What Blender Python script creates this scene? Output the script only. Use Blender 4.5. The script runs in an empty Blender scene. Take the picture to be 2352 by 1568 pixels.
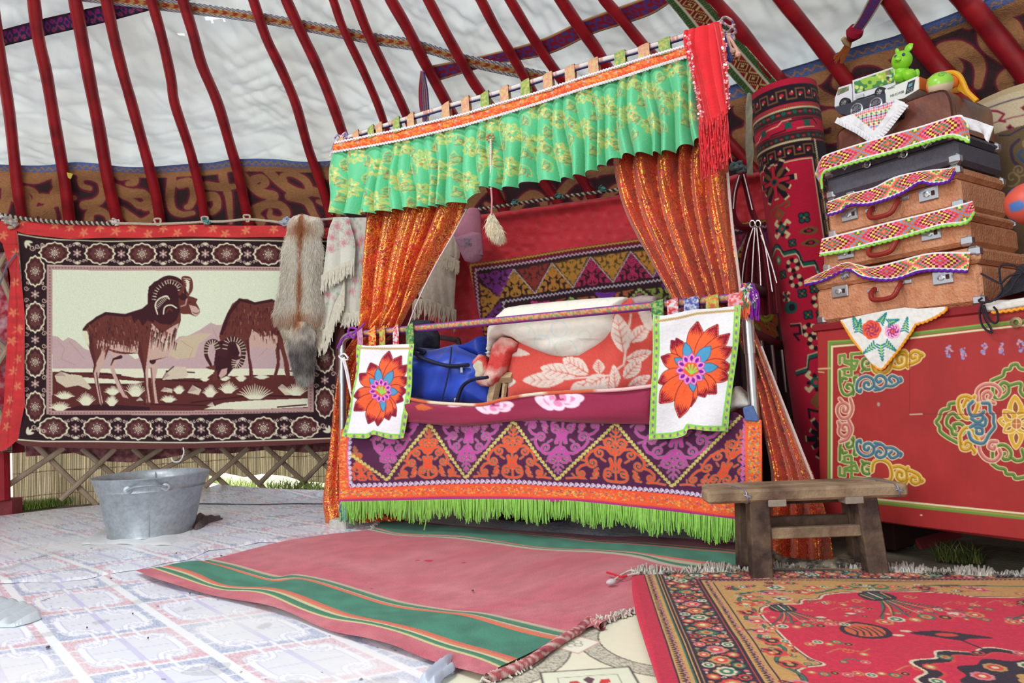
import bpy, math, random
import numpy as np
from mathutils import Vector, Matrix
random.seed(7); RNG = np.random.default_rng(7)
SC = bpy.context.scene; COL = SC.collection
# ---------------------------------------------------------------- camera
W, H, FPX = 2352.0, 1568.0, 1568.0
PITCH, ROLL = math.radians(4.56), math.radians(2.4)
_f = np.array([0, math.cos(PITCH), math.sin(PITCH)]); _u0 = np.array([0, -math.sin(PITCH), math.cos(PITCH)]); _r0 = np.array([1.0, 0, 0])
_r = _r0*math.cos(ROLL) - _u0*math.sin(ROLL); _u = _u0*math.cos(ROLL) + _r0*math.sin(ROLL)
CAM = np.array([0, 0, .66])
cd = bpy.data.cameras.new('camera'); co = bpy.data.objects.new('camera', cd); COL.objects.link(co)
cd.sensor_width = 36; cd.lens = 24; cd.clip_start = .02; cd.clip_end = 200
M4 = Matrix(((_r[0], _u[0], -_f[0], CAM[0]), (_r[1], _u[1], -_f[1], CAM[1]), (_r[2], _u[2], -_f[2], CAM[2]), (0, 0, 0, 1)))
co.matrix_world = M4; SC.camera = co
# ---------------------------------------------------------------- daylight
wd = bpy.data.worlds.new('world'); SC.world = wd; wd.use_nodes = True
wn = wd.node_tree.nodes; wl = wd.node_tree.links
bg = wn['Background']; bg.inputs[0].default_value = (.90, .96, 1.0, 1); bg.inputs[1].default_value = 1.05
def area(name, loc, target, sx, sy, power, col=(1, 1, 1)):
    l = bpy.data.lights.new(name, 'AREA'); l.shape = 'RECTANGLE'; l.size = sx; l.size_y = sy; l.energy = power; l.color = col
    o = bpy.data.objects.new(name, l); COL.objects.link(o); o.location = loc
    o.rotation_euler = (Vector(target)-Vector(loc)).to_track_quat('-Z', 'Y').to_euler(); return o
area('daylight_through_crown', (-1.35, 1.15, 3.9), (-.6, 2.2, 0), 1.3, 1.3, 100, (1, .98, .95))
area('daylight_through_door', (-2.4, -2.1, 1.8), (-.2, 3.2, .9), 1.6, 2.2, 112, (1, .985, .96))
sl = bpy.data.lights.new('sun', 'SUN'); sl.energy = 5.0; sl.angle = math.radians(1.5); sl.color = (1, .95, .85)
so = bpy.data.objects.new('sun', sl); COL.objects.link(so)
so.rotation_euler = Vector((.5, -.95, -.75)).to_track_quat('-Z', 'Y').to_euler()
SC.view_settings.view_transform = 'Standard'; SC.view_settings.look = 'None'
SC.view_settings.exposure = 0.0; SC.view_settings.gamma = 1; SC.view_settings.use_curve_mapping = False
# ---------------------------------------------------------------- colour and materials
def lin(c):
    c = np.asarray(c, float)/255.0
    return np.where(c <= .04045, c/12.92, ((c+.055)/1.055)**2.4)
def mat(name, c=None, rough=.85, metal=0, noise=(60, .12), bump=(250, .15), sheen=0, spec=.3, trans=0, coat=0, c2=None, big=None, stretch=None):
    """c = sRGB 0-255, or None to read the woven/painted pattern from the colour attribute"""
    m = bpy.data.materials.new(name); m.use_nodes = True; N = m.node_tree.nodes; L = m.node_tree.links
    b = N['Principled BSDF']; b.inputs['Roughness'].default_value = rough; b.inputs['Metallic'].default_value = metal
    b.inputs['Specular IOR Level'].default_value = spec
    if sheen: b.inputs['Sheen Weight'].default_value = sheen
    if coat: b.inputs['Coat Weight'].default_value = coat; b.inputs['Coat Roughness'].default_value = .2
    tc = N.new('ShaderNodeTexCoord'); co_ = tc.outputs['Object']
    if stretch:
        mp = N.new('ShaderNodeMapping'); mp.inputs['Scale'].default_value = stretch; L.new(co_, mp.inputs[0]); co_ = mp.outputs[0]
    if c is None:
        a = N.new('ShaderNodeAttribute'); a.attribute_name = 'Col'; src = a.outputs['Color']
    else:
        a = N.new('ShaderNodeRGB'); a.outputs[0].default_value = (*lin(c), 1); src = a.outputs[0]
    if c2 is not None:
        n2 = N.new('ShaderNodeTexNoise'); n2.inputs['Scale'].default_value = big or 5; n2.inputs['Detail'].default_value = 6; L.new(co_, n2.inputs[0])
        rp = N.new('ShaderNodeValToRGB'); rp.color_ramp.elements[0].position = .42; rp.color_ramp.elements[1].position = .62; L.new(n2.outputs[0], rp.inputs[0])
        mx = N.new('ShaderNodeMix'); mx.data_type = 'RGBA'; L.new(rp.outputs[0], mx.inputs[0]); L.new(src, mx.inputs[6]); mx.inputs[7].default_value = (*lin(c2), 1); src = mx.outputs[2]
    if noise[1] > 0:
        nt = N.new('ShaderNodeTexNoise'); nt.inputs['Scale'].default_value = noise[0]; nt.inputs['Detail'].default_value = 5; L.new(co_, nt.inputs[0])
        mr = N.new('ShaderNodeMapRange'); mr.inputs[1].default_value = .25; mr.inputs[2].default_value = .75; mr.inputs[3].default_value = 1-noise[1]; mr.inputs[4].default_value = 1+noise[1]; L.new(nt.outputs[0], mr.inputs[0])
        vm = N.new('ShaderNodeVectorMath'); vm.operation = 'SCALE'; L.new(src, vm.inputs[0]); L.new(mr.outputs[0], vm.inputs[3]); src = vm.outputs[0]
    L.new(src, b.inputs['Base Color'])
    if bump[1] > 0:
        nb = N.new('ShaderNodeTexNoise'); nb.inputs['Scale'].default_value = bump[0]; nb.inputs['Detail'].default_value = 3; L.new(co_, nb.inputs[0])
        bp = N.new('ShaderNodeBump'); bp.inputs['Strength'].default_value = bump[1]; bp.inputs['Distance'].default_value = .01; L.new(nb.outputs[0], bp.inputs['Height']); L.new(bp.outputs[0], b.inputs['Normal'])
    if trans:
        tr = N.new('ShaderNodeBsdfTranslucent'); L.new(src, tr.inputs[0]); ms = N.new('ShaderNodeMixShader'); ms.inputs[0].default_value = trans
        L.new(b.outputs[0], ms.inputs[1]); L.new(tr.outputs[0], ms.inputs[2]); L.new(ms.outputs[0], N['Material Output'].inputs[0])
    return m
def brocade(name, base, gold, scale=60, dark=(150, 30, 30), amount=.52):
    """shiny woven gold scrollwork on a coloured satin"""
    m = bpy.data.materials.new(name); m.use_nodes = True; N = m.node_tree.nodes; L = m.node_tree.links; b = N['Principled BSDF']
    tc = N.new('ShaderNodeTexCoord'); mp = N.new('ShaderNodeMapping'); mp.inputs['Scale'].default_value = (1, 1, .9); L.new(tc.outputs['Object'], mp.inputs[0])
    n1 = N.new('ShaderNodeTexNoise'); n1.inputs['Scale'].default_value = scale*.35; n1.inputs['Detail'].default_value = 2; n1.inputs['Distortion'].default_value = 2.5; L.new(mp.outputs[0], n1.inputs[0])
    w = N.new('ShaderNodeMath'); w.operation = 'MULTIPLY'; w.inputs[1].default_value = 9; L.new(n1.outputs[0], w.inputs[0])
    fr = N.new('ShaderNodeMath'); fr.operation = 'PINGPONG'; fr.inputs[1].default_value = .5; L.new(w.outputs[0], fr.inputs[0])
    rp = N.new('ShaderNodeValToRGB'); rp.color_ramp.elements[0].position = amount-.06; rp.color_ramp.elements[1].position = amount+.06; 
    sc = N.new('ShaderNodeMath'); sc.operation = 'MULTIPLY'; sc.inputs[1].default_value = 2; L.new(fr.outputs[0], sc.inputs[0]); L.new(sc.outputs[0], rp.inputs[0])
    n2 = N.new('ShaderNodeTexNoise'); n2.inputs['Scale'].default_value = scale*.45; n2.inputs['Detail'].default_value = 3; L.new(mp.outputs[0], n2.inputs[0])
    r2 = N.new('ShaderNodeValToRGB'); r2.color_ramp.elements[0].position = .52; r2.color_ramp.elements[1].position = .56; L.new(n2.outputs[0], r2.inputs[0])
    m1 = N.new('ShaderNodeMix'); m1.data_type = 'RGBA'; L.new(r2.outputs[0], m1.inputs[0]); m1.inputs[6].default_value = (*lin(base), 1); m1.inputs[7].default_value = (*lin(dark), 1)
    m2 = N.new('ShaderNodeMix'); m2.data_type = 'RGBA'; L.new(rp.outputs[0], m2.inputs[0]); L.new(m1.outputs[2], m2.inputs[6]); m2.inputs[7].default_value = (*lin(gold), 1)
    L.new(m2.outputs[2], b.inputs['Base Color'])
    mm = N.new('ShaderNodeMath'); mm.operation = 'MULTIPLY'; mm.inputs[1].default_value = .9; L.new(rp.outputs[0], mm.inputs[0]); L.new(mm.outputs[0], b.inputs['Metallic'])
    b.inputs['Roughness'].default_value = .32; b.inputs['Sheen Weight'].default_value = .2
    nb = N.new('ShaderNodeTexNoise'); nb.inputs['Scale'].default_value = scale*1.6; nb.inputs['Detail'].default_value = 2; L.new(tc.outputs['Object'], nb.inputs[0])
    bp = N.new('ShaderNodeBump'); bp.inputs['Strength'].default_value = .5; bp.inputs['Distance'].default_value = .01; L.new(nb.outputs[0], bp.inputs['Height']); L.new(bp.outputs[0], b.inputs['Normal'])
    return m
# ---------------------------------------------------------------- rays through photo pixels and the surfaces they land on
def dirs(X, Y):
    X = np.asarray(X, float); Y = np.asarray(Y, float)
    d = (_f + ((X-W/2)/FPX)[..., None]*_r + ((H/2-Y)/FPX)[..., None]*_u)
    return d
def plane(p0, n):
    p0 = np.asarray(p0, float); n = np.asarray(n, float); n = n/np.linalg.norm(n)
    def s(X, Y):
        d = dirs(X, Y); t = ((p0-CAM)@n)/(d@n); return CAM + d*t[..., None]
    s.n = n; return s
def floorz(z=0.0): return plane((0, 0, z), (0, 0, 1))
CEN = np.array([-1.35, 1.15]); RW = 4.4; ZW = 1.72
_PR = np.array([0, .75, 1.6, 2.4, 3.0, 3.4, 3.7, 3.95, 4.15, 4.3, 4.38, 4.4]); _PZ = np.array([3.75, 3.72, 3.45, 3.15, 2.92, 2.76, 2.62, 2.46, 2.27, 2.06, 1.86, 1.72])
def rooft(off=0.0):
    def D(P):
        r = np.hypot(P[..., 0]-CEN[0], P[..., 1]-CEN[1])+off; z = P[..., 2]+off*.8
        g = z-np.interp(r, _PR, _PZ); return np.where(r >= RW, r-RW+1e-6, np.where(z > ZW, g, -1))
    def s(X, Y):
        d = dirs(X, Y); lo = np.full(d.shape[:-1], .3); hi = np.full(d.shape[:-1], 16.0)
        for _ in range(34):
            m = (lo+hi)/2; o = D(CAM+d*m[..., None]) > 0; hi = np.where(o, m, hi); lo = np.where(o, lo, m)
        return CAM+d*hi[..., None]
    return s
def pt(s, x, y): return s(np.array([float(x)]), np.array([float(y)]))[0]
# ---------------------------------------------------------------- objects
def tag(o, label=None, cat=None, group=None, kind=None):
    if label: o['label'] = label
    if cat: o['category'] = cat
    if group: o['group'] = group
    if kind: o['kind'] = kind
    return o
def thing(name, label, cat, loc, group=None):
    o = bpy.data.objects.new(name, None); COL.objects.link(o); o.location = [float(v) for v in loc]; o.empty_display_size = .1
    return tag(o, label, cat, group)
def mk(name, V, F, m, parent=None, col=None, smooth=True, angle=None, kind=None, label=None):
    V = np.asarray(V, float).reshape(-1, 3); me = bpy.data.meshes.new(name)
    if parent is not None:
        L = np.zeros(3); p = parent
        while p is not None: L = L+np.array(p.location); p = p.parent
        O = np.zeros(3)
    else:
        O = np.array([(V[:, 0].min()+V[:, 0].max())/2, (V[:, 1].min()+V[:, 1].max())/2, V[:, 2].min()]); L = O
    V = V-L
    if isinstance(F, np.ndarray):
        k = F.shape[1]; nf = len(F); me.vertices.add(len(V)); me.vertices.foreach_set('co', V.astype(np.float32).ravel())
        me.loops.add(nf*k); me.loops.foreach_set('vertex_index', F.astype(np.int32).ravel())
        me.polygons.add(nf); me.polygons.foreach_set('loop_start', np.arange(0, nf*k, k, dtype=np.int32)); me.update(calc_edges=True)
    else:
        me.from_pydata([tuple(v) for v in V], [], [tuple(f) for f in F]); me.update()
    me.polygons.foreach_set('use_smooth', np.full(len(me.polygons), bool(smooth)))
    if smooth and angle: me.set_sharp_from_angle(angle=math.radians(angle))
    if col is not None:
        a = me.color_attributes.new('Col', 'BYTE_COLOR', 'POINT'); c = np.ones((len(V), 4), np.float32); c[:, :3] = np.clip(np.asarray(col, float)/255, 0, 1)
        a.data.foreach_set('color_srgb', c.ravel())
    me.materials.append(m); o = bpy.data.objects.new(name, me); COL.objects.link(o)
    o.location = [float(v) for v in O]
    if parent is not None: o.parent = parent
    if kind: o['kind'] = kind
    if label: o['label'] = label
    return o
class MB:
    def __init__(s): s.v = []; s.f = []
    def add(s, V, F):
        n = len(s.v); s.v += [tuple(map(float, p)) for p in V]; s.f += [tuple(int(i)+n for i in f) for f in F]; return s
    def box(s, c, ax, ay, az, hx, hy, hz, bev=0.0, taper=1.0):
        """box at c with unit axes and half sizes; chamfered edges when bev > 0; taper scales the -az end"""
        c, ax, ay, az = [np.asarray(q, float) for q in (c, ax, ay, az)]
        if bev <= 0:
            V = [c+ax*x*hx*(taper if z < 0 else 1)+ay*y*hy*(taper if z < 0 else 1)+az*z*hz for z in (-1, 1) for y in (-1, 1) for x in (-1, 1)]
            return s.add(V, [(0, 2, 3, 1), (4, 5, 7, 6), (0, 1, 5, 4), (2, 6, 7, 3), (0, 4, 6, 2), (1, 3, 7, 5)])
        b = min(bev, hx*.9, hy*.9, hz*.9); V = []; ix = {}
        for X in (-1, 1):
            for Y in (-1, 1):
                for Z in (-1, 1):
                    t = taper if Z < 0 else 1
                    for k, (a, bb, cc) in enumerate(((0, b, b), (b, 0, b), (b, b, 0))):
                        ix[X, Y, Z, k] = len(V); V.append(c+ax*X*(hx-a)*t+ay*Y*(hy-bb)*t+az*Z*(hz-cc))
        F = []
        for X in (-1, 1): F.append([ix[X, y, z, 0] for y, z in ((-1, -1), (1, -1), (1, 1), (-1, 1))][::X])
        for Y in (-1, 1): F.append([ix[x, Y, z, 1] for x, z in ((-1, -1), (1, -1), (1, 1), (-1, 1))][::-Y])
        for Z in (-1, 1): F.append([ix[x, y, Z, 2] for x, y in ((-1, -1), (1, -1), (1, 1), (-1, 1))][::Z])
        for a in (-1, 1):
            for d in (-1, 1):
                F.append((ix[-1, a, d, 1], ix[1, a, d, 1], ix[1, a, d, 2], ix[-1, a, d, 2])); F.append((ix[a, -1, d, 0], ix[a, 1, d, 0], ix[a, 1, d, 2], ix[a, -1, d, 2])); F.append((ix[a, d, -1, 0], ix[a, d, 1, 0], ix[a, d, 1, 1], ix[a, d, -1, 1]))
        for X in (-1, 1):
            for Y in (-1, 1):
                for Z in (-1, 1): F.append((ix[X, Y, Z, 0], ix[X, Y, Z, 1], ix[X, Y, Z, 2]))
        return s.add(V, F)
    def tube(s, P, r, n=10, cap=True, flat=None, up=None):
        P = np.asarray(P, float); k = len(P); r = np.broadcast_to(np.asarray(r, float), (k,))
        T = np.gradient(P, axis=0); T /= np.linalg.norm(T, axis=1)[:, None]+1e-12
        a = np.asarray(up if up is not None else ((0, 0, 1) if abs(T[0][2]) < .9 else (1, 0, 0)), float); V = []
        for i in range(k):
            a = a-T[i]*(a@T[i]); a /= np.linalg.norm(a)+1e-12; b = np.cross(T[i], a)
            for j in range(n):
                t = 2*math.pi*j/n; V.append(P[i]+r[i]*(math.cos(t)*a*(flat or 1)+math.sin(t)*b))
        F = [(i*n+j, i*n+(j+1) % n, (i+1)*n+(j+1) % n, (i+1)*n+j) for i in range(k-1) for j in range(n)]
        if cap: F += [tuple(range(n))[::-1], tuple(range((k-1)*n, k*n))]
        return s.add(V, F)
    def lathe(s, c, prof, n=28, ax=(1, 0, 0), ay=(0, 1, 0), az=(0, 0, 1), sy=1.0, cap=False):
        c, ax, ay, az = [np.asarray(q, float) for q in (c, ax, ay, az)]
        V = [c+ax*r*math.cos(2*math.pi*j/n)+ay*r*sy*math.sin(2*math.pi*j/n)+az*z for r, z in prof for j in range(n)]
        F = [(i*n+j, i*n+(j+1) % n, (i+1)*n+(j+1) % n, (i+1)*n+j) for i in range(len(prof)-1) for j in range(n)]
        if cap: F += [tuple(range(n))[::-1], tuple(range((len(prof)-1)*n, len(prof)*n))]
        return s.add(V, F)
    def prism(s, pts, d):
        """polygon of 3-D points extruded by vector d"""
        P = [np.asarray(p, float) for p in pts]; n = len(P); d = np.asarray(d, float)
        return s.add(P+[p+d for p in P], [tuple(range(n)), tuple(range(n, 2*n))[::-1]]+[(i, i+n, (i+1) % n+n, (i+1) % n) for i in range(n)])
    def out(s, name, m, parent=None, smooth=True, angle=35, **k): return mk(name, s.v, s.f, m, parent, None, smooth, angle, **k)
def cr(pts, n=8, closed=False):
    """Catmull-Rom through points"""
    P = np.asarray(pts, float)
    if closed: Q = np.vstack([P[-1:], P, P[:2]])
    else: Q = np.vstack([2*P[:1]-P[1:2], P, 2*P[-1:]-P[-2:-1]])
    o = []
    for i in range(len(Q)-3):
        a, b, c, d = Q[i:i+4]
        for t in np.linspace(0, 1, n, endpoint=False): o.append(.5*(2*b+(c-a)*t+(2*a-5*b+4*c-d)*t*t+(3*b-a-3*c+d)*t**3))
    if not closed: o.append(P[-1])
    return np.array(o)
def resamp(P, n):
    P = np.asarray(P, float); s = np.r_[0, np.cumsum(np.linalg.norm(np.diff(P, axis=0), axis=1))]; t = np.linspace(0, s[-1], n)
    return np.stack([np.interp(t, s, P[:, k]) for k in range(P.shape[1])], 1)
def inpoly(X, Y, poly):
    P = np.asarray(poly, float); r = np.zeros(X.shape, bool); j = len(P)-1
    for i in range(len(P)):
        xi, yi = P[i]; xj, yj = P[j]
        if yi != yj: r ^= ((yi > Y) != (yj > Y)) & (X < (xj-xi)*(Y-yi)/(yj-yi)+xi)
        j = i
    return r
def normals(surf, X, Y):
    P = surf(X, Y); a = surf(X+1, Y)-P; b = surf(X, Y+1)-P; n = np.cross(a, b); n /= np.linalg.norm(n, axis=-1)[..., None]+1e-12
    n *= np.where(((CAM-P)*n).sum(-1) < 0, -1, 1)[..., None]; return P, n
def sheet(name, outline, surf, step, m, col=None, disp=None, parent=None, edge=None, back=None, **k):
    """a surface bounded by an outline; col = Cv or f(X,Y,P); disp = metres towards the viewer; edge = drop of the rim"""
    O = np.asarray(outline, float); xs = np.arange(O[:, 0].min(), O[:, 0].max()+step, step); ys = np.arange(O[:, 1].min(), O[:, 1].max()+step, step)
    X, Y = np.meshgrid(xs, ys); M = inpoly(X, Y, O)
    q = M[:-1, :-1] & M[1:, :-1] & M[:-1, 1:] & M[1:, 1:]
    used = np.zeros(M.shape, bool); used[:-1, :-1] |= q; used[1:, :-1] |= q; used[:-1, 1:] |= q; used[1:, 1:] |= q
    idx = np.cumsum(used.ravel()).reshape(M.shape)-1; x = X[used]; y = Y[used]
    F = np.stack([idx[:-1, :-1][q], idx[1:, :-1][q], idx[1:, 1:][q], idx[:-1, 1:][q]], 1)
    full = np.zeros(M.shape, int); full[:-1, :-1] += q; full[1:, :-1] += q; full[:-1, 1:] += q; full[1:, 1:] += q; rim = full[used] < 4
    bx, by = x[rim], y[rim]; best = np.full(bx.shape, 1e9); nx, ny = bx.copy(), by.copy()      # rim vertices slide onto the outline so edges come out clean
    for i in range(len(O)):
        a = O[i]; d = O[(i+1) % len(O)]-a; t = np.clip(((bx-a[0])*d[0]+(by-a[1])*d[1])/(d@d+1e-9), 0, 1); X_, Y_ = a[0]+t*d[0], a[1]+t*d[1]; D = np.hypot(bx-X_, by-Y_); k_ = D < best; best = np.where(k_, D, best); nx = np.where(k_, X_, nx); ny = np.where(k_, Y_, ny)
    ok = best < 1.5*step; x = x.copy(); y = y.copy(); x[rim] = np.where(ok, nx, bx); y[rim] = np.where(ok, ny, by)
    P, n = normals(surf, x, y)
    if disp is not None: P = P+n*np.asarray(disp(x, y))[:, None]
    if edge is not None:
        P = P-n*np.where(rim, edge, 0)[:, None]
    c = None
    if col is not None: c = col.at(x, y) if isinstance(col, Cv) else (col(x, y, P) if callable(col) else np.broadcast_to(np.asarray(col, float), (len(x), 3)))
    if back is not None:
        n0 = len(P); E = np.concatenate([F[:, [0, 1]], F[:, [1, 2]], F[:, [2, 3]], F[:, [3, 0]]]); key = np.sort(E, 1); kk = key[:, 0]*n0+key[:, 1]; u, ix, ct = np.unique(kk, return_index=True, return_counts=True); B = E[ix[ct == 1]]
        P = np.vstack([P, surf(x, y)-n*back]); F = np.vstack([F, F[:, ::-1]+n0, np.stack([B[:, 1], B[:, 0], B[:, 0]+n0, B[:, 1]+n0], 1)])
        if c is not None: c = np.vstack([c, c])
    return mk(name, P, F, m, parent, c, **k)
def pdist(O):
    O = np.asarray(O, float)
    def f(x, y):
        D = np.full(np.shape(x), 1e9)
        for i in range(len(O)):
            a = O[i]; b = O[(i+1) % len(O)]; d = b-a; t = np.clip(((x-a[0])*d[0]+(y-a[1])*d[1])/(d@d+1e-9), 0, 1); D = np.minimum(D, np.hypot(x-a[0]-t*d[0], y-a[1]-t*d[1]))
        return D
    return f
def puff(name, outline, surf, thick, R, step, m, col=None, extra=None, parent=None, back=.02, **k):
    f = pdist(outline); return sheet(name, outline, surf, step, m, col, lambda x, y: thick*np.sqrt(1-(1-np.clip(f(x, y)/R, 0, 1))**2)+(extra(x, y)*np.clip(f(x, y)/8, 0, 1) if extra else 0), parent, back=back, **k)
def ctube(name, P, r, n, m, colf, parent=None, flat=1.0, up=(0, 0, 1), **k):
    """tube with a woven pattern colf(length along, angle)"""
    mb = MB().tube(P, r, n, False, flat, up); P = np.asarray(P, float); s = np.r_[0, np.cumsum(np.linalg.norm(np.diff(P, axis=0), axis=1))]
    S_, T_ = np.meshgrid(s, np.arange(n)*2*math.pi/n, indexing='ij'); return mk(name, mb.v, mb.f, m, parent, colf(S_, T_).reshape(-1, 3), True, **k)
def loft(name, rows, surf, nu, nv, m, col=None, disp=None, parent=None, vpos=None, off=None, **k):
    """cloth through rows of image polylines (each left to right, rows top to bottom)"""
    R = np.array([resamp(cr(r, 6) if len(r) > 2 else r, nu+1) for r in rows]); v = np.linspace(0, 1, len(rows)) if vpos is None else np.asarray(vpos, float)
    V = np.linspace(0, 1, nv+1)
    if len(rows) > 2:
        tt = np.interp(V, v, np.arange(len(rows))); RR = np.vstack([2*R[:1]-R[1:2], R, 2*R[-1:]-R[-2:-1]]); G = []
        for t in tt:
            i = min(int(t), len(rows)-2); f = t-i; a, b, c, d = RR[i:i+4]; G.append(.5*(2*b+(c-a)*f+(2*a-5*b+4*c-d)*f*f+(3*b-a-3*c+d)*f**3))
        G = np.array(G)
    else: G = R[0][None]*(1-V)[:, None, None]+R[1][None]*V[:, None, None]
    X = G[..., 0]; Y = G[..., 1]; U, VV = np.meshgrid(np.linspace(0, 1, nu+1), V); P, n = normals(surf, X, Y)
    if disp is not None: P = P+n*np.asarray(disp(U, VV))[..., None]
    c = None
    if col is not None: c = (col.at(X.ravel(), Y.ravel()) if isinstance(col, Cv) else col(X, Y, U, VV).reshape(-1, 3))
    i = np.arange((nu+1)*(nv+1)).reshape(nv+1, nu+1); F = np.stack([i[:-1, :-1].ravel(), i[1:, :-1].ravel(), i[1:, 1:].ravel(), i[:-1, 1:].ravel()], 1)
    return mk(name, P.reshape(-1, 3), F, m, parent, c, **k)
def solid(o, t, off=-1):
    md = o.modifiers.new('thick', 'SOLIDIFY'); md.thickness = t; md.offset = off; return o
# ---------------------------------------------------------------- woven, embroidered and painted patterns
class Cv:
    def __init__(s, x0, y0, x1, y1, step, base):
        s.x0, s.y0, s.st = x0, y0, step; s.w = int((x1-x0)/step)+2; s.h = int((y1-y0)/step)+2; s.a = np.empty((s.h, s.w, 3), np.float32); s.a[:] = base
    def grid(s): return np.meshgrid(s.x0+np.arange(s.w)*s.st, s.y0+np.arange(s.h)*s.st)
    def at(s, x, y):
        fx = np.clip((x-s.x0)/s.st, 0, s.w-1.001); fy = np.clip((y-s.y0)/s.st, 0, s.h-1.001); i = fx.astype(int); j = fy.astype(int); u = (fx-i)[..., None]; v = (fy-j)[..., None]
        A = s.a; return (A[j, i]*(1-u)+A[j, i+1]*u)*(1-v)+(A[j+1, i]*(1-u)+A[j+1, i+1]*u)*v
    def tile(s, x, y): return s.at(s.x0+np.mod(x-s.x0, (s.w-2)*s.st), s.y0+np.mod(y-s.y0, (s.h-2)*s.st))
    def win(s, xa, ya, xb, yb):
        i0 = max(0, int((xa-s.x0)/s.st)); i1 = min(s.w, int((xb-s.x0)/s.st)+2); j0 = max(0, int((ya-s.y0)/s.st)); j1 = min(s.h, int((yb-s.y0)/s.st)+2)
        if i1 <= i0 or j1 <= j0: return None
        X, Y = np.meshgrid(s.x0+np.arange(i0, i1)*s.st, s.y0+np.arange(j0, j1)*s.st); return i0, i1, j0, j1, X, Y
    def poly(s, P, c):
        P = np.asarray(P, float); w = s.win(*P.min(0), *P.max(0))
        if w is None: return s
        i0, i1, j0, j1, X, Y = w; s.a[j0:j1, i0:i1][inpoly(X, Y, P)] = c; return s
    def rect(s, xa, ya, xb, yb, c): return s.poly([(xa, ya), (xb, ya), (xb, yb), (xa, yb)], c)
    def ell(s, cx, cy, rx, ry, c, ang=0):
        r = max(rx, ry); w = s.win(cx-r, cy-r, cx+r, cy+r)
        if w is None: return s
        i0, i1, j0, j1, X, Y = w; a = math.cos(ang); b = math.sin(ang); u = (X-cx)*a+(Y-cy)*b; v = -(X-cx)*b+(Y-cy)*a
        d = np.sqrt((u/rx)**2+(v/ry)**2); k = np.clip((1-d)*min(rx, ry)/s.st+.5, 0, 1)[..., None]; A = s.a[j0:j1, i0:i1]; A += (np.array(c)-A)*k; return s
    def stroke(s, P, w, c):
        P = np.asarray(P, float); w = np.broadcast_to(np.asarray(w, float), (len(P),))
        for i in range(len(P)-1):
            a, b = P[i], P[i+1]; r = max(w[i], w[i+1])/2+s.st; q = s.win(min(a[0], b[0])-r, min(a[1], b[1])-r, max(a[0], b[0])+r, max(a[1], b[1])+r)
            if q is None: continue
            i0, i1, j0, j1, X, Y = q; d = b-a; L = d@d+1e-12; t = np.clip(((X-a[0])*d[0]+(Y-a[1])*d[1])/L, 0, 1)
            D = np.hypot(X-a[0]-t*d[0], Y-a[1]-t*d[1]); k = np.clip(((w[i]+(w[i+1]-w[i])*t)/2-D)/s.st+.5, 0, 1)[..., None]; A = s.a[j0:j1, i0:i1]; A += (np.array(c)-A)*k
        return s
def curl(x, y, ang, r, sg, turns=1.35, n=22, r1=.22):
    """scroll that leaves (x,y) in direction ang and winds inwards on side sg"""
    cx = x-sg*r*math.sin(ang); cy = y+sg*r*math.cos(ang); a0 = math.atan2(y-cy, x-cx); t = np.linspace(0, 1, n); a = a0+sg*t*turns*2*math.pi; R = r*(1-(1-r1)*t)
    # keep the start tangential while the centre drifts with the shrinking radius
    return np.stack([cx+R*np.cos(a), cy+R*np.sin(a)], 1)
def spir(cx, cy, r, a0, sg, turns=1.4, n=22, r1=.15):
    t = np.linspace(0, 1, n); a = a0+sg*t*turns*2*math.pi; R = r*(1-(1-r1)*t); return np.stack([cx+R*np.cos(a), cy+R*np.sin(a)], 1)
def draws(cv, L, w, c, oc=None, ow=2.0):
    """strokes with an outline drawn first; L = list of polylines or (polyline, width)"""
    L = [(p if isinstance(p, tuple) else (p, w)) for p in L]
    if oc is not None:
        for p, q in L: cv.stroke(p, np.asarray(q)+ow*2, oc)
    for p, q in L: cv.stroke(p, q, c)
def wavy(P, amp, per, n=None):
    P = np.asarray(P, float); L = np.r_[0, np.cumsum(np.linalg.norm(np.diff(P, axis=0), axis=1))]; n = n or int(L[-1]/per*4)+2
    Q = resamp(P, n); T = np.gradient(Q, axis=0); T /= np.linalg.norm(T, axis=1)[:, None]+1e-9; t = np.linspace(0, L[-1], n)
    tri = 2*np.abs(2*((t/per) % 1)-1)-1; return Q+np.stack([-T[:, 1], T[:, 0]], 1)*(tri*amp)[:, None]
def curlchain(cv, P, per, r, w, c, flip=1):
    P = np.asarray(P, float); L = np.linalg.norm(np.diff(P, axis=0), axis=1).sum(); n = max(2, int(L/per)); Q = resamp(P, n+1)
    for i in range(n):
        a, b = Q[i], Q[i+1]; ang = math.atan2(b[1]-a[1], b[0]-a[0]); m = (a+b)/2; d = np.array([math.cos(ang), math.sin(ang)]); nn = np.array([-d[1], d[0]])*flip
        cv.stroke(np.vstack([[a-nn*r*.2], [a+d*per*.3+nn*r*.9], spir(*(m+d*per*.12), r*.8, ang+flip*math.pi*.5, -flip, 1.2, 9, .3)]), w, c)
def vnoise(X, Y, s, seed=0):
    """smooth value noise"""
    g = np.random.default_rng(seed).random((64, 64)); x = X/s; y = Y/s; i = np.floor(x).astype(int); j = np.floor(y).astype(int); u = x-i; v = y-j; u = u*u*(3-2*u); v = v*v*(3-2*v)
    G = lambda a, b: g[b % 64, a % 64]; return (G(i, j)*(1-u)+G(i+1, j)*u)*(1-v)+(G(i, j+1)*(1-u)+G(i+1, j+1)*u)*v
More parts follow.
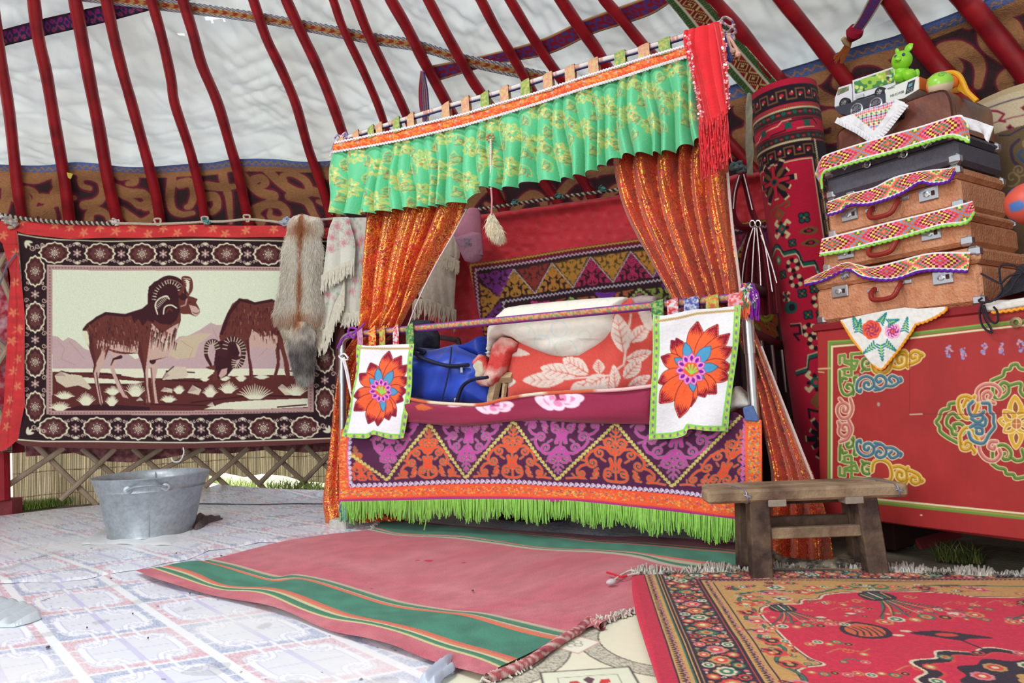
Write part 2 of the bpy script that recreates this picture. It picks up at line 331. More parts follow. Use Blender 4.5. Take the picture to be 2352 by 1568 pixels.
# ================================================================ THE YURT SHELL
def S(L, k, ox=0, oy=0): return [(x/k+ox, y/k+oy) for x, y in L]
K1 = 2.904
M_canvas = mat('white_canvas', (202, 210, 214), .62, noise=(2.2, .07), bump=(30, .12), trans=.3, c2=(194, 198, 198), big=1.6)
azs = np.radians(np.linspace(-14, 172, 700)); ts = np.linspace(0, 1, 260)
rr = np.interp(ts, np.linspace(0, 1, 12), _PR[1:][::-1].tolist()+[.75] if False else np.interp(np.linspace(0, 1, 12), np.linspace(0, 1, 11), _PR[1:]))
zz = np.interp(ts, np.linspace(0, 1, 12), np.interp(np.linspace(0, 1, 12), np.linspace(0, 1, 11), _PZ[1:]))
A, T = np.meshgrid(azs, ts); Rr = np.interp(T, ts, rr); Zr = np.interp(T, ts, zz)
wr = .035*(vnoise(A*14+T*9, T*30-A*8, 1.0, 3)-.5)+.02*(vnoise(A*50+T*30, T*22-A*12, 1.0, 4)-.5)+.012*(vnoise(A*120, T*18-A*16, 1.0, 5)-.5)+.012*np.abs(np.sin(A*37+T*14+3*vnoise(A*9, T*7, 1.0, 8)))**6
ac, sc_ = A*3.4, T*4.2
for k_, (an, w1, w2, am) in enumerate(((.55, .13, .8, .030), (-.35, .10, .6, .022), (.9, .07, .5, .016), (.2, .045, .35, .008))):
    p_ = ac*math.sin(an)+sc_*math.cos(an)+.05*vnoise(ac*2, sc_*2, 1, 40+k_); q_ = ac*math.cos(an)-sc_*math.sin(an); n1 = vnoise(p_+50, q_+50, w1, 60+k_)*0+vnoise((p_+50)/w1, (q_+50)/w2, 1, 50+k_); wr = wr+am*((1-np.abs(2*n1-1))**2.2-.3)*np.clip(vnoise(ac*1.3, sc_*1.3, 1, 70+k_)*2-.4, 0, 1)
Rr = Rr+.03+wr*.55; Zr = Zr+.022+wr*.8
V = np.stack([CEN[0]+Rr*np.cos(A), CEN[1]+Rr*np.sin(A), Zr], -1); n_, m_ = A.shape; ii = np.arange(n_*m_).reshape(n_, m_)
F4 = lambda i: np.stack([i[:-1, :-1].ravel(), i[:-1, 1:].ravel(), i[1:, 1:].ravel(), i[1:, :-1].ravel()], 1)
Fc = F4(ii); cc_ = V.reshape(-1, 3)[Fc].mean(1)
for hx, hy, hr in ((500, 44, .055), (520, 48, .04), (535, 52, .03), (480, 46, .025), (415, 82, .018), (424, 112, .012), (640, 76, .022), (648, 90, .026), (725, 80, .012), (417, 232, .014), (540, 250, .01), (180, 304, .014), (678, 362, .014), (428, 55, .02), (580, 18, .012)):
    hp = pt(rooft(-.01), hx, hy); Fc, cc_ = (lambda kk: (Fc[kk], cc_[kk]))(((cc_-hp)**2).sum(1) > (hr*(.7+.6*vnoise(cc_[:, 0]*40, cc_[:, 1]*40, 1, 3)))**2)
mk('ceiling', V.reshape(-1, 3), Fc, M_canvas, kind='structure')
# wall cloth and screens behind everything
A, Z = np.meshgrid(azs[::3], np.linspace(.40, 1.80, 12)); V = np.stack([CEN[0]+(RW+.05)*np.cos(A), CEN[1]+(RW+.05)*np.sin(A), Z], -1); i2 = np.arange(A.size).reshape(A.shape)
mk('wall_back', V.reshape(-1, 3), F4(i2), mat('dark_red_wall_cloth', (96, 24, 34), .95, noise=(9, .3), bump=(120, .3)), kind='structure')
A, Z = np.meshgrid(np.radians(np.linspace(-14, 92, 60)), np.linspace(-.02, .5, 6)); V = np.stack([CEN[0]+(RW+.06)*np.cos(A), CEN[1]+(RW+.06)*np.sin(A), Z], -1); i2 = np.arange(A.size).reshape(A.shape)
mk('wall_right', V.reshape(-1, 3), F4(i2), mat('dark_felt_wall', (52, 34, 36), .95, noise=(9, .3)), kind='structure')
A, Z = np.meshgrid(np.radians(np.linspace(127, 172, 40)), np.linspace(-.02, .5, 6)); V = np.stack([CEN[0]+(RW+.04)*np.cos(A), CEN[1]+(RW+.04)*np.sin(A), Z], -1); i2 = np.arange(A.size).reshape(A.shape)
mk('wall_left', V.reshape(-1, 3), F4(i2), mat('reed_wall', (176, 160, 126), .9, noise=(60, .3)), kind='structure')
# ground and grass outside, floor inside
g = MB(); ang = np.linspace(0, 2*math.pi, 64, endpoint=False)
g.add([(-1.35+RW*1.02*math.cos(a), 1.15+RW*1.02*math.sin(a), -.012) for a in ang]+[(-1.35, 1.15, -.012)], [(i, (i+1) % 64, 64) for i in range(64)])
g.out('floor', mat('trodden_earth', (120, 112, 96), .95, noise=(8, .3), bump=(60, .4)), kind='structure')
g = MB(); N_ = 40; g.add([(x, y, -.03) for y in np.linspace(-8, 30, N_) for x in np.linspace(-20, 18, N_)], [(j*N_+i, j*N_+i+1, (j+1)*N_+i+1, (j+1)*N_+i) for j in range(N_-1) for i in range(N_-1)])
g.out('ground', mat('meadow', (226, 228, 196), .95, noise=(3, .3), bump=(0, 0)), kind='structure')  # overexposed outdoor glare is put into the pale ground colour
# reed screens: fine canes tied side by side, lifted at the bottom near the bed
def reedcol(X, Y, P):
    a = np.arctan2(P[:, 1]-CEN[1], P[:, 0]-CEN[0])*RW; st = .5+.5*np.sin(a*2*math.pi/.014+vnoise(a*90, P[:, 2]*3, 1, 2)*5); t = vnoise(a*110, a*0, 1, 6)
    c = np.array([206, 190, 158])[None]*(.62+.42*st[:, None])*(.84+.28*t[:, None]); dk = (vnoise(a*22, P[:, 2]*1.5, 1, 9) > .7); c = np.where(dk[:, None], c*np.array([.86, .84, .82]), c)
    bind = np.abs(((P[:, 2]+.012*vnoise(a*4, a*0, 1, 1)) % .17)-.085) < .003; return np.clip(np.where(bind[:, None], [110, 85, 70], c), 0, 255)
M_reed = mat('reed_canes', None, .8, noise=(60, .1), bump=(0, 0), trans=.25)
sc1 = sheet('reed_screen', [(-60, 1000), (480, 1000), (480, 1150), (300, 1152), (200, 1160), (60, 1168), (30, 1172), (28, 1040), (-60, 1050)], rooft(-.05), 1.5, M_reed, reedcol, disp=lambda x, y: .012*np.sin(x/9.))
tag(sc1, 'woven reed screen at the foot of the wall below the ram tapestry, behind the tub', 'reed screen')
sc2 = sheet('reed_screen', [(478, 1000), (800, 1000), (800, 1112), (740, 1108), (700, 1106), (650, 1092), (600, 1088), (560, 1096), (520, 1086), (490, 1090), (478, 1094)], rooft(-.06), 1.5, M_reed, reedcol, disp=lambda x, y: .012*np.sin(x/9.))
tag(sc2, 'lifted reed screen with bright daylight under it, right of the tub', 'reed screen')
hem = sheet('wall_cloth', [(60, 1005), (770, 1005), (770, 1035), (700, 1040), (620, 1032), (520, 1042), (440, 1040), (380, 1052), (300, 1062), (230, 1058), (170, 1040), (60, 1048)], rooft(.04), 3, mat('faded_wine_print', (128, 72, 84), .9, noise=(25, .35), c2=(170, 120, 118), big=22), disp=lambda x, y: .02*np.sin(x/30))
tag(hem, 'faded wine red printed cloth showing below the ram tapestry', 'cloth')
# lattice wall of crossed wooden slats
lat = thing('lattice_wall', 'crossed weathered wooden lattice slats at the foot of the wall below the tapestry', 'lattice', (-2.5, 5.2, 0))
M_slat = mat('weathered_wood', (168, 148, 128), .85, noise=(14, .25), bump=(90, .3), stretch=(1, 1, .3))
def slat(p, off, nm='slat'):
    s = rooft(off); P = np.array([pt(s, *q) for q in resamp(p, 9)]); MB().tube(P, .019, 8).out(nm, M_slat, lat)
for p in ([(70, 1010), (222, 1160)], [(188, 1030), (330, 1150)], [(305, 1030), (440, 1145)], [(420, 1028), (535, 1128)], [(508, 1028), (620, 1135)], [(608, 1024), (735, 1140)], [(702, 1024), (800, 1120)]): slat(p, .09)
for p in ([(10, 1120), (148, 1028)], [(140, 1148), (265, 1030)], [(262, 1100), (372, 1028)], [(370, 1080), (470, 1028)], [(470, 1118), (570, 1028)], [(596, 1110), (676, 1030)], [(672, 1132), (770, 1030)], [(-40, 1060), (10, 1000)]): slat(p, .14)
for p in ([(-30, 560), (30, 700)], [(-30, 760), (40, 830)], [(-20, 640), (30, 560)], [(-30, 900), (30, 1000)], [(-20, 860), (30, 780)]): slat(p, .14)
post = MB().tube([pt(rooft(.2), 2, 1040), pt(rooft(.25), 4, 1150)], .05, 10); o = post.out('door_jamb', mat('red_painted_wood', (140, 22, 36), .6, noise=(20, .15))); tag(o, 'dark red painted post at the bottom left edge of the photo', 'post')
p = pt(floorz(.03), 10, 1168); o = MB().box(p, (1, 0, 0), (0, 1, 0), (0, 0, 1), .09, .06, .07, .01).out('painted_block', mat('dull_red_wood', (135, 60, 66), .8)); tag(o, 'small dull red wooden block on the grass at the left edge', 'block')
# ---------------------------------------------------------------- felt band on the lower roof
FD, FO, FC = (64, 42, 46), (172, 122, 82), (122, 34, 62)
def felt(cv, strokes, w):
    for L in strokes:
        q = cr(L, 8); ww = np.interp(np.linspace(0, 1, len(q)), [0, .5, 1], [w*1.15, w, w*.55]); cv.stroke(q, ww+9, FC)
    for L in strokes:
        q = cr(L, 8); ww = np.interp(np.linspace(0, 1, len(q)), [0, .5, 1], [w*1.15, w, w*.55]); cv.stroke(q, ww, FO)
fl_ = Cv(-420, 340, 1560, 560, 1.5, FD)
left = [[(-40, 1330), (20, 1400), (60, 1300), (120, 1262), (200, 1262), (240, 1310), (215, 1400), (240, 1470)], [(290, 1470), (310, 1390), (360, 1350), (420, 1340), (430, 1290), (380, 1265), (345, 1290)], [(-20, 1180), (120, 1175), (240, 1190), (330, 1170), (430, 1160)],
  [(540, 1160), (760, 1150), (1000, 1150), (1180, 1140)], [(560, 1370), (640, 1350), (690, 1290), (670, 1210), (600, 1180), (540, 1195), (545, 1245), (600, 1262)], [(590, 1480), (600, 1425), (650, 1405), (710, 1430), (740, 1500)], [(760, 1250), (860, 1280), (960, 1290), (985, 1350), (930, 1370), (880, 1330), (800, 1290)],
  [(800, 1170), (880, 1170), (900, 1210), (850, 1222)], [(800, 1400), (860, 1440), (940, 1480), (1020, 1440), (1010, 1390), (960, 1390)], [(1150, 1120), (1140, 1230), (1130, 1330), (1150, 1400), (1210, 1430), (1290, 1420)], [(1200, 1230), (1270, 1220), (1295, 1290), (1270, 1370), (1240, 1385)],
  [(1480, 1120), (1500, 1220), (1530, 1330), (1540, 1480)], [(1380, 1235), (1500, 1245), (1600, 1235)], [(1345, 1320), (1430, 1310), (1450, 1370), (1410, 1410), (1370, 1380)], [(1620, 1170), (1680, 1240), (1750, 1290), (1830, 1310), (1790, 1350), (1690, 1390), (1640, 1470)], [(1690, 1200), (1740, 1190), (1770, 1230), (1730, 1250)],
  [(1740, 1480), (1700, 1430), (1760, 1370), (1860, 1370), (1910, 1430), (1870, 1470), (1800, 1450), (1800, 1410)], [(1700, 1100), (1760, 1110), (1850, 1210), (1960, 1275), (2060, 1280), (2040, 1210), (1950, 1165), (1880, 1180), (1900, 1215)], [(1930, 1310), (2040, 1340), (2090, 1420), (2150, 1490)], [(2080, 1270), (2150, 1290), (2170, 1350), (2120, 1340)]]
left = [S(L, K1) for L in left]; left += [[(x-380, y+30) for x, y in L] for L in left[3:14]]; extra = []
for i, x in enumerate(range(770, 1560, 100)):
    y = 440+18*math.sin(i*2.1); extra += [[(x, y+70), (x+10, y+30), (x+50, y-10), (x+80, y+10), (x+70, y+45), (x+45, y+30)], [(x-20, y-40), (x+20, y-50), (x+70, y-50), (x+100, y-20)]]
felt(fl_, left+extra, 19)
blue_edge = cr([(-420, 420), (-200, 396), (-60, 380), (0, 377), (103, 380), (172, 375), (258, 377), (344, 382), (396, 382), (482, 374), (534, 365), (620, 367), (689, 370), (758, 365), (900, 350), (1100, 330), (1300, 300), (1420, 290)], 6)
fl_.stroke(blue_edge+np.array([0, 20]), 14, FO)
fl_.stroke(blue_edge+np.array([0, 7]), 17, (92, 118, 178)); fl_.stroke(wavy(blue_edge+np.array([0, 9]), 5, 17), 2.4, (190, 130, 80))
M_felt = mat('patterned_felt', None, .95, noise=(55, .16), bump=(120, .6), sheen=.15)
o = sheet('felt_band', list(map(tuple, blue_edge))+[(1440, 300), (1440, 540), (-420, 590)], rooft(.03), 1.6, M_felt, fl_, disp=lambda x, y: .012*np.sin(x/37.)+.008*np.sin(y/11.+x/60)); tag(o, 'brown and ochre felt band with scroll ornament and blue edge, above the ram tapestry', 'felt band')
fr_ = Cv(1400, -60, 2440, 560, 1.6, FD); K3 = 2.76
right = [[(1190, 520), (1210, 430), (1260, 385), (1350, 375), (1440, 395), (1510, 440)], [(1480, 330), (1500, 280), (1570, 240), (1680, 195), (1790, 180), (1850, 130)], [(1800, 370), (1850, 315), (1950, 310), (2035, 365), (2065, 450), (2060, 540)], [(1830, 400), (1900, 395), (1920, 440), (1870, 480)],
  [(2000, 140), (2040, 110), (2085, 180), (2110, 270), (2170, 350), (2240, 400), (2330, 430)], [(2130, 60), (2250, 80), (2352, 60)], [(2140, 190), (2240, 170), (2310, 210), (2360, 300)], [(2240, 570), (2225, 510), (2290, 470), (2380, 480)], [(860, 545), (980, 500), (1060, 470), (1120, 400), (1160, 360)], [(1000, 560), (1080, 620), (1160, 650)],
  [(1080, 760), (1140, 745), (1180, 800), (1150, 870), (1080, 880)], [(1300, 560), (1400, 530), (1520, 540), (1600, 600), (1750, 620), (1900, 560)], [(560, 700), (620, 760), (600, 840), (520, 860)], [(480, 560), (560, 600), (640, 600)], [(500, 960), (580, 930), (640, 980), (640, 1060)], [(1850, 30), (1950, -40)], [(2220, -60), (2300, 0), (2400, 20)]]
felt(fr_, [S(L, K3, 1500) for L in right], 34); felt(fr_, [[(1400, 430), (1430, 400), (1480, 410), (1500, 450)]], 16)
be2 = cr([(1445, 262), (1560, 235), (1700, 195), (1783, 165), (1862, 139), (1964, 109), (2043, 87), (2123, 51), (2206, 22), (2261, 2), (2330, -30), (2400, -60)], 6)
fr_.stroke(be2+np.array([8, 34]), 14, FO); fr_.stroke(be2+np.array([3, 13]), 32, (86, 110, 170)); fr_.stroke(be2+np.array([3, 2]), 2, (40, 50, 90)); fr_.stroke(wavy(be2+np.array([5, 17]), 7, 24), 3.4, (190, 130, 78))
o = sheet('felt_band', list(map(tuple, be2))+[(2440, -60), (2440, 560), (1445, 560)], rooft(.03), 1.8, M_felt, fr_, disp=lambda x, y: .015*np.sin(x/47.)+.01*np.sin(y/14.+x/60)); tag(o, 'brown and ochre felt band with scroll ornament, behind the suitcases and toys', 'felt band')
# ---------------------------------------------------------------- woven straps between poles and canvas
M_weave = mat('woven_strap', None, .85, noise=(300, .15), bump=(500, .3))
def strap(name, label, top, bot, col, off=.02, nv=14, nu=None, disp=None):
    nu = nu or int(np.hypot(*(np.array(top[-1])-np.array(top[0])))/2.2)
    o = loft(name, [top, bot], rooft(off), nu, nv, M_weave, col, disp, None); solid(o, .004); return tag(o, label, 'woven strap')
def pal(U, V, f, colors):
    k = f(U, V); C = np.zeros(U.shape+(3,)); C[:] = colors[0]
    for i in range(1, len(colors)): C[k == i] = colors[i]
    return C
def curlstrap(n, colors):
    """mirror scroll pattern drawn on a tile, repeated n times along the strap"""
    t = Cv(0, 0, 60, 40, .8, colors[0])
    for sx in (1, -1):
        for sy in (1, -1):
            cx, cy = 30, 20; L = [[(cx, cy), (cx+sx*8, cy+sy*9)], spir(cx+sx*14, cy+sy*9, 6, math.pi if sx > 0 else 0, sy*sx, 1.1)]
            for q in L: t.stroke(q, 3.2, colors[1] if sy < 0 else colors[2])
    for x in (0, 60): draws(t, [[(x-8, 20), (x, 12), (x+8, 20), (x, 28), (x-8, 20)]], 3, colors[1])
    def c(X, Y, U, V):
        C = t.at(np.mod(U*n, 1)*60, 5+V*30); C[(V < .09) | (V > .91)] = colors[3]; return C
    return c
strap('roof_strap', 'purple scroll patterned woven strap crossing the roof at the top left', S([(-60, 222), (0, 205), (300, 125), (500, 80), (680, 40), (860, 2), (1130, -50), (1420, -110)], K1), S([(-60, 330), (0, 315), (300, 240), (500, 195), (700, 150), (980, 75), (1200, 20), (1500, -60)], K1), curlstrap(12, [(36, 52, 88), (170, 40, 140), (175, 70, 120), (60, 25, 45)]))
def chev(X, Y, U, V):
    v = np.abs(V-.5)*2; s = U*100; k = np.mod(s+v*1.6, 2) < 1; C = np.where(k[..., None], (170, 62, 50), (196, 150, 92)).astype(float)
    e = (V < .26) | (V > .74); z = np.mod(s*1.8+np.where(V > .5, 1, -1)*V*14, 2) < 1; C[e] = np.where(z[e][:, None], (226, 224, 214), (52, 70, 140)); m = ((V > .24) & (V < .32)) | ((V > .68) & (V < .76)); C[m] = (206, 172, 110); return C
strap('roof_strap', 'narrow chevron woven strap in ochre, red and blue running down to the canopy', [(130, -27), (365, -3), (585, 28), (790, 64), (862, 77), (955, 92), (1062, 124), (1265, 168)], [(130, -3), (365, 24), (585, 52), (790, 90), (872, 105), (975, 122), (1079, 154), (1230, 188)], chev, .028)
strap('roof_strap', 'wide red and blue scroll patterned woven strap above the canopy', [(991, 151), (1113, 127), (1237, 93), (1337, 48), (1440, 10), (1530, -22), (1600, -50)], [(1006, 186), (1130, 150), (1260, 125), (1361, 79), (1440, 54), (1500, 32), (1560, -5), (1640, -40)], curlstrap(11, [(160, 25, 45), (72, 72, 158), (72, 72, 158), (190, 150, 110)]), .022)
def diam(X, Y, U, V):
    s = np.mod(U*9, 1); d = np.abs(s-.5)*2+np.abs(V-.5)*3.2; C = np.zeros(U.shape+(3,)); C[:] = (150, 28, 50)
    C[(d < 1.15)] = (196, 190, 110); C[(d < 1.0)] = (130, 24, 44); C[(d < .62)] = (196, 190, 110); C[(d < .5)] = (120, 22, 42); C[(d < .2)] = (200, 195, 130)
    C[(V < .24) | (V > .76)] = (44, 86, 62); w = (np.abs(V-.24) < .035) | (np.abs(V-.76) < .035) | (V < .03) | (V > .97); C[w] = (214, 210, 190); z = np.mod(U*80+V*6, 1) < .3; C[z & ((V < .2) | (V > .8))] = (110, 130, 60); return C
strap('roof_strap', 'broad green, red and white diamond patterned strap beside the thick pole above the red scarf', [(1590, -30), (1640, 20), (1695, 85), (1750, 148), (1800, 205)], [(1500, -30), (1550, 25), (1600, 88), (1660, 155), (1735, 240)], diam, .1, 26)
strap('roof_strap', 'short purple and blue strap with a red wrapped end and tassel at the top right', [(2045, -30), (2022, 10), (2000, 45), (1978, 76)], [(2010, -30), (1988, 10), (1970, 45), (1950, 72)], curlstrap(4, [(52, 70, 140), (140, 30, 90), (150, 30, 80), (190, 180, 150)]), .12)
tas = thing('strap_tassel', 'crimson wrapped knot with ochre threads hanging from the short strap at the top right', 'tassel', pt(rooft(.12), 1960, 80))
s_ = rooft(.12); MB().tube([pt(s_, 1968, 66), pt(s_, 1962, 76), pt(s_, 1954, 90)], [.035, .042, .02], 12).out('knot', mat('crimson_wool', (150, 22, 48), .9), tas)
m = MB()
for i in range(26):
    a = random.uniform(-1, 1); m.tube([pt(s_, 1954+a*5, 90), pt(s_, 1943+a*9+random.uniform(-2, 2), 115), pt(s_, 1928+a*14, 138+random.uniform(-8, 8))], .0035, 5)
m.out('threads', mat('ochre_thread', (170, 95, 45), .9), tas)
m = MB().tube([pt(s_, 1936, 88), pt(s_, 1944, 98), pt(s_, 1951, 106)], [.012, .016, .006], 8); o = m.out('wooden_peg', mat('pale_peg', (190, 160, 120), .8)); tag(o, 'small pale wooden peg by the tassel on the felt edge', 'peg')
# ---------------------------------------------------------------- roof poles
M_pole = mat('red_pole_paint', (166, 28, 40), .42, noise=(9, .16), bump=(30, .1), spec=.5, c2=(136, 20, 34), big=7)
PL = [([(-18, 0), (0, 127), (21, 258), (38, 413), (50, 496)], 20), (S([(225, 0), (255, 250), (310, 500), (370, 850), (430, 1200), (465, 1475)], K1), 22), (S([(500, 0), (545, 250), (600, 550), (660, 850), (720, 1200), (785, 1480)], K1), 24), (S([(710, 0), (750, 200), (810, 450), (870, 660), (950, 950), (1030, 1250), (1070, 1485)], K1), 22),
  (S([(1010, 0), (1080, 250), (1140, 520), (1165, 690), (1260, 980), (1330, 1250), (1370, 1480)], K1), 21), (S([(1220, 0), (1290, 230), (1345, 430), (1450, 680), (1530, 950), (1600, 1200), (1660, 1500)], K1), 23), (S([(1690, 0), (1775, 250), (1880, 470), (1975, 700), (2060, 1000), (2150, 1250), (2205, 1445)], K1), 22), (S([(1910, 0), (2015, 230), (2120, 450), (2220, 700), (2290, 900)], K1), 24),
  (S([(190, 0), (260, 200), (380, 450), (480, 680), (540, 850)], K1, 700), 19), (S([(335, 0), (425, 230), (540, 470), (640, 680), (720, 870)], K1, 700), 22), (S([(575, 0), (690, 200), (790, 400), (900, 600), (985, 760)], K1, 700), 26), (S([(825, 0), (930, 200), (1040, 400), (1120, 540), (1190, 640)], K1, 700), 24),
  (S([(1175, 0), (1280, 200), (1400, 400), (1490, 560)], K1, 700), 23), (S([(1370, 0), (1490, 200), (1600, 370), (1690, 500)], K1, 700), 23), (S([(1710, 0), (1825, 170), (1930, 310), (2010, 440)], K1, 700), 27), (S([(2000, 0), (2115, 130), (2230, 270), (2310, 360)], K1, 700), 24),
  (S([(330, -60), (370, 0), (560, 215), (700, 400), (820, 540)], K3, 1500), 34), (S([(820, 0), (960, 170), (1110, 360), (1240, 530)], K3, 1500), 30), (S([(1510, 0), (1620, 160), (1730, 330), (1850, 470)], K3, 1500), 36), (S([(1980, 0), (2100, 140), (2230, 300), (2370, 480)], K3, 1500), 38)]
LB = ['at the left edge of the photo', 'second from the left, above the ram tapestry', 'third from the left, above the ram tapestry', 'fourth from the left, above the ram tapestry', 'fifth from the left, above the ram tapestry', 'sixth from the left, with a knotty bend', 'seventh from the left, ending by the canopy corner', 'tied to the left corner of the canopy', 'first one right of the canopy tie', 'second one right of the canopy tie', 'third one right of the canopy tie, beside the blue tassel', 'fourth one right of the canopy tie', 'fifth one right of the canopy tie', 'sixth one right of the canopy tie', 'seventh one right of the canopy tie', 'eighth one right of the canopy tie, nearest the diamond strap', 'thick one beside the diamond strap and red scarf', 'running down to the toy truck', 'running down to the toy basket', 'at the top right corner of the photo']
for (L, w), lb in zip(PL, LB):
    L = [np.array(q, float) for q in L]; d = (L[-1]-L[-2])/np.linalg.norm(L[-1]-L[-2]); x = L[-1][0]
    if L[-1][1] < 470 and x < 1500:
        while L[-1][1] < 500: L.append(L[-1]+d*40)
    elif x < 1500: L.append(L[-1]+d*35)
    else: L += [L[-1]+d*50, L[-1]+d*100]
    s_ = rooft(.065); P = [pt(s_, *q) for q in cr(L, 4)]; k0 = 1 if x > 1500 and L[0][1] < 0 else 0
    top = pt(s_, *L[0]); a = math.atan2(top[1]-CEN[1], top[0]-CEN[0]); ring = np.array([CEN[0]+.78*math.cos(a), CEN[1]+.78*math.sin(a), 3.62]); ext = [ring+(top-ring)*t+np.array([0, 0, .06*math.sin(math.pi*t)]) for t in np.linspace(0, .92, 8)]
    Q = np.array(ext+P); dist = np.array([np.linalg.norm(q-CAM) for q in P]); rad = np.clip(w*.46*dist/FPX, .02, .045); R_ = np.r_[np.full(8, rad[0]*.95), rad*(1+.025*np.sin(np.arange(len(P))*1.1))]
    # wall end: flattened, bent foot running down to the lattice
    e = Q[-1]; rd = np.array([e[0]-CEN[0], e[1]-CEN[1], 0]); rd /= np.linalg.norm(rd); Q = np.vstack([Q, e+rd*.03+np.array([0, 0, -.12])]); R_ = np.r_[R_, R_[-1]*.9]
    o = MB().tube(Q, R_, 12).out('roof_pole', M_pole); tag(o, 'red painted wooden roof pole '+lb, 'roof pole', 'red roof poles')
rg = MB().lathe((CEN[0], CEN[1], 3.66), [(.72, -.06), (.82, -.06), (.82, .06), (.72, .06), (.72, -.06)], 48); tag(rg.out('crown_ring', M_pole), 'red wooden crown ring where the roof poles meet, above the photo', 'crown ring')
# ---------------------------------------------------------------- floor coverings
O_ = pt(floorz(), 125, 1478)[:2]; A_ = pt(floorz(), 399, 1439)[:2]-O_; B_ = pt(floorz(), 188, 1555)[:2]-O_; IM = np.linalg.inv(np.stack([A_, B_], 1))
LW, LBASE, LV, SB, SR = (236, 241, 247), (221, 227, 238), (200, 199, 232), (160, 173, 205), (216, 168, 182)
def cell(spk):
    t = Cv(0, 0, 100, 100, .5, LBASE); X, Y = t.grid(); n = vnoise(X*1.3, Y*1.3, 1, 5)+.6*vnoise(X*.7+9, Y*2.1, 1, 6)
    r = np.hypot(np.maximum(np.abs(X-50)-14, 0), np.maximum(np.abs(Y-50)-14, 0)); out = (np.maximum(np.abs(X-50)-25, 0)**2+np.maximum(np.abs(Y-50)-25, 0)**2) > 14**2
    mid = ((np.abs(X-50) < 17) & (np.abs(Y-50) > 37)) | ((np.abs(Y-50) < 17) & (np.abs(X-50) > 37)); sp = np.where((n > .8)[..., None], spk, np.array(spk)*.35+np.array(LBASE)*.65); t.a[out] = sp[out]; t.a[mid] = sp[mid]
    q = [(50+36*math.copysign(abs(math.cos(a))**.55, math.cos(a)), 50+36*math.copysign(abs(math.sin(a))**.55, math.sin(a))) for a in np.linspace(0, 2*math.pi, 60)]
    t.stroke(q, 8, LV); t.stroke(q, 5.5, LW)
    t.stroke([(50, 12), (50, 88)], 5.5, LV); t.stroke([(20, 50), (80, 50)], 1.8, LV)
    for sx in (1, -1):
        for sy in (1, -1):
            c = [(50+sx*12, 50+sy*38), (50+sx*16, 50+sy*24), (50+sx*28, 50+sy*20), (50+sx*33, 50+sy*30), (50+sx*24, 50+sy*34), (50+sx*19, 50+sy*29)]; t.stroke(cr(c, 6), 5.5, LV); t.stroke(cr(c, 6), 3.8, LW)
            t.stroke([(50+sx*17, 50+sy*50), (50+sx*17, 50+sy*36)], 3, LW); t.stroke([(50+sx*50, 50+sy*17), (50+sx*36, 50+sy*17)], 3, LW)
    t.stroke([(50, 0), (50, 14)], 3, LW); t.stroke([(50, 86), (50, 100)], 3, LW); t.stroke([(0, 50), (14, 50)], 2, LW); t.stroke([(86, 50), (100, 50)], 2, LW)
    for a, b in (((0, 0), (0, 100)), ((100, 0), (100, 100))): t.stroke([a, b], 9, LW)
    for a, b in (((0, 0), (100, 0)), ((0, 100), (100, 100))): t.stroke([a, b], 4, LW)
    return t
tb, tr = cell(SB), cell(SR)
def lino(M=IM, O=O_, wear=.0):
    def c(X, Y, P):
        uv = (P[:, :2]-O)@M.T; i = np.floor(uv).astype(int); f = uv-i; a = tb.at(f[:, 0]*100, f[:, 1]*100); b = tr.at(f[:, 0]*100, f[:, 1]*100); C = np.where(((i.sum(1)) % 2 == 0)[:, None], b, a)
        w = vnoise(P[:, 0]*2.3, P[:, 1]*2.3, 1, 12)[:, None]; d = vnoise(P[:, 0]*9, P[:, 1]*9, 1, 13)[:, None]; C = C+(np.array([232, 234, 236])-C)*np.clip((w-.5)*1.6+wear, 0, .85); C = C*np.where((d > .86), .9, 1)
        spots = (vnoise(P[:, 0]*38, P[:, 1]*38, 1, 14) > .975)[:, None]; return np.where(spots, C*.55, C)
    return c
M_lino = mat('printed_vinyl', None, .33, noise=(30, .03), bump=(7, .12), spec=.5)
dz = lambda a, s1=0: (lambda x, y: a*(vnoise(x/60., y/14., 1, 21+s1)-.2))
near = sheet('linoleum_sheet', [(-700, 1390), (-120, 1318), (0, 1310), (230, 1285), (420, 1262), (560, 1232), (900, 1205), (1500, 1230), (1700, 1300), (1700, 1640), (-700, 1640)], floorz(.002), 2.2, M_lino, lino()); tag(near, 'pale linoleum sheet with pink and blue maze print covering the front of the floor', 'linoleum')
M2 = np.linalg.inv(np.stack([A_*1.0, B_*1.0], 1)@np.array([[.985, .17], [-.17, .985]]))
tear = [(1730, 1262), (600, 1243), (520, 1258), (480, 1262), (430, 1283), (380, 1290), (320, 1305), (270, 1312), (235, 1318), (200, 1327), (130, 1333), (60, 1334), (0, 1338), (-120, 1345), (-600, 1378)]
far = sheet('linoleum_sheet', [(-600, 1236), (-120, 1190), (0, 1182), (120, 1168), (230, 1158), (330, 1150), (500, 1140), (640, 1128), (800, 1138), (1200, 1150), (1900, 1200)]+tear, floorz(.008), 2.0, M_lino, lino(M2, O_+np.array([.13, .07]), .1), disp=dz(.005), edge=.006); tag(far, 'worn pale linoleum sheet under the metal tub with a torn front edge', 'linoleum')
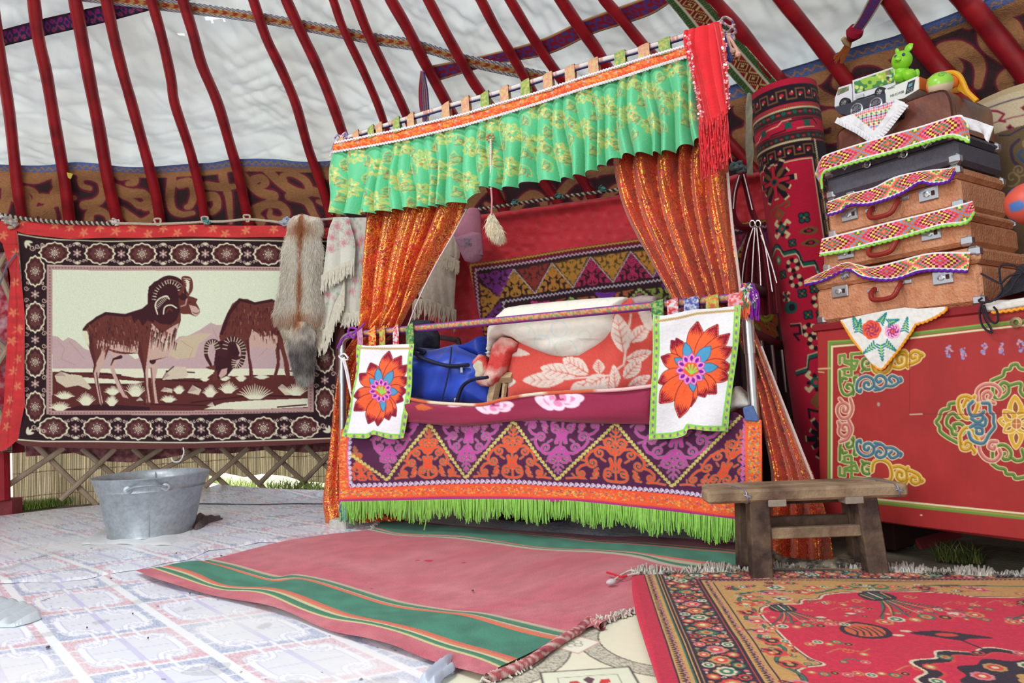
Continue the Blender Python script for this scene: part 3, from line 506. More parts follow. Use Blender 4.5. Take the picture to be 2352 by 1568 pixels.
curl_ = loft('linoleum_strip', [[(455, 1118), (520, 1128), (600, 1136), (680, 1140), (760, 1142)], [(452, 1135), (520, 1141), (600, 1146), (680, 1147), (760, 1149)], [(450, 1155), (520, 1156), (600, 1157), (680, 1155), (760, 1156)]], floorz(.02), 110, 20, M_lino, lambda X, Y, U, V: lino(M2*1.3)(X.ravel(), Y.ravel(), floorz(0)(X.ravel(), Y.ravel())).reshape(X.shape+(3,)), disp=lambda U, V: .05*(1-V)**2); tag(curl_, 'curled linoleum strip lying by the bright gap under the wall', 'linoleum')
crm = Cv(0, 0, 200, 200, 1, (228, 228, 204)); gx, gy = crm.grid(); spk_ = vnoise(gx*.9, gy*.9, 1, 4)
for cx, cy in ((0, 0), (200, 200), (0, 200), (200, 0)):
    r = np.hypot(gx-cx, gy-cy); k = (r > 76) & (r < 96); crm.a[k] = np.where((spk_ > .62)[..., None], (150, 150, 135), (200, 200, 182))[k]; crm.a[np.abs(r-76) < .8] = (110, 110, 100); crm.a[np.abs(r-96) < .8] = (110, 110, 100)
for cx, cy in ((100, 0), (0, 100), (200, 100), (100, 200)):
    crm.poly([(cx-25, cy), (cx, cy-25), (cx+25, cy), (cx, cy+25)], (232, 236, 218)); crm.stroke([(cx-25, cy), (cx, cy-25), (cx+25, cy), (cx, cy+25), (cx-25, cy)], 1.4, (205, 150, 140))
    for a in range(4): crm.stroke(spir(cx+5*math.cos(a*1.57+.78), cy+5*math.sin(a*1.57+.78), 4, 0, 1, 1, 12, .9), .7, (130, 130, 115))
crm.rect(62, 62, 138, 138, (222, 228, 206)); crm.stroke([(62, 62), (138, 62), (138, 138), (62, 138), (62, 62)], 1.6, (70, 70, 70)); crm.stroke([(75, 75), (125, 75), (125, 125), (75, 125), (75, 75)], .8, (150, 155, 140))
for k in range(8):
    a = k*math.pi/4; crm.poly([(100+7*math.cos(a), 100+7*math.sin(a)), (100+19*math.cos(a-.25), 100+19*math.sin(a-.25)), (100+24*math.cos(a), 100+24*math.sin(a)), (100+19*math.cos(a+.25), 100+19*math.sin(a+.25))], (206, 62, 62) if k % 2 else (96, 70, 84))
CO = pt(floorz(), 1319, 1482)[:2]; CS = .56
def cream(X, Y, P):
    uv = (P[:, :2]-CO)/CS; a = .06; u = uv[:, 0]*math.cos(a)+uv[:, 1]*math.sin(a)+.5; v = -uv[:, 0]*math.sin(a)+uv[:, 1]*math.cos(a); return crm.tile(u*200, -v*200)
crs = sheet('linoleum_sheet', [(930, 1640), (1010, 1560), (1160, 1490), (1300, 1380), (1700, 1330), (1700, 1640)], floorz(.005), 1.8, M_lino, cream, edge=.003); tag(crs, 'cream linoleum sheet with grey arcs between the two rugs at the bottom', 'linoleum')
# ================================================================ RAM TAPESTRY AND THINGS HUNG ON ITS ROPE
TP0 = np.array([-3.47, 4.66, 1.2]); TPD = np.array([2.11, .23, 0]); TN = np.array([TPD[1], -TPD[0], 0]); TPL = plane(TP0, TN)
tp = lambda L: S(L, K1, 0, 480)
DK, BR, CR, PK, MB_, LB_ = (44, 22, 30), (102, 56, 56), (226, 224, 196), (186, 150, 146), (98, 46, 46), (206, 182, 168)
cv = Cv(20, 515, 790, 1045, 1.05, BR)
cv.poly(tp([(125, 165), (260, 185), (700, 205), (1300, 200), (2230, 210), (2240, 1530), (1300, 1560), (300, 1545), (130, 1535), (165, 1300), (165, 900), (150, 500)]), DK)
cv.stroke(tp([(125, 170), (250, 190), (400, 205), (700, 212), (1300, 206), (2230, 214)]), 3, CR); cv.stroke(tp([(125, 170), (150, 500), (168, 900), (165, 1300), (130, 1535), (300, 1548), (1300, 1557), (2240, 1528)]), 3, CR)
def medal(cx, cy, rx, ry):
    k = 12
    for sc, c in ((1.0, CR), (.88, BR), (.8, (70, 34, 38))): cv.poly([(cx+rx*sc*math.copysign(abs(math.cos(a))**1.15, math.cos(a))*(1+.05*math.cos(k*a)), cy+ry*sc*math.copysign(abs(math.sin(a))**1.15, math.sin(a))*(1+.05*math.cos(k*a))) for a in np.linspace(0, 2*math.pi, 64)], c)
    cv.poly([(cx+rx*.62*math.cos(a)*(1+.1*math.cos(8*a)), cy+ry*.62*math.sin(a)*(1+.1*math.cos(8*a))) for a in np.linspace(0, 2*math.pi, 50)], BR)
    for i in range(8):
        a = i*math.pi/4; m = min(rx, ry); cv.poly([(cx+m*.1*math.cos(a), cy+m*.1*math.sin(a)), (cx+m*.33*math.cos(a-.3), cy+m*.33*math.sin(a-.3)), (cx+m*.52*math.cos(a), cy+m*.52*math.sin(a)), (cx+m*.33*math.cos(a+.3), cy+m*.33*math.sin(a+.3))], CR)
        cv.ell(cx+m*.33*math.cos(a), cy+m*.33*math.sin(a), m*.06, m*.06, DK)
    cv.ell(cx, cy, m*.12, m*.12, PK)
def flo(cx, cy, r):
    for i in range(6): a = i*math.pi/3+.52; cv.ell(cx+r*.6*math.cos(a), cy+r*.6*math.sin(a), r*.42, r*.22, PK, a)
    cv.ell(cx, cy, r*.25, r*.25, CR)
def sprig(cx, cy, sx, sy, r=1.0):
    for d in (1, -1):
        for k, (dx, dy) in enumerate(((9, 0), (20, 3), (29, 6))): cv.stroke(spir(cx+d*dx*sx*r, cy+dy*sy*r, 4.6*r, d*1.5, d, .9, 9, .4), 1.7, LB_)
    for a in (-.8, -.4, 0, .4, .8): cv.stroke([(cx, cy), (cx+10*r*math.sin(a)*sx, cy-sy*8*r*math.cos(a))], 2.2, CR)
tops = [(365, 292), (662, 295), (945, 298), (1232, 300), (1515, 300), (1790, 302)]; bots = [(360, 1460), (640, 1462), (922, 1465), (1205, 1466), (1482, 1465), (1758, 1460), (2032, 1455)]
for i, (x, y) in enumerate(tops): X_, Y_ = tp([(x, y)])[0]; medal(X_, Y_, 35, 25)
for i, (x, y) in enumerate(bots): X_, Y_ = tp([(x, y)])[0]; medal(X_, Y_, 34, 26)
for q in (tops+[(2070, 304)], bots):
    for (a, b), (c, d) in zip(q[:-1], q[1:]):
        X_, Y_ = tp([((a+c)/2, (b+d)/2)])[0]; flo(X_, Y_, 10); sprig(X_, Y_-19, 1, 1, .75); sprig(X_, Y_+19, 1, -1, .75)
for x, ys in ((240, (415, 722, 1020, 1318)), (2165, (990, 1290))):
    for y in ys: X_, Y_ = tp([(x, y)])[0]; medal(X_, Y_, 23, 36)
    for y in (570, 872, 1165) if x < 500 else (1140,):
        X_, Y_ = tp([(x, y)])[0]; flo(X_, Y_, 10)
        for sx in (-1, 1):
            for k in (-1, 1): cv.stroke(spir(X_+sx*20, Y_+k*14, 6, 0, sx*k, 1.1, 10, .3), 1.8, LB_); cv.stroke(spir(X_+sx*17, Y_+k*26, 4, 1, -sx*k, 1.1, 10, .3), 1.8, LB_)
for x, y, sx, sy in ((175, 215, 1, 1), (190, 1500, 1, -1), (2200, 1490, -1, -1)):
    X_, Y_ = tp([(x, y)])[0]
    for a in (.2, .8, 1.4): cv.ell(X_+9*sx*math.cos(a), Y_+9*sy*math.sin(a), 8, 3, CR, math.atan2(sy*math.sin(a), sx*math.cos(a)))
    for k in range(3): cv.stroke(spir(X_+sx*(16+k*11), Y_+sy*(16-k*4), 7-k, 0, 1, 1.2, 12, .3), 1.9, LB_)
cv.poly(tp([(317, 372), (1100, 380), (2090, 384), (2090, 1352), (1200, 1375), (313, 1370)]), PK); cv.stroke(tp([(322, 376), (1100, 384), (2085, 388)]), 2, LB_)
for x in np.arange(335, 2070, 20.3): cv.ell(*tp([(x, 391+8*(x-335)/1700)])[0], 1.9, 1.5, (120, 90, 90)); cv.ell(*tp([(x, 1361-8*(x-335)/1700)])[0], 1.9, 1.5, (120, 90, 90))
for y in np.arange(400, 1355, 20.3): cv.ell(*tp([(335, y)])[0], 1.6, 1.8, (120, 90, 90)); cv.ell(*tp([(2070, y)])[0], 1.6, 1.8, (120, 90, 90))
SKY, MT, MT2, SN = (226, 234, 210), (198, 170, 172), (206, 188, 160), (232, 232, 206)
cv.poly(tp([(352, 405), (1100, 410), (2052, 412), (2052, 1325), (1200, 1345), (350, 1345)]), SKY)
cv.poly(tp([(352, 845), (385, 850), (420, 880), (455, 855), (500, 875), (560, 930), (640, 960), (760, 900), (900, 1000), (1000, 960), (1120, 920), (1200, 850), (1260, 845), (1330, 810), (1410, 758), (1450, 775), (1530, 768), (1700, 820), (1850, 790), (2052, 850), (2052, 1065), (352, 1065)]), MT)
cv.poly(tp([(1120, 970), (1200, 860), (1330, 830), (1420, 830), (1330, 900), (1300, 990), (1180, 1000)]), MT2); cv.poly(tp([(1480, 800), (1560, 800), (1620, 900), (1560, 990), (1480, 900)]), MT2)
for L in ([(380, 870), (430, 930), (410, 1000), (500, 1040)], [(460, 880), (520, 950), (560, 1000)], [(1210, 880), (1290, 930), (1260, 1010)], [(1420, 790), (1460, 880), (1420, 960)], [(1720, 850), (1780, 930), (1730, 980)]): cv.stroke(tp(L), 1.3, (182, 150, 140))
GR = (96, 44, 42)
cv.poly(tp([(352, 1065), (2052, 1065), (2052, 1125), (352, 1125)]), SN); cv.poly(tp([(352, 1085), (700, 1090), (900, 1125), (1380, 1130), (1420, 1100), (1560, 1115), (1700, 1105), (2052, 1110), (2052, 1325), (1200, 1345), (350, 1345)]), GR)
cv.poly(tp([(540, 1120), (760, 1135), (960, 1150), (900, 1165), (560, 1160)]), SN); cv.poly(tp([(1360, 1335), (1500, 1290), (1700, 1275), (1960, 1265), (2052, 1262), (2052, 1320), (1700, 1335)]), SN); cv.poly(tp([(440, 1340), (520, 1310), (700, 1300), (860, 1312), (1000, 1320), (1000, 1345)]), (58, 26, 34))
for L in ([(600, 1170), (960, 1175)], [(1080, 1140), (1350, 1150)], [(1280, 1290), (1700, 1240), (1980, 1250)], [(960, 1300), (1400, 1310)], [(1850, 1320), (2040, 1305)], [(1900, 1078), (2040, 1082)], [(600, 1098), (800, 1105)], [(1110, 1080), (1300, 1090)]): cv.stroke(tp(L), 3, (60, 26, 34))
for q in ([(365, 1110), (410, 1080), (470, 1100), (540, 1110), (605, 1190), (590, 1205), (520, 1175), (440, 1190), (380, 1150)], [(1080, 1140), (1110, 1090), (1160, 1050), (1240, 1050), (1258, 1110), (1225, 1130)], [(1250, 1225), (1290, 1170), (1350, 1200), (1330, 1240)], [(1850, 1190), (1880, 1165), (1985, 1240), (1900, 1240)], [(1070, 1215), (1100, 1185), (1150, 1195), (1150, 1225)], [(1380, 1310), (1420, 1285), (1440, 1310), (1420, 1320)], [(900, 1280), (930, 1252), (960, 1275)]):
    cv.poly(tp(q), (214, 200, 176)); cv.stroke(tp(q[:3]), 2.4, (60, 26, 34)); cv.poly(tp([q[0], q[1], ((q[1][0]+q[2][0])/2, (q[1][1]+q[-1][1])/2)]), (186, 160, 150))
def tuft(x, y, w, h, n=15):
    for i in range(n):
        t = i/(n-1)*2-1; X_ = x+t*w*.3; cv.stroke(tp([(X_, y), (x+t*w*.7, y-h*(1-.5*t*t)*.6), (x+t*w, y-h*(1-.6*t*t)+random.uniform(-6, 6))]), [3, 2.4, 1.2], (232, 232, 204))
for q in ((430, 1262, 66, 46), (745, 1235, 56, 52), (570, 1305, 62, 82), (900, 1245, 72, 96), (740, 1308, 44, 64), (1125, 1285, 58, 44), (1195, 1228, 40, 52), (1405, 1250, 52, 76), (1525, 1225, 66, 76), (1700, 1265, 118, 96), (1975, 1240, 78, 80), (400, 1340, 70, 56), (1610, 1145, 36, 44), (1370, 1145, 30, 26), (1745, 1130, 50, 30), (1500, 1140, 40, 30)): tuft(*q)
BD, TOP, BEL = (108, 54, 48), (62, 26, 34), (206, 172, 160)
def ram(body, c=BD): cv.poly(tp(body), c)
# standing ram
ram([(720, 940), (810, 985), (770, 1020), (755, 1060), (785, 1130), (822, 1205), (852, 1262), (815, 1255), (780, 1195), (737, 1085), (728, 1045), (750, 985)], BEL); cv.stroke(tp([(735, 1040), (752, 1000), (800, 985)]), [2, 4, 8], TOP); cv.stroke(tp([(770, 1100), (800, 1170), (835, 1240)]), 1.6, TOP)
ram([(985, 990), (1050, 980), (1052, 1060), (1032, 1150), (1050, 1278), (1057, 1295), (1028, 1295), (1008, 1150), (998, 1040)], BEL); cv.ell(*tp([(1017, 1005)])[0], 8, 10, TOP); cv.stroke(tp([(1006, 1060), (1016, 1180), (1030, 1290)]), 2.2, BD)
ram([(548, 800), (575, 762), (640, 718), (700, 690), (760, 692), (830, 702), (900, 692), (950, 667), (990, 652), (1010, 600), (1100, 700), (1210, 690), (1210, 745), (1188, 800), (1175, 862), (1142, 930), (1120, 985), (1050, 1005), (985, 1010), (985, 1100), (988, 1200), (1005, 1290), (1000, 1306), (968, 1300), (966, 1200), (955, 1090), (940, 1030), (915, 962), (830, 968), (760, 957), (720, 938), (690, 1010), (662, 1080), (650, 1130), (662, 1200), (682, 1290), (670, 1312), (655, 1300), (637, 1200), (615, 1080), (625, 1020), (600, 960), (588, 920), (550, 850)])
ram([(545, 812), (575, 810), (595, 850), (590, 920), (552, 856)], CR)
ram([(700, 935), (690, 1010), (662, 1080), (650, 1130), (662, 1200), (682, 1290), (672, 1308), (660, 1295), (640, 1200), (618, 1080), (640, 1020), (670, 960), (680, 880)], BEL); ram([(670, 880), (720, 930), (800, 950), (915, 960), (925, 900), (870, 920), (790, 900), (740, 905)], BEL)
ram([(1010, 760), (1080, 830), (1140, 790), (1195, 760), (1175, 862), (1142, 930), (1120, 985), (1040, 1000), (985, 1010), (988, 1190), (1003, 1290), (975, 1290), (965, 1100), (985, 950), (1000, 850)], BEL)
cv.stroke(tp([(556, 800), (640, 725), (700, 695), (830, 708), (950, 675), (1000, 640)]), [5, 6, 7, 7, 9, 12], TOP); cv.poly(tp([(870, 705), (1000, 645), (1030, 760), (980, 740), (950, 780), (920, 730), (890, 760)]), TOP)
cv.stroke(tp([(925, 900), (945, 1000), (960, 1080), (972, 1200), (985, 1295)]), [9, 7, 4, 3, 3], (90, 40, 42)); cv.stroke(tp([(600, 850), (612, 960), (630, 1040), (618, 1090)]), [9, 8, 5, 3], (90, 40, 42)); cv.stroke(tp([(640, 1090), (650, 1180), (672, 1300)]), 2, TOP)
for _ in range(150):
    x = random.uniform(580, 1020); y = random.uniform(720, 940); d = random.uniform(14, 34)
    if y < 900-abs(x-800)*.12 and y > 715+max(0, 650-x)*.9: cv.stroke(tp([(x, y), (x+random.uniform(-3, 8), y+d)]), [2.2, .8], random.choice([TOP, (84, 38, 40), (84, 38, 40), (150, 96, 84)]))
for _ in range(70):
    x = random.uniform(640, 925); y = random.uniform(870, 925); cv.stroke(tp([(x, y), (x+random.uniform(-4, 4), y+30)]), [2.4, .8], random.choice([BEL, BD, BD]))
for _ in range(60):
    x = random.uniform(1010, 1180); y = random.uniform(780, 900); cv.stroke(tp([(x, y), (x-8, y+50)]), [2.6, .8], random.choice([TOP, BD, CR, BD]))
cv.poly(tp([(985, 560), (990, 520), (1030, 482), (1100, 462), (1180, 458), (1200, 520), (1200, 640), (1180, 740), (1140, 772), (1070, 765), (1015, 730), (985, 660)]), TOP)
ram([(1195, 590), (1245, 575), (1290, 588), (1322, 602), (1312, 625), (1325, 650), (1337, 672), (1335, 700), (1308, 718), (1270, 702), (1225, 700), (1195, 690)], BD); ram([(1265, 640), (1310, 650), (1336, 675), (1334, 700), (1308, 716), (1285, 700)], BEL); cv.stroke(tp([(1290, 690), (1312, 698), (1330, 692)]), 1.3, TOP); cv.ell(*tp([(1270, 622)])[0], 2.4, 1.6, TOP); cv.stroke(tp([(1215, 600), (1250, 600), (1240, 640), (1210, 650)]), 3, PK)
hn = cr(tp([(1225, 580), (1200, 500), (1120, 470), (1040, 520), (1010, 600), (1020, 690), (1080, 745), (1150, 735), (1185, 680), (1170, 640), (1120, 640), (1100, 680)]), 8); cv.stroke(hn, np.linspace(20, 8, len(hn)), TOP); cv.stroke(hn[2:20]+np.array([3, 1]), 2, (150, 110, 104))
for i in range(4, 34, 2):
    p = hn[i]; t = hn[i+1]-hn[i-1]; n = np.array([-t[1], t[0]])/np.linalg.norm(t); cv.stroke([p-n*1, p-n*9], [1.2, 2.4], CR) if i > 3 else None
cv.stroke(cr(tp([(1200, 565), (1235, 510), (1225, 462), (1270, 470), (1278, 530), (1255, 572)]), 6), 8, BD)
for a in range(7): cv.stroke(tp([(1225+a*6, 462+a*14), (1272-a*2, 470+a*15)]), 1.6, CR)
cv.stroke(cr(tp([(1050, 700), (1035, 640), (1060, 600), (1110, 580), (1130, 600)]), 8), 3.2, CR); cv.stroke(cr(tp([(1090, 700), (1100, 655), (1140, 640), (1180, 660)]), 8), 3, CR); cv.stroke(cr(tp([(1110, 690), (1130, 665), (1150, 680)]), 6), 3, BD)
for a in range(9): cv.stroke(tp([(1035+a*8, 650-a*9), (1052+a*8, 662-a*8)]), 1.5, CR)
# grazing ram
ram([(1465, 850), (1490, 762), (1520, 692), (1552, 632), (1600, 598), (1650, 600), (1700, 622), (1760, 612), (1810, 600), (1860, 622), (1900, 640), (1935, 760), (1925, 860), (1890, 905), (1905, 960), (1925, 1040), (1932, 1108), (1912, 1132), (1898, 1090), (1890, 1010), (1868, 930), (1852, 960), (1866, 1040), (1842, 1120), (1812, 1142), (1832, 1080), (1845, 1020), (1835, 940), (1850, 892), (1800, 858), (1720, 850), (1682, 800), (1672, 880), (1662, 960), (1682, 1040), (1692, 1130), (1680, 1165), (1664, 1150), (1662, 1060), (1650, 960), (1634, 905), (1600, 870), (1560, 870), (1480, 905)])
ram([(1680, 805), (1760, 850), (1850, 840), (1850, 895), (1835, 940), (1800, 925), (1740, 930), (1690, 915), (1665, 960), (1650, 930), (1665, 860)], BEL); cv.stroke(tp([(1480, 830), (1530, 700), (1600, 606), (1700, 630), (1810, 608), (1900, 645)]), [7, 8, 7, 6, 6, 5], TOP); cv.stroke(tp([(1650, 880), (1662, 980), (1675, 1140)]), [8, 4, 4], (90, 40, 42)); cv.stroke(tp([(1850, 900), (1862, 1000), (1830, 1130)]), [6, 3, 3], (90, 40, 42))
for _ in range(130):
    x = random.uniform(1500, 1900); y = random.uniform(640, 830); d = random.uniform(14, 34); y = max(y, 640+max(0, 1570-x)*2.2); cv.stroke(tp([(x, y), (x+random.uniform(-8, 3), y+d)]), [2.2, .8], random.choice([TOP, (84, 38, 40), (84, 38, 40), (150, 96, 84)]))
for _ in range(40): x = random.uniform(1690, 1850); y = random.uniform(815, 870); cv.stroke(tp([(x, y), (x+2, y+28)]), [2.4, .8], random.choice([BEL, BD]))
ram([(1465, 880), (1570, 880), (1600, 960), (1560, 1060), (1520, 1110), (1470, 1135), (1440, 1110), (1430, 1040), (1440, 960)], TOP); ram([(1440, 1040), (1370, 1055), (1400, 1068), (1440, 1075)], BD); ram([(1480, 1070), (1520, 1060), (1515, 1100), (1475, 1130), (1462, 1110)], BEL); ram([(1425, 1090), (1455, 1075), (1452, 1140), (1420, 1145)], BD)
for L in ([(1470, 960), (1440, 890), (1390, 900), (1378, 970), (1410, 1040)], [(1500, 970), (1520, 880), (1590, 880), (1625, 940), (1610, 1030), (1570, 1050), (1570, 1005), (1600, 990)]):
    q = cr(tp(L), 8); cv.stroke(q, np.linspace(15, 6, len(q)), (72, 32, 38))
    for i in range(3, len(q)-8, 2): p = q[i]; t = q[i+1]-q[i-1]; n = np.array([-t[1], t[0]])/np.linalg.norm(t); cv.stroke([p-n*6, p+n*4], 1.7, CR)
M_carpet = mat('cut_pile_carpet', None, .95, noise=(180, .12), bump=(300, .4), sheen=.1)
tapd = lambda x, y: .012*np.sin(x/70.+1)+.008*np.sin(x/23.)*np.clip((600-y)/80., 0, 1)+.02*np.clip((y-950)/90., 0, 1)*np.sin(x/45.)
tap = thing('ram_tapestry', 'wall tapestry of two brown wild rams on a pale sky with red flowered border', 'tapestry', pt(TPL, 400, 1020))
top_e = [(34, 528), (60, 534), (100, 541), (160, 544), (260, 547), (400, 541), (520, 540), (660, 542), (790, 545)]; lef = [(35, 528), (44, 560), (50, 640), (56, 760), (57, 860), (55, 920), (48, 960), (44, 990), (36, 1012)]
out_ = top_e+[(792, 1014), (700, 1020), (560, 1026), (400, 1030), (250, 1031), (120, 1027), (60, 1023), (36, 1012)]+lef[::-1][1:]
sheet('carpet_panel', out_, TPL, 1.15, M_carpet, cv, tapd, tap, smooth=True)
cvb = Cv(-30, 490, 800, 1060, 1.5, (206, 48, 52)); gx, gy = cvb.grid(); cvb.a *= (.92+.14*vnoise(gx/40, gy/9, 1, 3))[..., None]
for i, (x, y) in enumerate(S([(150, 85), (365, 105), (465, 118), (560, 155), (670, 125), (775, 150), (880, 125), (985, 165), (1090, 125), (1185, 160), (1290, 130), (1420, 130), (1640, 140), (1830, 135), (1500, 165), (2150, 165), (100, 290), (105, 490), (95, 690), (80, 880), (120, 800), (85, 1080), (120, 1180), (65, 1270), (45, 1450), (30, 180), (60, 1360), (120, 1000)], K1, 0, 480)):
    for k in range(5): a = k*1.25+i; cvb.ell(x+6*math.cos(a), y+6*math.sin(a), 5, 2.3, (222, 128, 92), a)
    cvb.stroke([(x-12, y+9), (x, y), (x+8, y-9)], 1.6, (222, 128, 92))
cvb.stroke([(36, 530), (40, 700), (30, 900), (20, 1020)], 1.4, (150, 20, 30))
M_red = mat('flowered_red_cloth', None, .7, noise=(60, .08), bump=(150, .2), sheen=.2)
outb = [(-26, 488), (0, 492), (20, 500), (60, 506), (140, 510), (260, 514), (400, 516), (520, 517), (660, 519), (792, 524), (792, 548), (660, 545), (400, 544), (160, 548), (60, 538), (38, 530), (50, 640), (58, 800), (56, 930), (48, 965), (40, 1008), (24, 1026), (4, 1036), (-12, 1030), (6, 930), (18, 780), (22, 640), (8, 560), (-26, 520)]
sheet('border_cloth', outb, plane(TP0+np.array([0, -.032, 0]), TN), 1.7, M_red, cvb, lambda x, y: .01*np.sin(x/31.)*(y < 560)+.012*np.sin(y/41.+x/9.)*(x < 60), tap)
# the rope and its ties
M_rope = mat('pale_rope', (196, 184, 164), .9, noise=(160, .3), bump=(300, .5)); M_rope2 = mat('dark_rope', (60, 50, 56), .9); M_tie = mat('teal_tie', (84, 140, 138), .8)
RPL = plane(TP0+np.array([0, -.052, 0]), TN)
def twist(name, P, r, m1, m2, label, pitch=.035):
    P = resamp(cr(P, 8), int(np.linalg.norm(np.diff(P, axis=0), axis=1).sum()/.006)+8); T = np.gradient(P, axis=0); T /= np.linalg.norm(T, axis=1)[:, None]; a = np.cross(T, [0, 0, 1]); a /= np.linalg.norm(a, axis=1)[:, None]; b = np.cross(T, a); s_ = np.arange(len(P))*.006/pitch*2*math.pi
    th = thing(name, label, 'rope', P[len(P)//2])
    for k, m_ in ((0, m1), (math.pi, m2)): MB().tube(P+r*.55*(a*np.cos(s_+k)[:, None]+b*np.sin(s_+k)[:, None]), r*.62, 6).out('strand', m_, th)
    return th
ropeL = twist('rope', np.array([pt(RPL, x, y) for x, y in S([(-60, 30), (0, 38), (130, 60), (260, 76), (420, 88), (600, 94), (760, 98)], K1, 0, 480)]), .014, M_rope, M_rope2, 'black and white twisted rope along the top left of the tapestry')
m = MB()
for L in ([(755, 95), (900, 97), (1040, 100), (1250, 92), (1370, 84), (1500, 82), (1650, 68), (1800, 80), (1925, 90), (2200, 65), (2240, 60)],): m.tube([pt(RPL, *q) for q in cr(S(L, K1, 0, 480), 6)], .009, 8)
for x, y in ((1045, 92), (1360, 80), (1640, 68)): m.tube([pt(RPL, *q) for q in cr(S([(x-5, y+8), (x-15, y-25), (x+25, y-25), (x+20, y+12), (x, y+14)], K1, 0, 480), 5)], .007, 6)
tag(m.out('rope', M_rope), 'thin pale rope the tapestry and fox skin hang from', 'rope')
def knot(name, label, x, y, m_, surf=None, n=5, r=.006, sz=9, cat='tie'):
    surf = surf or RPL; m = MB(); rs = random.Random(int(x*7+y)); c = pt(surf, x, y)
    for k in range(n):
        a = rs.uniform(0, 6.28); q = [(x, y), (x+sz*math.cos(a), y+sz*.6*math.sin(a)), (x+sz*1.2*math.cos(a+.8), y+sz*.9*math.sin(a+.8)), (x+sz*.4*math.cos(a+1.6), y+sz*.5*math.sin(a+1.6))]; m.tube([pt(surf, *v)+np.array([0, -.012*math.sin(i), 0]) for i, v in enumerate(cr(q, 4))], r, 6)
    m.lathe(c, [(0, -.014), (.012, -.008), (.014, 0), (.012, .008), (0, .014)], 10); return tag(m.out(name, m_), label, cat)
knot('cloth_tie', 'white cloth tie knotted on the rope at the third pole', 265, 510, mat('white_tie', (214, 208, 206), .8)); knot('cloth_tie', 'teal tie knotted on the rope at the fifth pole', 474, 508, M_tie); knot('cloth_tie', 'pale blue tie knotted beside the fox skin', 654, 508, mat('blue_white_tie', (176, 190, 214), .8), sz=12); knot('cloth_tie', 'white plastic tie at the top left corner of the tapestry border', 2, 498, mat('white_plastic', (210, 208, 212), .4), sz=13); knot('cloth_patch', 'blue and cream rag in the torn corner of the tapestry border', 24, 512, mat('blue_cream_rag', (150, 150, 170), .8, c2=(206, 180, 120), big=60), sz=13, r=.012, n=7, cat='cloth')
m = MB().tube([pt(RPL, *q) for q in cr(S([(1222, 195), (1225, 235), (1200, 285), (1160, 290), (1140, 262)], K1, 0, 960), 5)], .005, 6); tag(m.out('string', mat('white_string', (224, 222, 220), .8)), 'loose white string hanging below the middle of the tapestry', 'string')
m = MB().tube([pt(RPL, *q) for q in ((-2, 655), (16, 610), (38, 580))], .006, 6); tag(m.out('wire', mat('grey_wire', (110, 110, 125), .5)), 'grey wire hooked over the left red border of the tapestry', 'wire')
tg = MB().prism([pt(rooft(.14), *q) for q in S([(447, 1150), (488, 1160), (472, 1195), (455, 1185)], K1)], (0, -.004, 0)); tag(tg.out('paper_tag', mat('yellow_tag', (222, 204, 84), .6), smooth=False), 'small yellow tag beside the second roof pole', 'tag')
rag = sheet('wall_cloth', [(-40, 545), (0, 545), (20, 560), (22, 700), (14, 900), (18, 1035), (-40, 1035)], plane(TP0+np.array([0, .22, 0]), TN), 4, mat('rose_quilt', (160, 40, 58), .8, noise=(20, .3), c2=(196, 150, 160), big=12), disp=lambda x, y: .02*np.sin(y/30)); tag(rag, 'dusty rose quilted cloth at the left edge, behind the tapestry border', 'cloth')
# ---------------------------------------------------------------- fur
def fur_sheet(name, outline, surf, thick, dens, ln, colf, parent, droop=(0, 0, -1), seed=1, spread=.55):
    """skin with real tufted hair: thin tapering blades standing out of a rounded body"""
    rs = np.random.default_rng(seed); O = np.asarray(outline, float); x0, y0 = O.min(0); x1, y1 = O.max(0)
    def dist(x, y):
        D = np.full(x.shape, 1e9)
        for i in range(len(O)):
            a = O[i]; b = O[(i+1) % len(O)]; d = b-a; t = np.clip(((x-a[0])*d[0]+(y-a[1])*d[1])/(d@d+1e-9), 0, 1); D = np.minimum(D, np.hypot(x-a[0]-t*d[0], y-a[1]-t*d[1]))
        return D
    th = lambda x, y: thick*np.sqrt(np.clip(dist(x, y)/22., 0, 1))
    sheet(name+'_hide', outline, surf, 3, mat('fur_hide', None, .95, bump=(90, .4)), lambda X, Y, P: colf(X, Y, rs), th, parent)
    n = int(dens*(x1-x0)*(y1-y0)); X = rs.uniform(x0, x1, n); Y = rs.uniform(y0, y1, n); k = inpoly(X, Y, O); X = X[k]; Y = Y[k]; n = len(X)
    P, N = normals(surf, X, Y); P = P+N*(th(X, Y)-.002)[:, None]
    side = np.stack([N[:, 1], -N[:, 0], N[:, 2]*0], 1); side /= np.linalg.norm(side, axis=1)[:, None]; cx = np.interp(Y, np.sort(O[:, 1]), O[np.argsort(O[:, 1]), 0]*0+O[:, 0].mean()); sx = rs.normal(0, spread, n)
    D = N*rs.uniform(.25, .6, n)[:, None]+np.array(droop)*rs.uniform(.5, 1.1, n)[:, None]+side*sx[:, None]*.6; D /= np.linalg.norm(D, axis=1)[:, None]; L = ln*rs.uniform(.6, 1.35, n)[:, None]
    w = np.cross(D, N); w /= np.linalg.norm(w, axis=1)[:, None]+1e-9; w = w*.0011; mid = P+D*L*.55; tip = P+D*L+np.array(droop)*L*.25
    V = np.concatenate([P-w, P+w, mid-w*.7, mid+w*.7, tip]); i = np.arange(n); F1 = np.stack([i, i+n, i+3*n, i+2*n], 1); F2 = np.stack([i+2*n, i+3*n, i+4*n, i+4*n], 1)
    c = colf(X, Y, rs)*rs.uniform(.8, 1.2, n)[:, None]; C = np.concatenate([c]*5); F = [tuple(q) for q in F1]+[tuple(q[:3]) for q in F2]
    return mk(name, V, F, M_fur, parent, np.clip(C, 0, 255), False)
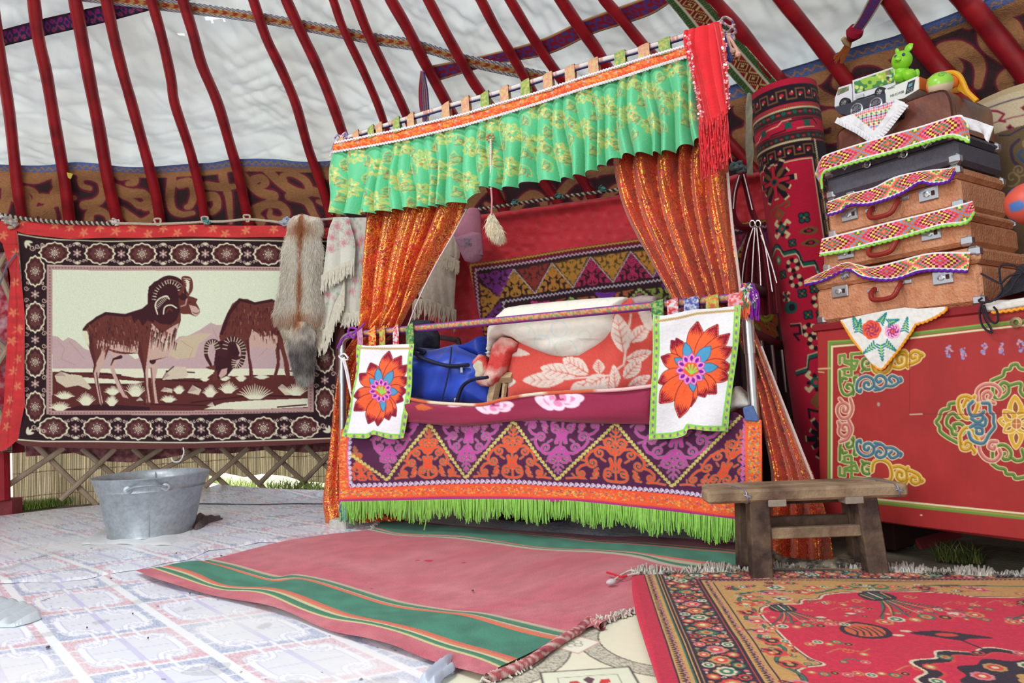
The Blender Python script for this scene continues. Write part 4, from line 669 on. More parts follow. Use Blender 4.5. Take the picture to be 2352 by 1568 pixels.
M_fur = mat('fur_hair', None, .75, noise=(0, 0), bump=(0, 0), trans=.25)
FPL = plane(TP0+np.array([0, -.08, 0]), TN)
fx = thing('fox_skin', 'pale fox skin with rusty stripe and grey tail hanging at the right of the tapestry', 'fur skin', pt(FPL, 695, 880))
def fc(X, Y, rs):
    cx = 694-.02*(Y-500); d = np.abs(X-cx); base = np.array([238, 231, 218])[None]*np.ones((len(X), 1)); gry = np.array([160, 152, 144]); t = np.clip((d-8)/40., 0, 1)*np.clip((Y-560)/150., 0, .33); base = base*(1-t[:, None])+gry*t[:, None]
    rust = np.array([168, 98, 56]); k = np.exp(-(d/(4.5+2*np.sin(Y/20)))**2)*.95+.65*np.exp(-((Y-525)/16.)**2-(d/26.)**2)+.55*np.exp(-((Y-722)/14.)**2)*np.exp(-(d/14)**2)+.3*np.exp(-((Y-735)/18.)**2); k = np.clip(k, 0, .9); return base*(1-k[:, None])+rust*k[:, None]
body = [(664, 506), (675, 496), (694, 490), (712, 496), (736, 500), (742, 520), (736, 544), (743, 570), (742, 610), (736, 655), (742, 690), (745, 712), (736, 742), (722, 752), (700, 745), (690, 740), (668, 746), (650, 744), (634, 742), (628, 718), (636, 690), (644, 650), (648, 600), (650, 565), (660, 540)]
fur_sheet('pelt', body, FPL, .05, 1.6, .036, fc, fx, seed=2)
def tc_(X, Y, rs):
    t = vnoise(X/8., Y/13., 1, 3)[:, None]; d = np.clip((Y-770)/40., 0, 1)[:, None]; e = np.clip((Y-845)/20., 0, 1)[:, None]; c = np.array([206, 198, 188])*(1-d)+np.array([122, 116, 114])*d; c = c*(1-e)+np.array([186, 182, 176])*e; k = np.exp(-((Y-735)/16.)**2-((X-684)/10.)**2)[:, None]; return (c*(1-k)+np.array([176, 110, 66])*k)*(.78+.4*t)
tail = [(676, 735), (706, 735), (724, 760), (722, 800), (722, 840), (716, 868), (704, 880), (688, 874), (676, 850), (668, 815), (664, 785), (668, 755)]
fur_sheet('tail', tail, plane(TP0+np.array([0, -.11, 0]), TN), .045, 2.6, .034, tc_, fx, seed=5)
legc = lambda X, Y, rs: np.array([222, 210, 190])[None]*(.8+.3*vnoise(X/6, Y/9, 1, 4)[:, None])
fur_sheet('hind_leg', [(640, 742), (662, 745), (668, 775), (670, 800), (660, 806), (655, 785), (648, 765)], FPL, .02, 2.4, .022, legc, fx, seed=6)
fur_sheet('hind_leg', [(724, 748), (744, 742), (742, 770), (736, 800), (728, 795), (728, 770)], FPL, .02, 2.4, .022, legc, fx, seed=7)
# ================================================================ THE CURTAINED BED
BL = pt(floorz(), 788, 1215); BRT = pt(floorz(), 1742, 1275); BE = (BRT-BL)/np.linalg.norm(BRT-BL); BN = np.array([-BE[1], BE[0], 0]); ZU = np.array([0, 0, 1.0])
BP = lambda off=0.0: plane(BL-BN*off, BN)
EP = lambda off=0.0: plane(BRT+BE*off, BE*.75-BN*.086)
M_steel = mat('bed_steel', (188, 186, 188), .28, metal=.9, noise=(30, .08), bump=(40, .05)); M_dark = mat('brown_bed_tube', (66, 40, 44), .4, spec=.5, noise=(30, .2))
bed = thing('iron_bed', 'metal bed behind the embroidered skirt, with steel front posts and dark brown end frame', 'bed', BL)
pb = lambda x, y, off=0.0: pt(BP(off), x, y); pe = lambda x, y, off=0.0: pt(EP(off), x, y)
barP = [pb(787, 1190), pb(787, 1000), pb(786, 830), pb(786, 796), pb(790, 780), pb(803, 770), pb(830, 765)]
MB().tube(cr(barP, 6), .019, 14).out('post', M_steel, bed, label='steel front post with rounded elbow')
MB().tube([pb(1742, 1262), pb(1737, 1000), pb(1722, 800)], .022, 14).out('post', M_steel, bed, label='steel front post'); MB().tube([pb(1723, 812), pb(1714, 700)], .0255, 14).out('post_sleeve', M_steel, bed); MB().lathe(pb(1714, 697), [(.0255, 0), (.02, .012), (0, .016)], 14).out('post_cap', M_steel, bed)
MB().tube([pb(786, 850), pb(786, 880)], .021, 14).out('post_sleeve', M_steel, bed)
MB().tube([pb(830, 765), pb(1200, 730), pb(1705, 678)], .012, 10).out('top_rail', M_steel, bed)
# right end frame, running back towards the wall
MB().tube(cr([pe(1722, 660), pe(1745, 668), pe(1780, 684), pe(1794, 694), pe(1799, 712), pe(1800, 760), pe(1812, 900), pe(1828, 1060)], 8), .024, 12).out('end_frame', M_dark, bed); MB().tube([pe(1726, 762), pe(1800, 796)], .02, 12).out('end_rail', M_dark, bed)
for a, b in (((1772, 786), (1782, 880)), ((1796, 800), (1806, 900)), ((1748, 776), (1760, 900))): MB().tube([pe(*a), pe(*b)], .008, 8).out('end_bar', M_steel, bed)
MB().tube(cr([pb(940, 772, -.75), pb(1000, 774, -.75), pb(1042, 780, -.75), pb(1054, 792, -.75), pb(1056, 900, -.75)], 6), .016, 10).out('rear_frame', M_dark, bed)
for s_ in (.04, 1.96):
    for d in (.80,): q = BL+BE*s_+BN*d; MB().tube([q, q+ZU*.9], .018, 10).out('rear_post', M_dark, bed)
for z in (.40,): MB().box(BL+BE*1.03+BN*.42+ZU*z, BE, BN, ZU, 1.0, .40, .02).out('bed_base', M_dark, bed, smooth=False)
o = MB().box(BL+BE*.0+ZU*.028+BN*.0, BE, BN, ZU, .055, .05, .028, .008).out('concrete_block', mat('rough_concrete', (186, 182, 176), .95, noise=(40, .15), bump=(90, .8)), smooth=False); tag(o, 'small concrete block under the left front foot of the bed', 'block')
o = MB().box(BL+BE*1.04+BN*.46+ZU*.54, BE, BN, ZU, .98, .36, .118, .05).out('mattress', mat('striped_mattress', (120, 60, 84), .9)); tag(o, 'mattress on the bed, hidden behind the maroon blanket', 'mattress')
# strap wrapped round the top rail, with its knots and tassels
def railpat(S_, T_):
    e = np.abs(np.cos(T_)); C = np.zeros(S_.shape+(3,)); k = vnoise(S_*170, T_*3, 1, 5) > .5; C[:] = (208, 158, 112); C[k] = (126, 150, 104); C[vnoise(S_*140+9, T_*3, 1, 8) > .66] = (214, 96, 70); C[e > .5] = (222, 208, 216); C[e > .66] = (132, 62, 150); return C
rs_ = ctube('rail_strap', resamp(np.array([pb(812, 768, .01), pb(1100, 741, .01), pb(1400, 712, .01), pb(1704, 682, .01)]), 420), .0185, 16, M_weave, railpat, None, flat=1.0); tag(rs_, 'purple edged woven strap stretched along the top rail of the bed', 'woven strap')
M_pur = mat('purple_braid', (138, 58, 160), .8); m = MB()
for L in ([(812, 778), (800, 762), (806, 752), (820, 758), (812, 778)], [(808, 766), (828, 752), (838, 742)], [(800, 768), (785, 780), (775, 800)], [(804, 772), (790, 775), (780, 792)]): m.tube([pb(*q, .03) for q in cr(L, 5)], .006, 6)
tag(m.out('strap_knot', M_pur), 'purple strap end knotted on the left corner of the bed rail', 'knot')
tk = thing('rail_tassels', 'bunch of purple, orange and green yarn tassels on the right end of the bed rail', 'tassel', pb(1712, 700))
for nm, c, xs, y2, lab in (('purple_yarn', (128, 34, 160), (1722, 1742), 742, None), ('orange_yarn', (232, 104, 66), (1698, 1722), 738, None), ('green_yarn', (70, 146, 96), (1706, 1734), 722, None), ('white_yarn', (214, 206, 210), (1700, 1738), 705, None)):
    m = MB(); rs = random.Random(c[0])
    for i in range(11):
        x = rs.uniform(*xs); m.tube([pb(v[0], v[1], .045+rs.uniform(-.01, .01)) for v in cr([(1708+rs.uniform(-8, 8), 664+rs.uniform(-4, 6)), (1716+rs.uniform(-10, 12), 655+rs.uniform(-4, 6)), (x, 676+rs.uniform(-6, 6)), (x+rs.uniform(-4, 4), y2-rs.uniform(0, 22))], 4)], .0032, 5)
    m.out(nm, mat(nm, c, .9), tk, label=nm.replace('_', ' ')+' strands')
m = MB()
for L in ([(784, 812), (780, 820), (792, 826), (800, 824)], [(790, 820), (800, 860), (806, 900)], [(786, 822), (794, 850), (802, 890), (812, 930)], [(778, 818), (790, 812), (800, 822)]): m.tube([pb(*q, .03) for q in cr(L, 4)], .005, 6)
tag(m.out('white_tie', mat('white_rag', (226, 224, 228), .8)), 'thin white rag tied round the left bed post', 'tie')
o = sheet('denim_patch', [(1706, 936), (1728, 930), (1742, 962), (1742, 968), (1712, 966), (1708, 950)], BP(.045), 2, mat('blue_denim', (84, 108, 160), .9, noise=(120, .2)), back=.01); tag(o, 'scrap of blue denim wrapped round the right bed post', 'cloth')
m = MB()
for i in range(9): rs = random.Random(i); m.tube([pb(788+rs.uniform(-4, 4), 1152, .05), pb(786+rs.uniform(-8, 8), 1170, .06), pb(790+rs.uniform(-8, 10), 1190+rs.uniform(-8, 10), .055)], .004, 5)
tag(m.out('yarn_tie', mat('blue_green_yarn', (60, 104, 150), .9)), 'blue and green yarn tying the skirt to the left bed post near the floor', 'tie')
# ---------------------------------------------------------------- embroidered skirt
def tri(cv, A, B, C, c, oc, w, full=True, hi=None):
    """ram horn ornament inside the triangle with apex A and base B-C"""
    A, B, C = [np.array(q, float) for q in (A, B, C)]; m = (B+C)/2; ex = (C-B)/2; ey = m-A; k = np.linalg.norm(ex)*.5+np.linalg.norm(ey)*.5
    f = lambda P: A+np.asarray(P)[:, :1]*ex+np.asarray(P)[:, 1:]*ey
    def sp(cx, cy, r, a0, sg, t=1.25): a = spir(0, 0, r, a0, sg, t, 20, .12); return np.array([cx, cy])+a*np.array([k/np.linalg.norm(ex), k/np.linalg.norm(ey)])
    L = [([(0, .06), (0, .3)], .8)] + [([(0, .5), (0, .99)], 1.0)]
    for s in (1, -1):
        L += [([(0, .14), (s*.05, .12), (s*.07, .09)], .7), ([(0, .21), (s*.07, .20), (s*.11, .16)], .8)]
        L += [(np.vstack([[(0, .5), (s*.06, .43), (s*.19, .38)], sp(s*.115, .32, .10, 0 if s > 0 else math.pi, -s, 1.3)]), 1.05)]
        L += [([(s*.19, .30), (s*.27, .27)], .7), ([(0, .3), (s*.03, .36), (0, .44)], .6)]
        if full:
            L += [(np.vstack([[(0, .52), (s*.08, .5), (s*.17, .42), (s*.3, .4)], sp(s*.31, .50, .105, -math.pi/2, s, 1.35)]), 1.05)]
            L += [(np.vstack([[(s*.36, .44), (s*.50, .50), (s*.58, .60)], sp(s*.46, .68, .10, 0 if s > 0 else math.pi, s, 1.35)]), 1.05), ([(s*.28, .60), (s*.2, .64)], .9), ([(s*.6, .66), (s*.68, .64)], .8)]
            L += [(np.vstack([[(s*.58, .72), (s*.68, .75), (s*.76, .82)], sp(s*.68, .88, .075, 0 if s > 0 else math.pi, s, 1.3)]), 1.0), ([(s*.62, .97), (s*.78, .965), (s*.97, .985)], .9), ([(s*.8, .96), (s*.86, .9)], .7)]
            L += [(np.vstack([[(s*.1, .6), (s*.06, .7), (s*.09, .76)], sp(s*.15, .85, .10, -math.pi/2-s*1.2, s, 1.35)]), [1.6]*3+[1.0]*20), (np.vstack([[(0, .99), (s*.1, .99)], sp(s*.16, .86, .13, math.pi/2, -s, .45)]), 1.0)]
            L += [(np.vstack([[(s*.36, .78)], sp(s*.42, .88, .065, -math.pi/2, -s, 1.2)]), 1.0), ([(s*.4, .95), (s*.5, .96)], .9)]
    D = [(f(p), np.asarray(q)*w*(np.linspace(1.15, .6, len(p)) if len(p) > 12 else 1)) for p, q in L]; draws(cv, D, w, c, oc, w*.25)
    if hi is not None:
        for p, q in D[::2]:
            for i in range(0, len(p)-1, 3): cv.ell(p[i][0]+w*.9, p[i][1]+w*.6, .8, .8, hi)
sk = Cv(770, 930, 1760, 1205, 1.15, (82, 28, 70)); gx, gy = sk.grid()
OR, MG, GRN, YL, WHT = (232, 84, 50), (196, 74, 164), (104, 136, 112), (212, 210, 112), (222, 216, 238)
up = [(735, 990), (982, 975), (1180, 968), (1414, 972), (1705, 952)]; dn = [(887, 1103), (1070, 1098), (1284, 1101), (1542, 1119), (1870, 1150)]
zz = [up[0]]
for a, b in zip(dn, up[1:]): zz += [a, b]
for i in range(1, 4): tri(sk, (up[i][0]-1, up[i][1]+4), (dn[i-1][0]+16, dn[i-1][1]-2), (dn[i][0]-14, dn[i][1]-2), OR, GRN, 4.3, True, (206, 180, 120))
tri(sk, (1712, 975), (1556, 1117), (1730, 1132), OR, GRN, 4.2, True, (206, 180, 120)); tri(sk, (812, 1020), (798, 1100), (872, 1102), (206, 92, 52), GRN, 3, False); tri(sk, (820, 1050), (790, 1104), (868, 1104), OR, GRN, 2.6)
for i, c_ in enumerate(dn[:4]): tri(sk, (c_[0], c_[1]-8), (up[i+1][0]-16, 962), ((up[i][0]+14 if i else 832), 962), MG, GRN, 4.5, True, (206, 180, 120)) if i < 3 else tri(sk, (c_[0], c_[1]-10), (1682, 966), (1432, 966), MG, GRN, 5, True, (206, 180, 120))
for a, b in zip(zz[:-1], zz[1:]): curlchain(sk, [a, b], 9.5, 4.4, 2.1, YL, 1 if b[1] > a[1] else -1)
wc = cr([(800, 1115), (900, 1112), (1100, 1104), (1250, 1108), (1400, 1117), (1560, 1131), (1640, 1140), (1712, 1146)], 6); curlchain(sk, wc, 12, 5.5, 2.3, WHT); curlchain(sk, [(804, 985), (803, 1112)], 11, 5, 2.2, WHT); curlchain(sk, [(1712, 960), (1708, 1050), (1704, 1140)], 12, 5.5, 2.4, (206, 110, 190))
# orange brocade border, magenta cord
def bandpoly(T_, B_): return list(map(tuple, T_))+list(map(tuple, B_[::-1]))
ob_t = cr([(783, 1121), (900, 1119), (1100, 1111), (1250, 1115), (1400, 1124), (1560, 1139), (1700, 1156), (1760, 1164)], 5); ob_b = cr([(783, 1145), (900, 1143), (1100, 1139), (1240, 1141), (1320, 1144), (1500, 1163), (1690, 1186), (1760, 1196)], 5)
sk.poly(bandpoly(ob_t, ob_b+np.array([0, 6])), (236, 92, 56)); sk.poly([(778, 985), (799, 985), (799, 1130), (778, 1150)], (236, 92, 56)); sk.poly([(1710, 960), (1756, 958), (1756, 1180), (1712, 1160)], (236, 100, 60)); sk.stroke([(799, 985), (799, 1120)], 2, (230, 90, 150))
rs = random.Random(4)
for i in range(1500):
    t = rs.random(); k = t*(len(ob_t)-1); j = int(k); a = ob_t[j]*(1-k+j)+ob_t[j+1]*(k-j); b = ob_b[j]*(1-k+j)+ob_b[j+1]*(k-j); u = rs.uniform(.16, .82); x, y = a+(b-a)*u
    if i % 4 == 0: x = rs.uniform(1718, 1746); y = rs.uniform(965, 1150)
    elif i % 9 == 1: x = rs.uniform(781, 795); y = rs.uniform(990, 1140)
    q = rs.uniform(0, 6.28); sk.stroke([(x, y), (x+4*math.cos(q), y+3*math.sin(q))], 1.5, rs.choice([(240, 176, 70), (214, 140, 50), (240, 196, 96), (176, 80, 40)]))
for i in range(0, len(ob_t)-1):
    m_ = ob_t[i]*.5+ob_b[i]*.5; sk.ell(m_[0], m_[1]-3, 2, 2, (112, 92, 170)); sk.ell(m_[0]+12, m_[1]+3, 2.2, 1.8, (120, 160, 150))
for y in range(985, 1150, 22): sk.ell(1732, y, 2.6, 2.6, (96, 84, 160)); sk.ell(1722, y+11, 2.6, 3, (120, 160, 150)); sk.ell(1740, y+11, 2.6, 3, (120, 160, 150))
sk.stroke(ob_b+np.array([0, 1]), 2.6, (214, 60, 60)); sk.stroke(ob_b+np.array([0, 6]), 8, (170, 50, 134)); sk.stroke(ob_t, 2, (236, 80, 46))
M_emb = mat('embroidered_velvet', None, .82, noise=(200, .1), bump=(260, .35), sheen=.15)
skd = lambda x, y: .006*np.sin(x/28.)+.012*np.sin(x/95.+1)+.006*np.sin(y/23.)
skt = thing('bed_skirt', 'embroidered bed skirt with orange and magenta horn ornament and a lime green fringe', 'bed skirt', pb(1240, 1190))
ot = [(783, 985), (860, 975), (930, 965), (1500, 960), (1600, 950), (1690, 946), (1712, 962), (1749, 964), (1751, 1040), (1749, 1130), (1747, 1194)]
sheet('embroidered_panel', ot+[tuple(q+np.array([0, 9])) for q in ob_b[::-1] if q[0] < 1750]+[(779, 1152)], BP(.045), 1.35, M_emb, sk, skd, skt)
fr = MB(); rs = random.Random(9); fb = resamp(ob_b+np.array([0, 8]), 900)
for i, (x, y) in enumerate(fb):
    if x > 1700: continue
    L = (38+6*math.sin(i*.05)+5*math.sin(i*.31)+rs.uniform(-5, 5))*(1+.25*(x-790)/900); dx = rs.uniform(-5, 5)+3*math.sin(i*.13); o_ = .05+rs.uniform(-.008, .012)
    fr.tube([pb(x, y-2, o_), pb(x+dx*.3, y+L*.5, o_+.006), pb(x+dx, y+L, o_)], [.003, .003, .0018], 4)
fr.tube([pb(975, 1180, .05), pb(978, 1200, .05), pb(974, 1217, .05)], .003, 5)
fr.out('fringe', mat('lime_yarn', (150, 206, 96), .9, noise=(80, .15)), skt)
# ---------------------------------------------------------------- maroon flowered blanket along the front
mr = Cv(900, 880, 1520, 990, 1.5, (146, 40, 74)); W1, P1 = (240, 214, 232), (226, 140, 186)
for (cx, cy, s_) in ((1140, 932, 1.0), (1290, 918, 1.3)):
    for a, r in ((2.7, 1.1), (3.6, .7), (.5, .9), (-.2, 1.0), (1.7, .8), (5.2, .8)):
        x = cx+26*s_*r*math.cos(a); y = cy+11*s_*r*math.sin(a); mr.ell(x, y, 19*s_*r, 9*s_, W1, a*.2); mr.ell(x+(cx-x)*.3, y+(cy-y)*.3, 11*s_*r, 5*s_, P1, a*.2)
    mr.stroke([(cx-8, cy), (cx+10, cy-2)], 3, (180, 50, 110))
mr.poly([(962, 932), (975, 926), (1005, 937), (985, 942), (968, 940)], (206, 96, 56)); mr.ell(1050, 931, 16, 3, W1); mr.stroke([(930, 970), (1060, 976), (1200, 966), (1500, 973)], 1.2, (96, 20, 48))
tpE = cr([(925, 912), (980, 923), (1050, 928), (1105, 929), (1160, 916), (1230, 905), (1330, 899), (1420, 895), (1500, 886)], 6)
M_fleece = mat('fleece', None, .95, noise=(120, .08), bump=(350, .3), sheen=.3)
o = puff('maroon_blanket', [tuple(q) for q in tpE]+[(1502, 975), (1400, 973), (1320, 971), (1240, 965), (1180, 967), (1110, 976), (1060, 979), (990, 974), (928, 968)], BP(.055), .035, 22, 2, M_fleece, mr, lambda x, y: .008*np.sin(x/40.)+.01*np.sin(y/14.+x/90.), back=.12); mb_ = tag(o, 'maroon fleece blanket with pink and white flowers folded over the front edge of the bed', 'blanket')
def bindc(S_, T_):
    C = np.zeros(S_.shape+(3,)); t = S_/S_.max(); C[:] = (206, 98, 60); C[(t > .12) & (t < .33)] = (228, 208, 186); C[(t > .52) & (t < .62)] = (228, 208, 186); C[(t > .8)] = (232, 190, 190); return C
ctube('edge_binding', np.array([pb(x, y, .075) for x, y in tpE]), .008, 8, M_fleece, bindc, mb_)
# ---------------------------------------------------------------- pile of blankets
rb = Cv(1150, 660, 1520, 930, 1.4, (216, 82, 72)); gx, gy = rb.grid(); WH = (230, 214, 204)
def bleaf(x0, y0, x1, y1, w, n=4):
    a = np.array(S([(x0, y0)], K1, 1000, 380)[0]); b = np.array(S([(x1, y1)], K1, 1000, 380)[0]); d = b-a; m = np.array([-d[1], d[0]])
    rb.poly(cr([a, a+d*.3+m*w, a+d*.6+m*w*1.05, b, a+d*.6-m*w, a+d*.3-m*w*.9], 5, True), WH); rb.stroke([a, a+d*.85], [2.6, .8], (214, 100, 88))
    for t in np.linspace(.2, .7, n):
        for s_ in (-1, 1): rb.stroke([a+d*t, a+d*(t+.16)+m*s_*w*.75], [1.8, .7], (214, 100, 88))
for q in ((900, 1430, 620, 1432, .17), (980, 1400, 740, 1350, .2), (1060, 1390, 890, 1290, .26), (1130, 1390, 1120, 1296, .36), (1170, 1400, 1010, 1500, .24), (1050, 1440, 930, 1545, .26), (1200, 1410, 1180, 1540, .3), (1290, 1250, 1250, 1000, .22), (1330, 1180, 1440, 1060, .26), (1300, 1300, 1460, 1240, .2), (1290, 1420, 1390, 1290, .24), (1310, 1480, 1450, 1400, .2), (1240, 1480, 1230, 1330, .2), (1380, 1010, 1440, 900, .24)): bleaf(*q)
rb.stroke(S([(760, 1440), (960, 1420), (1200, 1400), (1290, 1330), (1310, 1150), (1330, 1000)], K1, 1000, 380), 4, WH)
for q in ([(1165, 862), (1198, 876), (1168, 890)], [(1330, 890), (1400, 884), (1404, 905), (1330, 912)], [(1165, 800), (1200, 800), (1230, 815), (1180, 818)], [(1470, 700), (1500, 720), (1500, 760), (1480, 740)]): rb.poly(cr(q, 5, True), WH)
rb.a *= (.95+.08*vnoise(gx*.9, gy*.9, 1, 4))[..., None]
pile = thing('blanket_pile', 'folded red and white leaf patterned blanket under a pale sheet on the bed', 'blanket', pb(1320, 910, -.2))
puff('red_blanket', [(1166, 790), (1200, 770), (1300, 760), (1400, 700), (1440, 684), (1470, 682), (1502, 700), (1515, 800), (1515, 905), (1300, 920), (1167, 925)], BP(-.18), .07, 40, 2.4, M_fleece, rb, lambda x, y: .02*np.sin((x-1400)/17.)*(x > 1400)+.008*np.sin(x/50.), pile, back=.42)
puff('grey_fold', [(1450, 684), (1475, 678), (1508, 680), (1510, 700), (1460, 705)], BP(-.14), .03, 14, 3, mat('grey_pink_fleece', (176, 158, 160), .95, bump=(200, .5)), None, None, pile, back=.3)
ws = Cv(1100, 660, 1470, 860, 1.6, (232, 229, 218)); rs = random.Random(3)
for i in range(13):
    x, y, r = rs.uniform(1150, 1430), rs.uniform(690, 815), rs.uniform(12, 28); c = rs.choice([(186, 220, 206), (196, 214, 230), (206, 222, 196), (204, 226, 220)])
    for k in range(int(r*1.3)): a = k/(r*1.3)*6.28*1.02*int(1)*1.0; a = k*2*math.pi/int(r*1.3); ws.ell(x+r*math.cos(a), y+r*math.sin(a)*.95, 1.5, 1.5, c)
puff('pale_sheet', [(1114, 830), (1122, 790), (1124, 752), (1145, 724), (1165, 706), (1200, 700), (1280, 692), (1350, 686), (1430, 681), (1446, 684), (1434, 710), (1427, 735), (1423, 766), (1379, 800), (1340, 824), (1300, 828), (1275, 822), (1224, 803), (1198, 790), (1180, 778), (1162, 772), (1138, 780), (1126, 806), (1118, 832)], BP(-.15), .09, 45, 2.4, mat('pale_cotton', None, .9, noise=(40, .05), bump=(40, .25)), ws, lambda x, y: .006*np.sin(x/19.+y/11.)*(y > 780), pile, back=.4)
M_redf = mat('red_fleece', (206, 70, 68), .95, bump=(200, .5), c2=(228, 196, 184), big=9); M_beige = mat('beige_lining', (206, 192, 168), .95, bump=(200, .4))
puff('blanket_corner', [(1122, 832), (1132, 790), (1150, 774), (1170, 776), (1186, 786), (1184, 806), (1172, 812), (1160, 850), (1148, 868), (1128, 888), (1118, 880), (1116, 850)], BP(-.1), .025, 10, 2.4, M_redf, None, None, pile, back=.05)
puff('blanket_corner', [(1066, 856), (1078, 836), (1100, 812), (1112, 820), (1122, 850), (1122, 888), (1104, 886), (1078, 872)], BP(-.09), .02, 10, 2.4, M_redf, None, None, pile, back=.05, label='turned back red corner with beige lining')
puff('lining', [(1074, 858), (1082, 842), (1098, 826), (1108, 832), (1112, 856), (1104, 868), (1086, 866)], BP(-.068), .008, 8, 2.4, M_beige, None, None, pile, back=.005)
wf = thing('wooden_stool', 'rough pale wooden stool between the blue bag and the red blanket', 'stool', pb(1145, 915, -.12)); M_pine = mat('rough_pine', (190, 164, 128), .85, noise=(20, .2), stretch=(1, 1, 4)); pw = lambda x, y: pb(x, y, -.13)
MB().tube([pw(1140, 874), pw(1128, 930)], .028, 4).out('leg', M_pine, wf, smooth=False); MB().tube([pw(1138, 868), pw(1178, 866)], .026, 4).out('crossbar', M_pine, wf, smooth=False); MB().tube([pw(1160, 880), pw(1155, 925)], .012, 4).out('crossbar', M_pine, wf, smooth=False)
o = puff('white_cloth', [(1676, 905), (1690, 885), (1712, 905), (1728, 930), (1720, 936), (1690, 938), (1672, 950), (1672, 925)], BP(-.02), .04, 12, 2.4, mat('creamy_cloth', (206, 200, 186), .95, bump=(60, .4), c2=(232, 234, 238), big=9), back=.1); tag(o, 'bunched white and cream cloth between the flower panel and the right bed post', 'cloth')
# ---------------------------------------------------------------- blue bag
bag = thing('blue_bag', 'shiny blue zipped sports bag with black piping lying on the left of the bed', 'bag', pb(1030, 925, -.15))
M_blue = mat('blue_nylon', (36, 72, 190), .42, noise=(5, .15), bump=(12, .35), spec=.5, sheen=.2); M_navy = mat('navy_trim', (30, 36, 62), .6)
puff('body', [(936, 800), (955, 797), (975, 806), (1000, 802), (1036, 793), (1044, 790), (1062, 800), (1080, 810), (1112, 822), (1130, 850), (1132, 930), (936, 930)], BP(-.16), .13, 60, 3, M_blue, None, lambda x, y: .012*np.sin(x/12.+y/21.)+.01*np.sin(y/13.), bag, back=.25)
puff('flap', [(1040, 796), (1075, 786), (1100, 772), (1108, 771), (1118, 790), (1120, 826), (1085, 812)], BP(-.2), .06, 16, 3, mat('deep_blue_nylon', (30, 54, 150), .45, bump=(12, .3)), None, None, bag, back=.15)
pbag = lambda L, off: [pb(*q, off) for q in cr(L, 6)]
m = MB(); m.tube(pbag([(942, 803), (975, 824), (1030, 840), (1075, 838)], -.02), .02, 8, flat=.5); m.tube(pbag([(1037, 797), (1034, 830), (1025, 880), (1012, 928)], -.015), .004, 6); m.tube(pbag([(1120, 866), (1085, 872), (1062, 888), (1048, 926)], .0), .014, 8, flat=.6); m.tube(pbag([(950, 800), (976, 808), (960, 815)], -.06), .01, 8); m.out('piping', M_navy, bag)
z = MB().box(pb(1060, 848, -.02), BE, BN, ZU, .007, .003, .018, .002); z.tube([pb(1054, 838, -.02), pb(1062, 840, -.02)], .005, 6); z.out('zip_pull', M_steel, bag)
z = MB().box(pb(1046, 920, -.0), BE, BN, ZU, .007, .003, .014, .002); z.out('zip_pull', M_steel, bag)
o = puff('dark_jacket', [(945, 735), (985, 735), (1000, 770), (1000, 800), (960, 806), (942, 790)], BP(-.45), .06, 20, 3, mat('slate_jacket', (92, 102, 124), .8, noise=(14, .3), c2=(50, 50, 66), big=8), back=.05); tag(o, 'slate blue jacket hanging behind the left curtain above the blue bag', 'jacket')
# ---------------------------------------------------------------- red backdrop and embroidered hanging
rc = Cv(930, 380, 1960, 980, 2.4, (204, 46, 60)); gx, gy = rc.grid()
for i in range(0, 1040, 28):
    for j in range(0, 600, 26):
        x, y = 940+i+(j//26 % 2)*14, 390+j
        for k in range(4): a = k*.785+.3; rc.stroke([(x-9*math.cos(a), y-9*math.sin(a)), (x+9*math.cos(a), y+9*math.sin(a))], .9, (212, 78, 84))
ell = pdist([(960, 525), (1100, 492), (1300, 464), (1430, 447), (1600, 425), (1770, 395)])
o = sheet('red_quilt', [(960, 530), (1040, 505), (1100, 497), (1200, 484), (1300, 466), (1430, 447), (1600, 425), (1700, 403), (1770, 395), (1790, 500), (1860, 800), (1900, 1000), (1000, 1000), (990, 760), (960, 600)], BP(-1.0), 2.6, mat('red_damask', None, .7, noise=(12, .12), bump=(38, .3), sheen=.3), rc, lambda x, y: .02*np.sin(x/60+y/35.)+.045*np.exp(-((y-(497-.154*(x-1100)+10))/9.)**2)+.012*vnoise(x/14., y/9., 1, 7)); tag(o, 'red quilted cloth hung on a rope behind the bed', 'quilt')
twist('rope', np.array([pb(*q, -.93) for q in ((1040, 486), (1100, 480), (1200, 466), (1290, 452), (1400, 438), (1450, 432))]), .010, M_rope, M_rope2, 'black and white twisted rope above the red quilt behind the bed')
for i, (x, y) in enumerate(((1182, 466), (1284, 452), (1385, 433))): knot('cloth_tie', ['teal tie on the rope above the red quilt, nearest the pink cap', 'teal tie on the rope above the red quilt, the middle of three', 'teal tie on the rope above the red quilt, nearest the right curtain'][i], x, y, M_tie, BP(-.92), sz=8, r=.004)
em = Cv(1060, 480, 1860, 960, 1.3, (52, 22, 34)); af = lambda u, v: (1082+u+.085*v, 609-.152*u+v+.06*v*u/400)
def aL(L): return [af(*q) for q in L]
em.poly(aL([(-4, -2), (760, -2), (760, 14), (14, 14), (14, 400), (-4, 400)]), (110, 22, 46)); em.stroke(wavy(aL([(-3, 400), (-1, 0), (760, 0)]), 2.2, 8), 3.2, (200, 156, 66)); em.stroke(wavy(aL([(10, 400), (9, 12), (760, 12)]), 2.6, 9), 2, (216, 212, 230))
cols = [((196, 44, 96), (90, 30, 60)), ((200, 130, 52), (150, 150, 60)), ((112, 48, 150), (190, 60, 120)), ((206, 124, 46), (160, 160, 70)), ((150, 48, 44), (120, 60, 50)), ((196, 44, 96), (110, 30, 60)), ((200, 130, 52), (150, 150, 60))]
